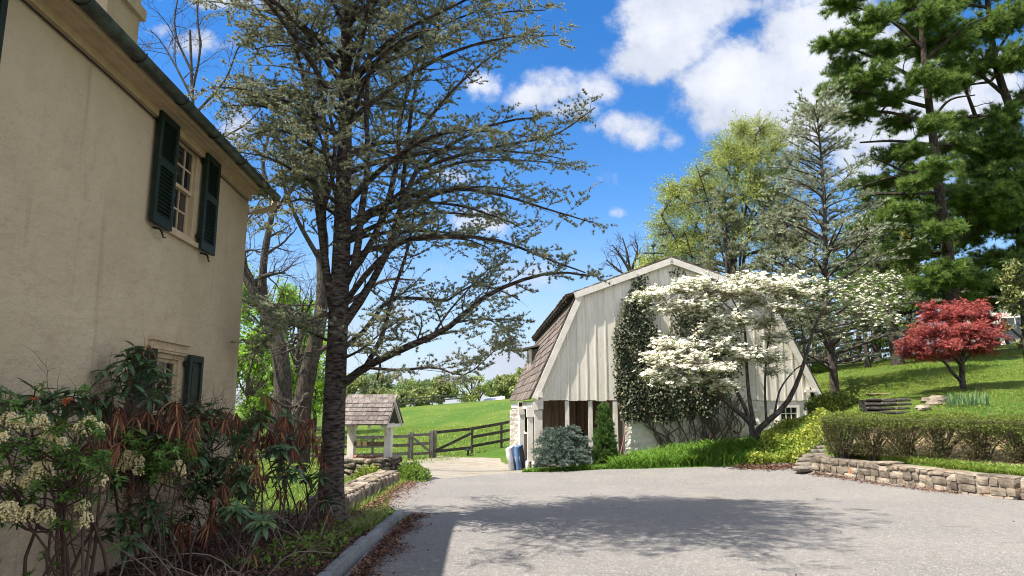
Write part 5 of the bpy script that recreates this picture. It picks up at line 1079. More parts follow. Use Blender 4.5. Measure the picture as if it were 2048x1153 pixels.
pine('tall straight pine with bare lower limbs standing behind the red maple', 1908, PY1, [(1905, 620), (1893, 480), (1878, 380), (1868, 290), (1856, 190), (1846, 90), (1838, 0), (1828, -120), (1815, -260)], .30,
 [(q_((1848, 100), (1780, 40), (1700, 10), (1660, -10)), .10, .03), (q_((1854, 170), (1760, 120), (1690, 95), (1650, 95)), .11, .03), (q_((1860, 215), (1760, 190), (1680, 180), (1650, 180)), .1, .03), (q_((1868, 290), (1790, 282), (1720, 285)), .09, .04), (q_((1872, 330), (1820, 345), (1770, 325), (1750, 318)), .09, .04), (q_((1878, 385), (1800, 388), (1720, 388)), .09, .05), (q_((1866, 250), (1780, 225), (1700, 225), (1640, 230)), .09, .03), (q_((1876, 360), (1800, 352), (1730, 370)), .07, .03), (q_((1850, 120), (1920, 60), (1980, 30)), .09, .03), (q_((1864, 240), (1900, 200), (1950, 190)), .08, .03), (q_((1885, 430), (1840, 420), (1780, 440)), .07, .03)],
 [(1690, 10, 55, 18, 55, 0), (1750, 40, 60, 20, 60, -1), (1800, 20, 50, 22, 60, 1), (1665, 92, 48, 18, 50, 0), (1720, 80, 55, 20, 60, -1), (1770, 105, 55, 22, 60, 1), (1690, 135, 50, 20, 55, .5), (1750, 150, 60, 22, 60, -1.5), (1665, 180, 38, 16, 40, 0), (1720, 190, 60, 18, 60, 1), (1790, 195, 50, 20, 50, -1), (1830, 60, 50, 28, 60, 1.5), (1870, 30, 60, 30, 70, -1), (1860, -30, 80, 40, 60, 0), (1910, 100, 55, 26, 55, 1), (1800, 250, 55, 16, 40, 1.5), (1720, 232, 70, 14, 50, .5), (1650, 232, 26, 10, 20, 0), (1890, 170, 50, 24, 45, -1), (1780, 315, 70, 18, 45, 2), (1830, 300, 45, 18, 40, -1), (1750, 370, 80, 16, 50, 1.5), (1840, 365, 50, 18, 40, -1.5), (1800, 430, 70, 20, 55, -1), (1860, 450, 60, 24, 50, 1), (1920, 300, 60, 30, 60, 2), (1930, 390, 50, 34, 55, 2), (1800, 510, 80, 24, 60, 1), (1870, 560, 70, 24, 60, -1.5), (1940, 560, 60, 24, 55, 0), (1868, 250, 44, 20, 45, -2), (1880, 330, 44, 18, 40, -2.2), (1880, 460, 50, 22, 50, -2.2), (1852, 150, 40, 22, 45, -2), (1896, 540, 50, 20, 45, -2), (1900, 600, 60, 16, 40, 1), (1760, 590, 60, 20, 40, 2)], 51)
PY2 = 34.; q_ = lambda *p: [(x, y, PY2) for x, y in p]
pine('massive pine at the right edge with bright sunlit boughs', 2066, PY2, [(2062, 640), (2048, 520), (2043, 420), (2035, 300), (2020, 215), (2000, 160), (1985, 90), (1975, 0), (1965, -120), (1960, -260)], .36,
 [(q_((2010, 190), (1960, 150), (1900, 120), (1860, 110)), .12, .03), (q_((2035, 300), (1990, 240), (1950, 230)), .1, .03), (q_((2040, 380), (1990, 370), (1930, 385)), .1, .03), (q_((2022, 220), (2060, 180), (2100, 150)), .1, .03), (q_((1990, 110), (2030, 50), (2060, 20)), .09, .03), (q_((2043, 430), (1980, 440), (1930, 480)), .09, .03)],
 [(1850, 100, 60, 26, 70, -1), (1900, 70, 60, 30, 75, -2), (1960, 60, 60, 34, 80, -1), (2020, 40, 60, 36, 80, -1), (1910, 130, 60, 26, 65, -2), (1970, 130, 55, 28, 65, 0), (2040, 110, 50, 36, 70, -2), (1880, 10, 60, 24, 60, 0), (1950, -20, 80, 36, 70, 0), (2040, -30, 80, 40, 70, 0), (1990, 300, 50, 36, 75, -1), (2040, 290, 50, 40, 75, -2), (1950, 340, 45, 28, 55, 1), (1995, 350, 55, 26, 65, -2), (1940, 390, 60, 24, 75, -2.5), (1985, 385, 50, 24, 70, -2.5), (2040, 370, 40, 36, 60, -1), (1960, 450, 60, 34, 70, 0), (2010, 450, 50, 36, 65, 1), (1930, 480, 40, 30, 50, 1), (1990, 520, 60, 28, 60, 0), (2050, 200, 30, 40, 30, 1), (1900, 180, 50, 18, 35, 1), (1935, 255, 45, 20, 35, 1.5), (2060, 480, 40, 40, 40, -1), (2000, 240, 50, 40, 55, -2), (2040, 420, 45, 40, 60, -2), (1990, 420, 60, 30, 60, -2), (2035, 530, 50, 34, 60, -1.5), (1970, 280, 50, 30, 50, -1), (1990, 575, 60, 20, 60, -1), (2045, 600, 50, 18, 50, -2), (1950, 605, 40, 14, 36, 0), (2010, 560, 60, 18, 50, 1), (1930, 420, 60, 30, 50, 3), (1990, 250, 50, 30, 50, 2), (1890, 250, 50, 26, 40, 3), (1930, 340, 50, 30, 50, 4), (1900, 540, 60, 24, 50, 3)], 52)
# trunks standing on the hill
seed(53)
for bx, Y, lean, rr_, lb in ((1742, 34, -12, .13, 'thin dead trunk on the grass bank with a horizontal bough'), (1803, 33, -22, .26, 'thick leaning grey trunk on the grass bank left of the maple'), (1722, 40, 3, .16, 'dark trunk standing behind the thin dead trunk'), (1760, 42, 2, .24, 'dark stout trunk near the stone heap on the hill'), (1700, 44, -2, .14, 'mossy thin trunk beside the slender cedar'), (1634, 44, -1, .16, 'thin trunk just right of the barn edge')):
    b = gp(bx, Y); e = tree('evergreen_tree', lb, 'tree', b, 'trunks on the hill'); t_ = at(bx+lean*3, 480, Y); TP = resample([b-[0, 0, .15], b+(t_-b)*.1+[0, 0, .2], b+(t_-b)*.5+rv(1)[0]*.15, t_], 16); mb = MB(); mb.tubes(TP, np.interp(np.linspace(0, 1, 16), [0, .08, 1], [rr_*1.4, rr_, rr_*.4]), 9)
    P, R, _ = spawn(TP[None], np.full((1, 16), rr_*.5), 16, .35, 1, 1.3, 2.2, K=8, up=-.1, wig=.15, rs=.35); mb.tubes(P, R, 5)
    if lb.startswith('thin dead'): mb.tubes(*limb([(bx-2, 705, Y), (bx-30, 722, Y-1), (bx-62, 728, Y-2)], .07, .03), 6)
    mb.build('trunk', M_BARK_G, e, smooth=True); S, SR, _ = spawn(P, R, 8, .2, 1, .9, .8, K=5, wig=.2, rs=.4, up=-.1); mb = MB(); mb.tubes(S, np.minimum(SR, .012), 3); mb.build('twigs', M_TWIG, e)
    C, T, i = along(S, 7, .2, 1); mb = MB(); mb.needles(C, T*.6+[0, 0, .3], 7, .15, .028, .9, np.clip(.45+.25*rng.normal(size=len(C)), 0, 1)); mb.build('crown', M_PINE, e)
# ================================================================ dogwood, maple, ivy, hedge, shrubs, ground plants
M_PETAL = leafm('dogwood_bracts', [(.68, .65, .50), (.84, .81, .69), (.90, .88, .79)], .3)
M_FRESH = leafm('fresh_leaves', [(.07, .13, .02), (.14, .24, .035), (.24, .36, .06)], .45)
M_IVY = leafm('ivy_leaves', [(.016, .026, .010), (.03, .046, .018), (.05, .068, .03), (.11, .11, .055), (.14, .085, .04)], .1, rough=.5, spec=.3)
M_DAY = leafm('daylily_leaves', [(.06, .14, .016), (.12, .24, .03), (.20, .33, .05)], .35)
M_YELLOW = leafm('golden_groundcover', [(.08, .17, .025), (.16, .25, .035), (.29, .33, .05), (.42, .41, .07)], .35)
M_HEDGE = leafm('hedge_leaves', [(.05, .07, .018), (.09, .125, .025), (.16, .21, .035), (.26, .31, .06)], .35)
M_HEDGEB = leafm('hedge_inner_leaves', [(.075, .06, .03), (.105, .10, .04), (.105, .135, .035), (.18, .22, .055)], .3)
M_RHODO = leafm('rhododendron_leaves', [(.03, .075, .032), (.055, .12, .052), (.095, .17, .075), (.18, .23, .06)], .12, rough=.4, spec=.4)
M_DEAD = leafm('dead_leaves', [(.10, .035, .022), (.19, .07, .042), (.28, .115, .06), (.38, .21, .09), (.46, .36, .15)], .15, rough=.7)
M_PIERIS = leafm('pieris_leaves', [(.04, .10, .018), (.09, .19, .03), (.19, .32, .06)], .25, rough=.4)
M_CREAM = leafm('pieris_bells', [(.80, .66, .31), (.89, .77, .43), (.93, .85, .57)], .2)
M_SPRUCE = leafm('blue_spruce_needles', [(.045, .075, .055), (.09, .135, .11), (.15, .205, .165), (.21, .265, .21)], .1)
M_JUN = leafm('juniper_needles', [(.05, .11, .025), (.10, .19, .045), (.16, .27, .065)], .25)
M_IRIS = leafm('iris_leaves', [(.07, .13, .05), (.11, .20, .08), (.16, .25, .11)], .3)
M_GRASSB = leafm('grass_blades', [(.08, .15, .018), (.15, .24, .03), (.23, .31, .05), (.38, .34, .13)], .35)
M_LITTER = leafm('leaf_litter', [(.045, .02, .014), (.09, .04, .026), (.16, .075, .045), (.26, .15, .09)], .1, rough=.8)
# ---------------------------------------------------------------- dogwood
seed(61); DY = 20.6; b = np.array([*at(1508, 884, DY)[:2], 0]); b[2] = h1(b[0], b[1])
e = tree('dogwood_tree', 'white flowering dogwood with several dark stems in front of the barn', 'tree', b)
q_ = lambda *p: [(x, y, DY+d) for x, y, d in p]
DL = [(q_((1506, 892, 0), (1506, 870, 0), (1500, 845, 0), (1482, 828, -.1), (1455, 806, -.4), (1425, 770, -.8), (1390, 735, -1.1), (1355, 712, -1.3)), .12, .02), (q_((1503, 855, 0), (1490, 815, -.1), (1472, 780, -.3), (1452, 735, -.6), (1420, 690, -.9), (1380, 650, -1.)), .085, .015),
 (q_((1508, 850, 0), (1499, 800, .2), (1494, 745, .3), (1492, 690, .4), (1485, 640, .4), (1460, 590, .4)), .085, .015), (q_((1506, 885, 0), (1520, 855, .1), (1545, 835, .1), (1572, 808, .1), (1590, 775, 0), (1605, 735, -.1), (1618, 690, -.2), (1632, 645, -.3), (1660, 600, -.4), (1690, 565, -.6)), .12, .016),
 (q_((1533, 845, .1), (1530, 780, .4), (1532, 720, .5), (1540, 660, .6), (1545, 610, .7)), .05, .012), (q_((1548, 832, .1), (1560, 780, .5), (1585, 745, .7), (1605, 730, .9), (1650, 715, 1.1)), .04, .012), (q_((1625, 665, -.2), (1680, 650, -.5), (1740, 640, -.8), (1780, 625, -1.)), .04, .012), (q_((1610, 720, -.1), (1600, 640, .2), (1570, 580, .3), (1540, 560, .3)), .035, .01), (q_((1420, 690, -.9), (1370, 660, -.6), (1330, 600, -.4), (1320, 570, -.3)), .03, .01), (q_((1485, 640, .4), (1440, 600, -.2), (1390, 570, -.6)), .03, .01), (q_((1640, 630, -.3), (1700, 610, .4), (1760, 580, .6)), .03, .01)]
LP, LR = stack([limb(q[0], q[1]*.82, q[2]) for q in DL]); LP[0, 0, 2] = b[2]-.15; LP[3, 0, 2] = b[2]-.15
pads = [(1300, 600, 48, 14, 30, -.3), (1335, 622, 40, 12, 24, -.5), (1300, 585, 30, 10, 14, .1), (1385, 565, 46, 16, 34, -.3), (1430, 590, 50, 18, 36, 0), (1360, 580, 40, 12, 26, -.7), (1400, 612, 50, 16, 30, -.8), (1445, 632, 48, 18, 34, -.4), (1470, 650, 40, 16, 24, .2), (1415, 655, 36, 12, 14, .4), (1440, 668, 40, 14, 20, -.2),
 (1350, 695, 55, 18, 44, -1.0), (1320, 725, 50, 16, 40, -1.3), (1390, 715, 58, 18, 44, -1.2), (1440, 700, 50, 16, 36, -.8), (1360, 742, 60, 14, 38, -1.5), (1310, 745, 36, 12, 22, -1.2), (1420, 740, 44, 14, 28, -1.5), (1345, 768, 46, 12, 24, -1.3), (1470, 715, 38, 16, 22, -.6), (1450, 775, 34, 12, 20, -1.4), (1400, 760, 30, 10, 12, -1.1), (1510, 705, 46, 18, 26, -.3),
 (1500, 560, 50, 18, 40, 0), (1540, 580, 56, 20, 46, -.3), (1580, 562, 44, 16, 34, .3), (1480, 580, 44, 16, 32, -.5), (1610, 590, 46, 16, 30, 0), (1520, 605, 46, 16, 28, .2), (1570, 610, 46, 14, 26, -.5), (1530, 650, 36, 16, 24, .4), (1560, 680, 34, 18, 24, .2), (1545, 715, 34, 18, 22, .2), (1560, 745, 28, 10, 12, 0)]
sparse = [(1650, 570, 44, 18, 16, 0), (1690, 590, 46, 18, 16, -.5), (1740, 560, 50, 18, 18, .2), (1720, 620, 46, 18, 14, -.6), (1770, 600, 36, 20, 14, -.4), (1790, 560, 22, 14, 10, 0), (1660, 640, 44, 18, 12, .2), (1760, 640, 40, 14, 12, -.8), (1630, 620, 36, 16, 10, .2), (1700, 655, 40, 14, 8, -.3), (1640, 680, 30, 14, 6, .1), (1600, 650, 30, 16, 8, .4), (1740, 590, 40, 16, 10, .6)]
mk = lambda L_: [(at(x, y, DY+d), np.array([rx, rx*1.15, ry])/F*DY, n) for x, y, rx, ry, n, d in L_]
A, AR_, Tw, TwR = clump_limbs(LP, [(c + rv(1)[0]*[.05, .2, .10], r*[1.22, 1.3, 1.3], int(n*1.3)) for c, r, n in mk(pads)], .06, .022); A2, A2R, Tw2, Tw2R = clump_limbs(LP, [(c, r*[1.3, 1.3, 1.5], int(n*2.3)) for c, r, n in mk(sparse)], .06, .022)
mb = MB(); mb.tubes(LP, LR, 9); mb.tubes(A, AR_, 5); mb.tubes(A2, A2R, 5); mb.build('trunk', M_BARK_D, e, smooth=True); mb = MB(); mb.tubes(Tw, TwR, 3); mb.tubes(Tw2, Tw2R, 3); X_, XR, _ = spawn(np.concatenate([Tw2, Tw]), np.concatenate([Tw2R, TwR]), 2, .3, 1, .8, .3, K=4, wig=.2); mb.tubes(X_, np.maximum(XR, .004), 3); mb.build('twigs', M_TWIG, e)
def blooms(mb, C, size):
    n = len(C); up = norm(np.array([-.15, -.28, 1.]) + .42*rv(n)); t = norm(np.cross(up, rv(n))); s_ = np.cross(up, t); a = rng.random(n)
    for k in range(4):
        d = t*math.cos(k*math.pi/2) + s_*math.sin(k*math.pi/2) + up*.18; mb.leaves(C, d, up, size*(.8+.4*rng.random(n)), size*.85, a, wide=.62)
mb = MB(); C, T, i = along(Tw, 12, .25, 1.); C = C + rv(len(C))*[.10, .10, .045] + [0, 0, .03]; blooms(mb, C, .064); C, T, i = along(Tw2, 3, .4, 1.); blooms(mb, C + rv(len(C))*.06, .052); mb.build('blossom', M_PETAL, e)
mb = MB(); C, T, i = along(np.concatenate([Tw2, Tw2, Tw, Tw]), 6, .3, 1.); C = C + rv(len(C))*.05; mb.leaves(C, norm(T+rv(len(C))*.8), rv(len(C))+[0, 0, 1], .055+.04*rng.random(len(C)), .03, rng.random(len(C))); mb.build('crown', M_FRESH, e)
# ---------------------------------------------------------------- red maple
seed(62); MY = 22.; b = np.array([*at(1926, 779, MY)[:2], 0]); b[2] = h1(b[0], b[1]); e = tree('japanese_maple', 'red leaved Japanese maple on the grass slope', 'tree', b)
q_ = lambda *p: [(x, y, MY+d) for x, y, d in p]
ML = [(q_((1928, 784, 0), (1925, 765, 0), (1924, 740, 0), (1925, 715, 0), (1930, 680, 0), (1925, 650, 0)), .1, .03), (q_((1925, 765, 0), (1905, 745, -.1), (1890, 725, -.1), (1870, 715, -.3), (1845, 705, -.5)), .06, .02), (q_((1924, 735, 0), (1910, 715, .2), (1895, 690, .3), (1865, 660, .4)), .05, .015), (q_((1925, 725, 0), (1945, 705, .2), (1960, 680, .3), (1975, 655, .3)), .05, .015), (q_((1924, 720, 0), (1935, 690, -.4), (1950, 660, -.8), (1960, 640, -1.)), .05, .015), (q_((1924, 730, 0), (1900, 700, -.6), (1880, 680, -1.), (1850, 680, -1.2)), .045, .015)]
LP, LR = stack([limb(*q) for q in ML]); LP[0, 0, 2] = b[2]-.12
mp = [(1830, 690, 40, 11, 60, -.3), (1850, 672, 44, 11, 60, .2), (1815, 700, 24, 8, 30, 0), (1870, 655, 44, 11, 60, -.5), (1885, 690, 46, 12, 65, -.9), (1850, 705, 40, 9, 45, -.6), (1900, 640, 44, 11, 60, .3), (1870, 630, 34, 10, 45, 0), (1860, 612, 26, 8, 30, 0), (1925, 622, 40, 10, 50, -.2), (1935, 660, 46, 12, 60, -.8), (1960, 640, 40, 11, 50, .2), (1970, 670, 44, 11, 55, -.4), (1950, 690, 44, 10, 45, -.7), (1985, 655, 26, 10, 30, .3), (1945, 608, 30, 8, 30, .2), (1985, 632, 22, 8, 20, 0), (1980, 690, 22, 8, 22, -.2), (1910, 670, 44, 12, 55, .6), (1900, 612, 34, 9, 34, .4), (1835, 660, 22, 8, 20, .3), (1960, 615, 24, 7, 18, 0), (1840, 715, 30, 8, 26, -.2), (1880, 712, 34, 8, 30, .3), (1810, 690, 24, 8, 20, .2), (1965, 700, 30, 8, 24, .1), (1920, 700, 34, 9, 26, .5)]
A, AR_, Tw, TwR = clump_limbs(LP, [(at(x, y, MY+d), np.array([rx, rx*1.15, ry*1.6])/F*MY*1.2, int(n*1.2)) for x, y, rx, ry, n, d in mp], .12, .02)
mb = MB(); mb.tubes(LP, LR, 8); mb.tubes(A, AR_, 5); mb.build('trunk', M_BARK_D, e, smooth=True); mb = MB(); mb.tubes(Tw, TwR, 3); mb.build('twigs', M_BARK_D, e)
C, T, i = along(Tw, 18, .15, 1); C = C + rv(len(C))*.05; n = len(C); up = norm(np.array([-.2, -.2, 1]) + .6*rv(n)); mb = MB()
for k in range(3): mb.leaves(C, norm(np.cross(up, rv(n))*1. - up*.25 + T*.3), up, .05+.05*rng.random(n), .020, np.clip(.45+.25*rng.normal(size=n), 0, 1))
mb.build('crown', M_MAPLE, e)
# ---------------------------------------------------------------- ivy on the barn front
seed(63)
IV = [([(1238, 640), (1248, 600), (1264, 588), (1296, 590), (1304, 640), (1316, 690), (1318, 760), (1330, 832), (1246, 834), (1232, 790), (1228, 720), (1226, 670)], 5200, .12), ([(1240, 765), (1330, 740), (1452, 728), (1456, 790), (1420, 828), (1340, 836), (1245, 836)], 4200, .2), ([(1340, 660), (1352, 600), (1390, 570), (1420, 575), (1455, 640), (1470, 700), (1455, 745), (1345, 745)], 3000, .1), ([(1258, 590), (1266, 556), (1280, 556), (1284, 600)], 200, .05), ([(1276, 620), (1280, 552), (1292, 556), (1300, 620)], 160, .05), ([(1395, 590), (1465, 620), (1492, 720), (1458, 770), (1395, 745)], 1500, .1), ([(1344, 536), (1366, 530), (1364, 552), (1346, 556)], 40, .04), ([(1400, 552), (1416, 560), (1432, 600), (1414, 600)], 140, .05), ([(1424, 560), (1434, 564), (1440, 600), (1428, 600)], 60, .05), ([(1312, 690), (1350, 700), (1350, 770), (1312, 770)], 260, .08)]
b = BF.p(B(1350, 900)[0], -.1, -.1); e = thing('ivy', 'dark ivy climbing the white boards of the barn', 'ivy', tuple(b)); mb = MB()
for poly, n, th in [(a_, b_, c_*1.7) for a_, b_, c_ in IV]:
    pp = polysample(poly, n); cl_ = np.sin(pp[:, 0]*.21+pp[:, 1]*.05)*np.sin(pp[:, 1]*.17-pp[:, 0]*.03); keep = cl_ + rng.normal(0, .35, n) > -.55; pp = pp[keep]
    C = np.array([BF.p(*(lambda q: (q[0], -.05-th*(.35+.65*math.sin(q[0]*4.1+q[1]*1.3)**2)*rng.random()**1.2, q[1]))(B(x, y))) for x, y in pp]); n = len(C); nn = norm(np.array([-.25, -1, .55]) + .55*rv(n)); d = norm(np.array([0, -.15, -1.]) + .55*rv(n)); d = norm(d - (d*nn).sum(1, keepdims=True)*nn)
    mb.leaves(C + rv(n)*[.10, .02, .16], d, nn, .07+.05*rng.random(n), .075, np.clip(.38+.25*rng.normal(size=n), 0, 1), wide=.38)
mb.build('foliage', M_IVY, e); P = []
for k in range(60):
    x = 1268 + 170*rng.random(); x2 = x + 20*(rng.random()-.2) if x > 1330 else x + 40*rng.random(); y1 = 905; P.append(resample([BF.p(B(x2+rng.normal(0, 8), 0)[0], -.06-.08*rng.random(), z) for z, x2 in ((B(0, 912)[1], x+(1350-x)*.35), (B(0, 880)[1], x+(1350-x)*.18+rng.normal(0, 5)), (B(0, 850)[1], x+rng.normal(0, 6)), (B(0, 825)[1], x+rng.normal(0, 6)), (B(0, 790)[1], x+rng.normal(0, 10)))], 14))
P = np.array(P); mb = MB(); mb.tubes(P, np.linspace(.022, .009, 14)[None]*(.5+rng.random((60, 1))), 5); S, SR, _ = spawn(P, np.full(P.shape[:2], .01), 4, .1, .9, .6, .5, K=6, wig=.3, up=.3); S[:, :, 1] = np.minimum(S[:, :, 1], BF.p(4, -.03, 0)[1]); mb.tubes(S, SR*.6, 4); mb.build('stems', M_TWIG, e)
# ---------------------------------------------------------------- clipped hedge on the terrace
seed(64); HA = np.array([at(1664, 870, 16.6)[0], 16.6]); HB = np.array([at(2120, 870, 12.6)[0]+.6, 12.4]); hdv = HB-HA; hl = np.linalg.norm(hdv); hdv = hdv/hl; hn = np.array([-hdv[1], hdv[0]])
def hp(s, t): s = np.asarray(s); return HA[0]+hdv[0]*s+hn[0]*t, HA[1]+hdv[1]*s+hn[1]*t
zb = h1(*hp(hl*.5, 0)); e = thing('hedge', 'long clipped hedge with bare stems below on the stone terrace', 'hedge', (HA[0], HA[1], h1(*HA)))
ZT = 1.45; n = 30000; s = rng.random(n)*hl; u = rng.random(n); t = rng.normal(0, .26, n).clip(-.52, .52); top = ZT - .16*(t/.5)**2 + .025*np.sin(s*3.1)+.02*np.sin(s*7.3); z = top - .02 - .13*rng.random(n)**1.6
x, y = hp(s, t); C = np.column_stack([x, y, z]); mb = MB(); mb.leaves(C, norm(rv(n)+[0, 0, .7]), rv(n), .03+.02*rng.random(n), .02, np.clip(.62+.2*rng.normal(size=n), 0, 1)); mb.build('foliage', M_HEDGE, e)
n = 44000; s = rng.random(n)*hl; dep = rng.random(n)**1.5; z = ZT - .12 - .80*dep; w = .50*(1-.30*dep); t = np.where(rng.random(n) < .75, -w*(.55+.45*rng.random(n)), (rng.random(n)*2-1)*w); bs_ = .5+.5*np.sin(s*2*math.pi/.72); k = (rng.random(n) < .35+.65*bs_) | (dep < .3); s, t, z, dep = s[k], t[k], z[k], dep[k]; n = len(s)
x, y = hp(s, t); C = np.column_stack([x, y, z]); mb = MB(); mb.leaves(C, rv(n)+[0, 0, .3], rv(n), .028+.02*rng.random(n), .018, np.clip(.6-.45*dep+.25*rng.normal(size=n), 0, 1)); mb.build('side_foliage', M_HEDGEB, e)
P = []
for k in range(int(hl/.72)+1):
    s0 = .25+.72*k; 
    for q in range(50):
        x0, y0 = hp(s0+rng.normal(0, .07), rng.normal(0, .07)); x1, y1 = hp(s0+rng.normal(0, .34), rng.normal(-.12, .22)); z0 = h1(x0, y0)-.05; P.append(resample([(x0, y0, z0), (x0+(x1-x0)*.35, y0+(y1-y0)*.35, z0+.35), (x1, y1, ZT-.2-.15*rng.random())], 8))
P = np.array(P); mb = MB(); mb.tubes(P, np.linspace(.013, .006, 8)[None]*(.6+.8*rng.random((len(P), 1))), 4); S, SR, _ = spawn(P, np.full(P.shape[:2], .006), 5, .3, 1, .6, .3, K=5, wig=.2, up=.2); mb.tubes(S, SR*.7, 3); mb.build('stems', M_TWIG, e)
# ---------------------------------------------------------------- shrubs
def needle_shrub(name, label, b, h, w, mat, n, needle, cone=.6, layers=5, sd=1, aw=.15, upb=.5):
    seed(sd); e = thing(name, label, 'shrub', tuple(b)); P = []
    for k in range(n):
        t = rng.random()**.9; az = rng.random()*2*math.pi; r = w*(1-t**cone*.72)*(.72+.28*math.sin(t*layers*2*math.pi+az*1.0)**2)*(.75+.3*rng.random()); p0 = np.array([b[0], b[1], b[2]+h*t*.75]); p1 = np.array([b[0]+r*math.cos(az), b[1]+r*math.sin(az), b[2]+h*(.06+.94*t)*(.94+.1*rng.random())]); P.append(bez(p0, p1, .05*h, 6))
    P = np.array(P); mb = MB(); mb.tubes(P, np.tile(np.linspace(.012, .004, 6), (n, 1)), 3); mb.tubes([[b-[0, 0, .1], b+[0, 0, h*.8]]], [[.05, .01]], 6); mb.build('stems', M_TWIG, e)
    S, SR, _ = spawn(P, np.full((n, 6), .004), 6, .5, 1., .6, w*.22, K=4, wig=.15, up=.1); C, T, i = along(S, 5, .1, 1); ca = rng.random(n); a = np.clip(.5+.35*(ca[i//6]-.5)+.18*rng.normal(size=len(C)), 0, 1); mb = MB(); mb.needles(C, T*.9+[0, 0, upb], 7, needle, needle*aw, .7, a); mb.build('foliage', mat, e)
seed(71); bp = gp(1124, 21.3); e = thing('blue_spruce', 'low dwarf blue spruce mound beside the barn posts', 'shrub', tuple(bp)); cl = []
for x, y, rx, ry, n, d in ((1108, 866, 28, 12, 60, 0), (1140, 862, 24, 11, 50, .2), (1124, 872, 34, 12, 60, -.3), (1093, 884, 26, 12, 60, .2), (1156, 882, 26, 12, 60, 0), (1118, 890, 34, 12, 60, -.6), (1080, 904, 20, 11, 46, 0), (1098, 908, 32, 12, 66, -.6), (1142, 904, 36, 12, 66, -.6), (1172, 902, 18, 11, 40, .1), (1084, 922, 22, 10, 46, -.5), (1116, 922, 36, 11, 66, -.9), (1152, 920, 34, 11, 60, -.7), (1178, 918, 14, 9, 24, 0), (1074, 934, 12, 6, 16, -.4), (1125, 885, 40, 20, 60, .5)): cl.append((at(x, y, 21.3+d), np.array([rx, rx, ry])/F*21.3, n))
st_ = resample([bp-[0, 0, .1], bp+[0, 0, .6], bp+[0, 0, 1.1]], 14); A, AR_, Tw, TwR = clump_limbs(st_[None], cl, .05, .025); mb = MB(); mb.tubes(st_, np.linspace(.06, .02, 14), 6); mb.tubes(A, AR_, 4); mb.tubes(Tw, np.minimum(TwR, .006), 3); mb.build('stems', M_TWIG, e)
C = np.vstack([Tw[:, k] for k in (2, 3, 4)] + [(Tw[:, 3]+Tw[:, 4])/2]); T = np.tile(norm(Tw[:, 4]-Tw[:, 3]), (4, 1)); a = np.clip(np.repeat([.3, .5, .75, .6], len(Tw)) + .15*rng.normal(size=len(C)), 0, 1); mb = MB(); mb.needles(C, T*.8+[0, -.1, .5], 12, .075, .020, .8, a); mb.build('foliage', M_SPRUCE, e)
bp = gp(1208, 21.3); needle_shrub('juniper', 'upright green juniper between the barn posts', bp-[0, 0, .05], 1.85, .44, M_JUN, 300, .10, 1.1, 2, 72, .13, 1.2)
def leaf_shrub(name, label, b, r, mat, n, leaf, sd, cat='shrub'):
    seed(sd); e = thing(name, label, cat, tuple(b)); u = rv(n); u[:, 2] = np.abs(u[:, 2]); rad = (.55+.45*rng.random(n)**.6)*(1+.12*np.sin(u[:, 0]*7+u[:, 1]*5+sd)); C = np.array(b) + u*rad[:, None]*r; mb = MB(); mb.leaves(C, norm(u+.9*rv(n)+[0, 0, .3]), u+.6*rv(n), leaf*(.6+.7*rng.random(n)), leaf*.55, np.clip(.5+.25*rng.normal(size=n), 0, 1)); mb.build('foliage', mat, e)
    m = 24; q = rv(m); q[:, 2] = np.abs(q[:, 2])+.2; P = np.array([bez(np.array(b)-[0, 0, .08], np.array(b)+x*np.array(r)*.8, .05, 6) for x in norm(q)]); mb = MB(); mb.tubes(P, np.tile(np.linspace(.014, .005, 6), (m, 1)), 4); mb.build('stems', M_TWIG, e)
p = ground(815, 962); leaf_shrub('boxwood', 'small round green shrub at the end of the garden wall', p+[.0, .4, 0], (.34, .34, .36), M_HEDGE, 2600, .05, 73)
p = np.array([-3.32, 16.4, 0]); p[2] = h1(*p[:2]); leaf_shrub('golden_shrub', 'yellow green leafy plant against the stone well', p, (.38, .3, .36), M_YELLOW, 700, .06, 74)
p = np.array([-2.45, 17.4, 0]); p[2] = h1(*p[:2]); leaf_shrub('green_shrub', 'leafy green clump between well and concrete lane', p, (.42, .8, .42), M_FRESH, 2200, .06, 75)
p = at(1678, 822, 20.6); p[2] = h1(*p[:2]); leaf_shrub('evergreen_shrub', 'spreading green shrub between the timber steps and barn corner', p-[.1, 0, .0], (.82, .5, .5), M_HEDGE, 5200, .07, 76)
p = gp(1641, 34); leaf_shrub('azalea', 'small light green shrub on the hill by the barn roof edge', p, (.42, .4, .42), M_FRESH, 900, .09, 77)
p = gp(2028, 25.5); e_h = 78
seed(78); e = tree('magnolia_tree', 'glossy yellow green evergreen at the right edge beside the red maple', 'tree', gp(2052, 24)); LP, LR = stack([limb([(2056, 735, 24), (2050, 690, 24), (2046, 640, 24), (2040, 560, 24)], .1, .03), limb([(2050, 680, 24), (2030, 665, 24), (2015, 650, 23.8)], .05, .02), limb([(2047, 650, 24), (2070, 600, 24), (2075, 550, 24)], .06, .02)])
A, AR_, Tw, TwR = clump_limbs(LP, [(at(x, y, 24+rng.normal(0, .5)), np.array([rx, rx, ry])/F*24, n) for x, y, rx, ry, n in ((2030, 540, 28, 24, 55), (2010, 560, 24, 22, 40), (2045, 570, 32, 28, 60), (2020, 590, 26, 22, 45), (2050, 610, 32, 24, 50), (2030, 620, 26, 20, 40), (2010, 655, 16, 12, 16), (2040, 690, 16, 10, 14), (2070, 560, 40, 40, 50), (2060, 650, 30, 20, 30), (2015, 530, 20, 16, 20))], .1, .03)
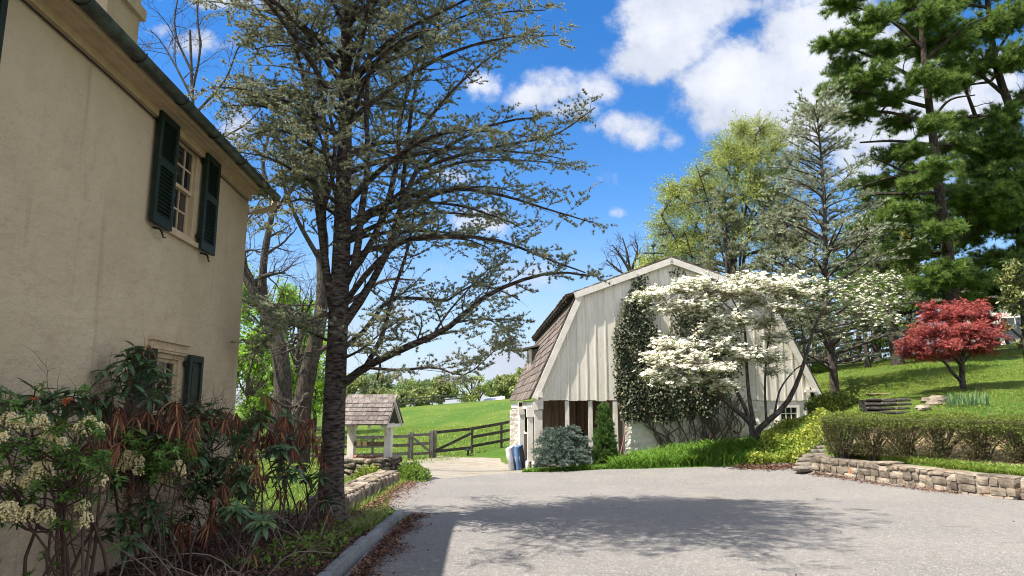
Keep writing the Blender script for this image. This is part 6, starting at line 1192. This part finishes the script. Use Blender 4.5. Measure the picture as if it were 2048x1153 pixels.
mb = MB(); mb.tubes(LP, LR, 8); mb.tubes(A, AR_, 5); mb.build('trunk', M_BARK_G, e, smooth=True); mb = MB(); mb.tubes(Tw, TwR, 3); mb.build('twigs', M_TWIG, e); C, T, i = along(Tw, 7, .2, 1); mb = MB(); mb.leaves(C+rv(len(C))*.04, rv(len(C))+[0, 0, .2], rv(len(C))+[-.4, -.5, .8], .12+.05*rng.random(len(C)), .065, np.clip(.5+.3*rng.normal(size=len(C)), 0, 1)); mb.build('crown', M_HOLLY, e)
# ---------------------------------------------------------------- blades, ground cover, litter
def blades(name, label, cat, xy, hgt, wid, mat, lean=.5, seg=3, stuff=True, amean=.5, zoff=0.):
    n = len(xy); z = H(xy[:, 0], xy[:, 1]) + zoff; P0 = np.column_stack([xy, z-.02]); hh = hgt*(.5+.8*rng.random(n)); az = rng.random(n)*2*math.pi; o = np.column_stack([np.cos(az), np.sin(az), np.zeros(n)]); s_ = np.column_stack([-np.sin(az), np.cos(az), np.zeros(n)]); ln = lean*hh*(.4+.9*rng.random(n)); V = []
    for k in range(seg+1):
        t = k/seg; c = P0 + o*(ln*t*t)[:, None] + np.array([0, 0, 1])*(hh*(t-.28*lean*t**3))[:, None]; w = wid*(1-t*.92)/2; V += [c - s_*w, c + s_*w]
    V = np.stack(V, 1).reshape(-1, 3); m = 2*(seg+1); f = np.vstack([np.arange(n)[:, None]*m + np.array([2*k, 2*k+1, 2*k+3, 2*k+2])[None] for k in range(seg)]); mb = MB(); mb.add(V, f, np.tile(np.clip(amean+.2*rng.normal(size=n), 0, 1), seg)); ob = mb.build(name, mat, loc=tuple(P0[0])); return tag(ob, label, cat, None, 'stuff' if stuff else None)
seed(81); E = np.array(far_edge); 
def gpoly(pts): return [tuple(at(*p)[:2]) for p in pts]
strip = gpoly([(1215, 940, 20.5), (1300, 936, 19.7), (1420, 933, 19.2), (1510, 931, 18.8), (1530, 905, 19.6), (1500, 890, 20.6), (1400, 900, 21.6), (1330, 905, 22.1), (1240, 912, 22.2)])
blades('daylily_foliage', 'lush arching green daylily leaves along the foot of the barn', 'plants', polysample(strip, 4600), .40, .06, M_DAY, 1.0, 4)
strip2 = gpoly([(1043, 946, 20.8), (1120, 944, 20.6), (1215, 941, 20.4), (1300, 937, 19.6), (1300, 925, 20.4), (1215, 925, 21.6), (1130, 930, 22), (1070, 934, 22)])
blades('grass_verge', 'short grass with dandelions at the drive edge before the barn', 'grass', polysample(strip2, 8000), .17, .022, M_DAY, .9)
gc = gpoly([(1500, 934, 18.6), (1550, 933, 18.3), (1612, 925, 17.7), (1640, 890, 18.3), (1668, 850, 18.0), (1660, 825, 19.5), (1630, 845, 20.8), (1590, 868, 21.4), (1555, 880, 21.2), (1530, 895, 20.2)])
def cover(name, label, poly, n, hgt, leaf, mat):
    p = polysample(poly, n); mound = .5+.5*np.sin(p[:, 0]*3.3)*np.sin(p[:, 1]*2.7+1); z = H(p[:, 0], p[:, 1]) + (hgt*(.25+.75*mound))*rng.random(n)**.6; mb = MB(); mb.leaves(np.column_stack([p, z]), norm(rv(n)+[0, 0, .35]), rv(n)+[0, 0, .9], leaf*(.6+.8*rng.random(n)), leaf*.6, np.clip(.35+.35*mound+.22*rng.normal(size=n), 0, 1)); return tag(mb.build(name, mat, loc=(p[0, 0], p[0, 1], z[0])), label, 'ground cover', None, 'stuff')
cover('golden_groundcover', 'yellow green leafy ground cover on the bank between dogwood and hedge', gc, 8500, .36, .09, M_YELLOW)
tc_ = []
for k in range(len(WALL)-2):
    a, b_ = WALL[k], WALL[k+1]; d = norm(b_-a); nn = np.array([-d[1], d[0]]); tc_.append((a, d, nn, np.linalg.norm(b_-a)))
pts = np.vstack([a + d*(rng.random((1100, 1))*l) + nn*(.36+.4*rng.random((1100, 1))**1.6) for a, d, nn, l in tc_]); blades('terrace_weeds', 'low green weeds and grass on top of the retaining wall', 'grass', pts, .14, .022, M_GRASSB, .9)
cover('leafy_weeds', 'small leafy weeds below the hedge stems', [tuple(q) for q in np.vstack([WALL[:5]+[.35, .4], WALL[4::-1]+[.55, .6]])], 2600, .13, .05, M_FRESH)
hill = [(9.3, 19.2), (9.8, 16.9), (12.6, 14.0), (19, 14), (30, 36), (21, 38), (17, 36), (13, 36), (10.8, 26)]
hp_ = polysample(hill, 80000); pt_ = np.sin(hp_[:, 0]*.9+1.2*np.sin(hp_[:, 1]*.7))*np.sin(hp_[:, 1]*.8+hp_[:, 0]*.35) + .5*np.sin(hp_[:, 0]*2.3-hp_[:, 1]*1.7); kp = pt_ + rng.normal(0, .35, len(hp_)) > -.75; hp_ = hp_[kp]; pt_ = pt_[kp]
blades('hill_grass', 'mown sunny grass on the slope under the maple', 'grass', hp_, .10*(1+.25*pt_), .024, M_GRASSB, 1.7, 2, amean=np.clip(.62-.14*pt_, .2, .9))
lawn = [(-2.7, 10.9), (-2.7, 15), (-3.3, 20), (-9.5, 24), (-13, 24), (-6.8, 12.5), (-4.3, 10.9)]
blades('lawn_grass', 'fresh green lawn grass behind the shrubs and old trees', 'grass', polysample(lawn, 22000), .11, .018, M_GRASSB, .8, 2)
mead = gpoly([(560, 915, 32), (780, 920, 31), (1010, 888, 36.5), (1015, 845, 55), (820, 850, 62), (560, 870, 60)])
blades('meadow_tufts', 'taller grass tufts scattered over the near meadow', 'grass', polysample(mead, 26000), .16, .04, M_GRASSB, .9, 2, amean=.45)
seed(82); iv = gpoly([(1890, 823, 17.6), (1985, 823, 17.6), (1975, 816, 18.6), (1900, 816, 18.6)]); blades('iris_clump', 'clump of bluish green iris leaves behind the hedge', 'plant', polysample(iv, 260), .34, .035, M_IRIS, .35, stuff=False)
edge = np.vstack([np.column_stack([np.full(900, -1.95)+rng.normal(0, .16, 900), 9.3+1.9*rng.random(900)]), np.column_stack([-2.52+rng.normal(0, .07, 500), 11+5.4*rng.random(500)])]); blades('edge_grass', 'ragged green grass along the kerb end and garden wall', 'grass', edge, .17, .011, M_GRASSB, .9)
def litter(name, label, xy, size, zo=.02, sheetoff=.02):
    n = len(xy); z = H(xy[:, 0], xy[:, 1]) - terrace(xy[:, 0], xy[:, 1]) + zo + .03*rng.random(n)**2; mb = MB(); mb.leaves(np.column_stack([xy, z]), norm(rv(n)*[1, 1, .35]), norm(rv(n)*.5+[0, 0, 1]), size*(.5+rng.random(n)), size*.6, rng.random(n)); return tag(mb.build(name, M_LITTER, loc=(xy[0, 0], xy[0, 1], z[0])), label, 'leaves', None, 'stuff')
seed(83)
k = 3600; y = 6.2 + 4.9*rng.random(k); litter('dead_leaves', 'drift of brown dead leaves along the granite kerb', np.column_stack([-1.55+np.abs(rng.normal(0, .14, k))*(.6+.5*np.sin(y*2.1)**2), y]), .045)
k = 1900; y = 11 + 5.5*rng.random(k); litter('dead_leaves', 'drift of brown dead leaves at the foot of the garden wall', np.column_stack([-2.5+np.abs(rng.normal(0, .26, k)), y]), .05)
k = 12000; litter('bed_litter', 'brown leaf litter and chips covering the mulched bed', np.column_stack([-4.2+2.4*rng.random(k), 4+7*rng.random(k)]), .045)
k = 2200; sW = rng.random(k); q = np.array([at(1480+150*s_, 935+4*s_, 18.6-1.3*s_)[:2] for s_ in sW]); litter('dead_leaves', 'brown dead leaves where the drive meets the ground cover', q + rng.normal(0, .13, (k, 2)) + [0, .12], .055)
k = 900; sW = rng.random(k)**1.4; q = WALL[0] + (WALL[3]-WALL[0])*sW[:, None]; litter('dead_leaves', 'scattered dead leaves along the foot of the retaining wall', q - [.12, .16] - np.abs(rng.normal(0, .10, (k, 2))), .05)
k = 260; litter('loose_leaves', 'a few single leaves blown over the asphalt', np.column_stack([-1.3+9*rng.random(k), 6.8+9*rng.random(k)]), .03)
bedg = np.vstack([np.array([c_])+rng.normal(0, .18, (130, 2)) for c_ in ((-2.1, 8.0), (-2.2, 8.6), (-2.0, 9.0), (-2.5, 8.2), (-2.2, 7.4), (-2.35, 9.5), (-2.9, 9.1))]); cover('bed_weeds', 'low green weeds growing through the mulched bed', [(-2.9, 7.2), (-1.9, 7.2), (-1.9, 10.2), (-2.6, 10.2)], 800, .09, .06, M_FRESH)
n = 160; p = polysample(gpoly([(560, 912, 33), (1010, 888, 38), (1020, 815, 80), (700, 830, 80)]), n); mb = MB(); z = H(p[:, 0], p[:, 1])+.12; mb.leaves(np.column_stack([p, z]), rv(n), rv(n)*.3+[0, -1, .6], .06, .06, rng.random(n)); tag(mb.build('dandelions', leafm('dandelion_flowers', [(.7, .6, .1), (.75, .7, .3)], .2), loc=(p[0, 0], p[0, 1], z[0])), 'pale dandelion heads dotted over the meadow', 'flowers', None, 'stuff')
M_STEM = flat('shrub_bark', (.075, .045, .035), .9)
# ================================================================ rhododendrons and pieris in front of the house wall
def bigleaf(mb, C, D, Nn, L, W, droop, a, m=0, curl=.15):
    C = np.asarray(C, float); n = len(C); D = norm(D); S = norm(np.cross(D, Nn)); U = np.cross(S, D); L = np.broadcast_to(L, (n,))[:, None]; W = np.broadcast_to(W, (n,))[:, None]; droop = np.broadcast_to(droop, (n,))[:, None]
    V = []
    for t, w in ((0, .10), (.25, .75), (.55, 1.), (.82, .62), (1., .04)):
        c = C + D*L*t - np.array([0, 0, 1])*L*droop*t*t; V += [c - S*W*w/2 + U*W*curl*w, c, c + S*W*w/2 + U*W*curl*w]
    V = np.stack(V, 1).reshape(-1, 3); f = [(3*k+j, 3*k+j+1, 3*k+j+4, 3*k+j+3) for k in range(4) for j in range(2)]; f = (np.arange(n)[:, None, None]*15 + np.array(f)[None]).reshape(-1, 4); mb.add(V, f, np.repeat(np.broadcast_to(np.asarray(a, float), (n,)), 8), m)
def whorl(mb, C, axis, k, L, W, ang, droop, a0, av=.15, m=0, curl=.15):
    C = np.asarray(C, float); n = len(C); axis = norm(axis); r = norm(np.cross(axis, rv(n))); s_ = np.cross(axis, r)
    for q in range(k):
        th = 2*math.pi*(q + .5*rng.random(n))/k; d = r*np.cos(th)[:, None] + s_*np.sin(th)[:, None]; an = ang*(.75+.5*rng.random(n))[:, None]; dd = norm(d*np.sin(an) + axis*np.cos(an)); bigleaf(mb, C, dd, axis, L*(.65+.6*rng.random(n)), W*(.7+.5*rng.random(n)), droop*(.6+.8*rng.random(n)), np.clip(a0+av*rng.normal(size=n), 0, 1), m, curl)
def stems_to(base, ends, r, nm=8):
    ends = np.asarray(ends); n = len(ends); order = rng.permutation(n); main = order[:min(nm, n)]; P = []; R = []
    for k in main:
        q = ends[k]; b = base + np.append(rng.normal(0, .16, 2), 0); h = max(q[2]-b[2], .2); m1 = b + (q-b)*[.45, .45, .22] + rv(1)[0]*.10*[1, 1, .4]; m2 = b + (q-b)*[.62, .62, .55] + rv(1)[0]*.14*[1, 1, .5]; m3 = b + (q-b)*[.92, .92, .8] + rv(1)[0]*.10*[1, 1, .5]
        P.append(resample([b-[0, 0, .1], m1, m2, m3, q], 12)); R.append(np.linspace(r, r*.28, 12))
    M = np.array(P)
    for k in order[len(main):]:
        q = ends[k]; C = M[:, 3:10].reshape(-1, 3); d = np.linalg.norm(C-q, axis=1) + 1.2*np.maximum(C[:, 2]-q[2]+.12, 0) + .25*rng.random(len(C)); a = C[np.argmin(d)]; L_ = np.linalg.norm(q-a)
        P.append(resample([a, a+(q-a)*[.4, .4, .25]+rv(1)[0]*.12*L_, a+(q-a)*[.8, .8, .7]+rv(1)[0]*.12*L_, q], 12)); R.append(np.linspace(r*.48, r*.22, 12))
    return np.array(P), np.array(R)
def rhodo(label, b, ends_live, ends_dead, extra=40, sd=0):
    seed(sd); b = np.array([b[0], b[1], h1(*b)]); e = thing('rhododendron', label, 'shrub', tuple(b)); El = np.array(ends_live) if len(ends_live) else np.zeros((0, 3)); Ed = np.array(ends_dead) if len(ends_dead) else np.zeros((0, 3)); en = np.vstack([El, Ed])
    P, R = stems_to(b, en, .016, 8); mb = MB(); mb.tubes(P, R, 6); S, SR, _ = spawn(P, R, 3, .3, .95, .75, .30, K=7, wig=.28, up=.12, rs=.5, rmin=.003); mb.tubes(S, SR, 5); S2, S2R, _ = spawn(S, SR, 3, .3, 1, .8, .18, K=5, wig=.3, rs=.6, rmin=.002); mb.tubes(S2, np.minimum(S2R, .004), 3); mb.build('stems', M_STEM, e, smooth=True)
    up = lambda n: norm(np.array([0, 0, 1.])+.45*rv(n))
    if len(El):
        mb = MB(); whorl(mb, El, up(len(El)), 9, .17, .058, 1.3, .35, .58); whorl(mb, El-[0, 0, .035], up(len(El)), 6, .155, .052, 1.7, .4, .48); mb.build('foliage', M_RHODO, e); 
        for q in El: mb = MB(); mb.stone(q+[0, 0, .02], (.014, .014, .04), p=2, rough=0); mb.build('bud', M_FRESH, e)
    if len(Ed):
        mb = MB(); ax = up(len(Ed)); whorl(mb, Ed, ax, 7, .145, .018, 2.45, .6, .35, .22, 0, .5); whorl(mb, Ed-[0, 0, .03], ax, 5, .13, .016, 2.7, .3, .4, .28, 0, .5); k = rng.random(len(S)) < .08; whorl(mb, S[k][:, -1], up(k.sum()), 6, .12, .018, 2.4, .5, .45, .3, 0, .5); mb.build('dead_foliage', M_DEAD, e)
    return e
def pts(L_): return [at(*q) for q in L_]
def scat(poly, n, Y0, Y1):
    p = polysample(poly, n); return [at(x, y, Y0+(Y1-Y0)*rng.random()) for x, y in p]
seed(90)
live1 = pts([(20, 790, 5.2), (70, 782, 5.1), (110, 790, 5.3), (150, 786, 5.2), (45, 815, 5.0), (190, 800, 5.4), (225, 792, 5.5), (95, 820, 5.0), (-40, 800, 5.), (160, 815, 5.3), (205, 820, 5.6)])
rhodo('large green leaved rhododendron behind the white flowered pieris', (-3.3, 5.2), live1, pts([(190, 790, 5.5), (215, 800, 5.6), (120, 840, 5.2)]) + scat([(170, 800), (260, 800), (270, 900), (180, 890)], 8, 5.4, 5.8), 40, 91)
live2 = pts([(250, 735, 6.6), (275, 700, 6.7), (212, 742, 6.5), (305, 735, 6.8), (265, 760, 6.6), (320, 755, 6.9), (345, 812, 6.8), (300, 790, 6.7), (285, 725, 6.7), (330, 780, 6.9), (255, 715, 6.6), (240, 765, 6.6)]) ; live2 += scat([(210, 950), (330, 950), (330, 1090), (210, 1090)], 8, 6., 6.6) + scat([(225, 850), (330, 850), (330, 960), (225, 960)], 18, 6.2, 6.7)
rhodo('tall rhododendron with glossy leaves reaching over the lower window', (-3.25, 6.5), live2, scat([(225, 800), (400, 800), (400, 880), (225, 880)], 20, 6.2, 6.9) + scat([(215, 820), (320, 820), (320, 950), (215, 940)], 7, 6., 6.6), 40, 92)
live3 = pts([(390, 815, 7.3), (420, 812, 7.5), (370, 830, 7.2), (405, 835, 7.4), (430, 825, 7.6), (395, 850, 7.3), (360, 860, 7.1), (440, 850, 7.6), (420, 870, 7.5), (350, 900, 7.), (385, 900, 7.2), (420, 970, 7.3), (395, 960, 7.2), (455, 975, 7.5)]); live3 += scat([(300, 980), (520, 960), (560, 1060), (300, 1090)], 14, 6.8, 7.8) + scat([(340, 830), (500, 830), (500, 990), (340, 990)], 28, 7., 7.8)
rhodo('browning rhododendron with wilted leaves under the lower window', (-2.95, 7.3), live3, scat([(330, 830), (500, 820), (520, 920), (340, 930)], 18, 7., 7.9) + scat([(290, 980), (470, 960), (480, 1060), (300, 1080)], 9, 6.8, 7.4), 40, 93)
rhodo('mostly dead rhododendron at the house corner with red brown hanging leaves', (-2.9, 8.5), scat([(450, 830), (600, 830), (600, 960), (450, 960)], 20, 8.1, 8.9) + pts([(470, 845, 8.2), (490, 855, 8.3), (500, 950, 8.3), (520, 960, 8.5), (480, 990, 8.2)]), scat([(450, 810), (560, 790), (600, 840), (600, 900), (460, 920)], 28, 8., 9.) + scat([(450, 940), (520, 940), (520, 1020), (450, 1020)], 8, 8., 8.5), 40, 94)
rhodo('thin rhododendron with yellowed hanging leaves beside the cedar trunk', (-2.85, 9.5), pts([(612, 960, 9.4), (640, 950, 9.4), (655, 1000, 9.4), (600, 930, 9.5), (540, 1035, 9.2), (560, 1040, 9.2)]), scat([(560, 800), (625, 830), (640, 900), (560, 900)], 18, 9., 9.9) + pts([(640, 905, 9.6), (650, 925, 9.6), (645, 990, 9.5), (660, 1025, 9.4), (618, 950, 9.5), (600, 1000, 9.4)]), 40, 95)
# brush tangle: bare twigs low between the shrubs
seed(96); n = 34; P = []
for k in range(n):
    x = -3.1+.9*rng.random(); y = 5.2+4.6*rng.random(); z = h1(x, y); az = rng.random()*6.28; l = .35+.6*rng.random(); P.append(resample([(x, y, z), (x+l*.4*math.cos(az), y+l*.4*math.sin(az), z+.15+.25*rng.random()), (x+l*math.cos(az), y+l*math.sin(az), z+.08+.6*rng.random())], 8))
P = np.array(P); mb = MB(); mb.tubes(P, np.tile(np.linspace(.008, .003, 8), (n, 1)), 4); S, SR, _ = spawn(P, np.full((n, 8), .004), 4, .2, 1, .8, .3, K=5, wig=.3); mb.tubes(S, SR, 3); tag(mb.build('brushwood', M_TWIGL, loc=tuple(P[0, 0])), 'tangle of thin bare twigs on the mulch under the shrubs', 'twigs', None, 'stuff')
# pieris with drooping cream flower panicles
def pieris(label, b, fl, lv, sd):
    seed(sd); b = np.array([b[0], b[1], h1(*b)]); e = thing('pieris_shrub', label, 'shrub', tuple(b)); Fp = np.array(fl); Lp = np.array(lv); P, R = stems_to(b, np.vstack([Fp, Lp]), .014, 7); mb = MB(); mb.tubes(P, R, 6); S, SR, _ = spawn(P, R, 4, .4, 1, .7, .2, K=5, wig=.25, up=.15, rs=.5, rmin=.002); mb.tubes(S, SR, 4); mb.build('stems', M_STEM, e, smooth=True)
    C = np.vstack([Lp, Fp, S[rng.random(len(S)) < .45][:, -1]]); mb = MB(); up = norm(np.array([0, -.15, 1.])+.5*rv(len(C))); whorl(mb, C, up, 8, .06, .02, 1.2, .25, .5, .22); whorl(mb, C-[0, 0, .02], up, 6, .055, .019, 1.6, .3, .35, .22); mb.build('foliage', M_PIERIS, e)
    ico = [(0, 0, 1), (.9, 0, .2), (.28, .85, .2), (-.73, .53, .2), (-.73, -.53, .2), (.28, -.85, .2), (0, 0, -1.1)]; ft = [(0, 1, 2), (0, 2, 3), (0, 3, 4), (0, 4, 5), (0, 5, 1), (6, 2, 1), (6, 3, 2), (6, 4, 3), (6, 5, 4), (6, 1, 5)]; V = []; 
    for q in Fp:
        big = .45+.55*rng.random()
        for k in range(int(26*big)+10):
            az = rng.random()*6.28; o = np.array([math.cos(az), math.sin(az), 0])*(.015+.05*rng.random())*big; ln = (.05+.06*rng.random())*big; s0 = q + o*.3 + [0, 0, .01]
            for t in np.linspace(0, 1, int(7+4*big)): V.append(s0 + o*(.3+.9*t) - np.array([0, 0, ln*t*(.4+.8*t)]) + rng.normal(0, .0035, 3))
    V = np.array(V); n = len(V); r = .0092*(.8+.4*rng.random(n)); mb = MB(); X_ = V[:, None, :] + np.array(ico)[None]*r[:, None, None]; f = (np.arange(n)[:, None, None]*7 + np.array(ft)[None]).reshape(-1, 3); mb.add(X_.reshape(-1, 3), f, np.repeat(rng.random(n), 10)); mb.build('blossom', M_CREAM, e, smooth=True)
PF = [(20, 830, 4.5), (42, 838, 4.4), (80, 835, 4.6), (95, 868, 4.4), (180, 838, 4.7), (165, 850, 4.6), (198, 850, 4.7), (118, 880, 4.5), (85, 930, 4.4), (15, 945, 4.3), (50, 955, 4.4), (18, 1010, 4.3), (60, 1015, 4.4), (93, 1025, 4.4), (165, 1005, 4.6), (168, 1030, 4.6), (160, 940, 4.7), (198, 952, 4.7), (5, 870, 4.3)]
seed(97); LVp = scat([(-60, 830), (210, 830), (215, 920), (160, 1000), (-60, 1040)], 50, 4.2, 4.9)
pieris('pieris shrub hung with cream flower clusters at the left edge', (-2.95, 4.55), pts(PF), LVp, 98)
seed(99); pieris('small pieris with a few cream flower clusters among brown rhododendron leaves', (-2.75, 6.1), pts([(262, 905, 6.), (275, 912, 6.), (250, 925, 6.), (278, 935, 6.), (340, 935, 6.3), (355, 925, 6.3), (362, 940, 6.3), (330, 945, 6.3)]), scat([(230, 890), (380, 880), (385, 960), (240, 965)], 26, 5.9, 6.4), 100)
seed(101); mb = MB(); C = np.array(pts([(130, 806, 5.), (135, 800, 5.), (68, 800, 5.), (330, 905, 6.2)])); whorl(mb, C, norm(np.array([0, -.3, 1.])+.2*rv(len(C))), 7, .055, .02, 1.1, .3, .5); tag(mb.build('new_shoots', leafm('orange_shoots', [(.35, .06, .03), (.5, .16, .04)], .3), loc=tuple(C[0])), 'orange red new leaf shoots on top of the foreground shrubs', 'leaves', None, 'stuff')
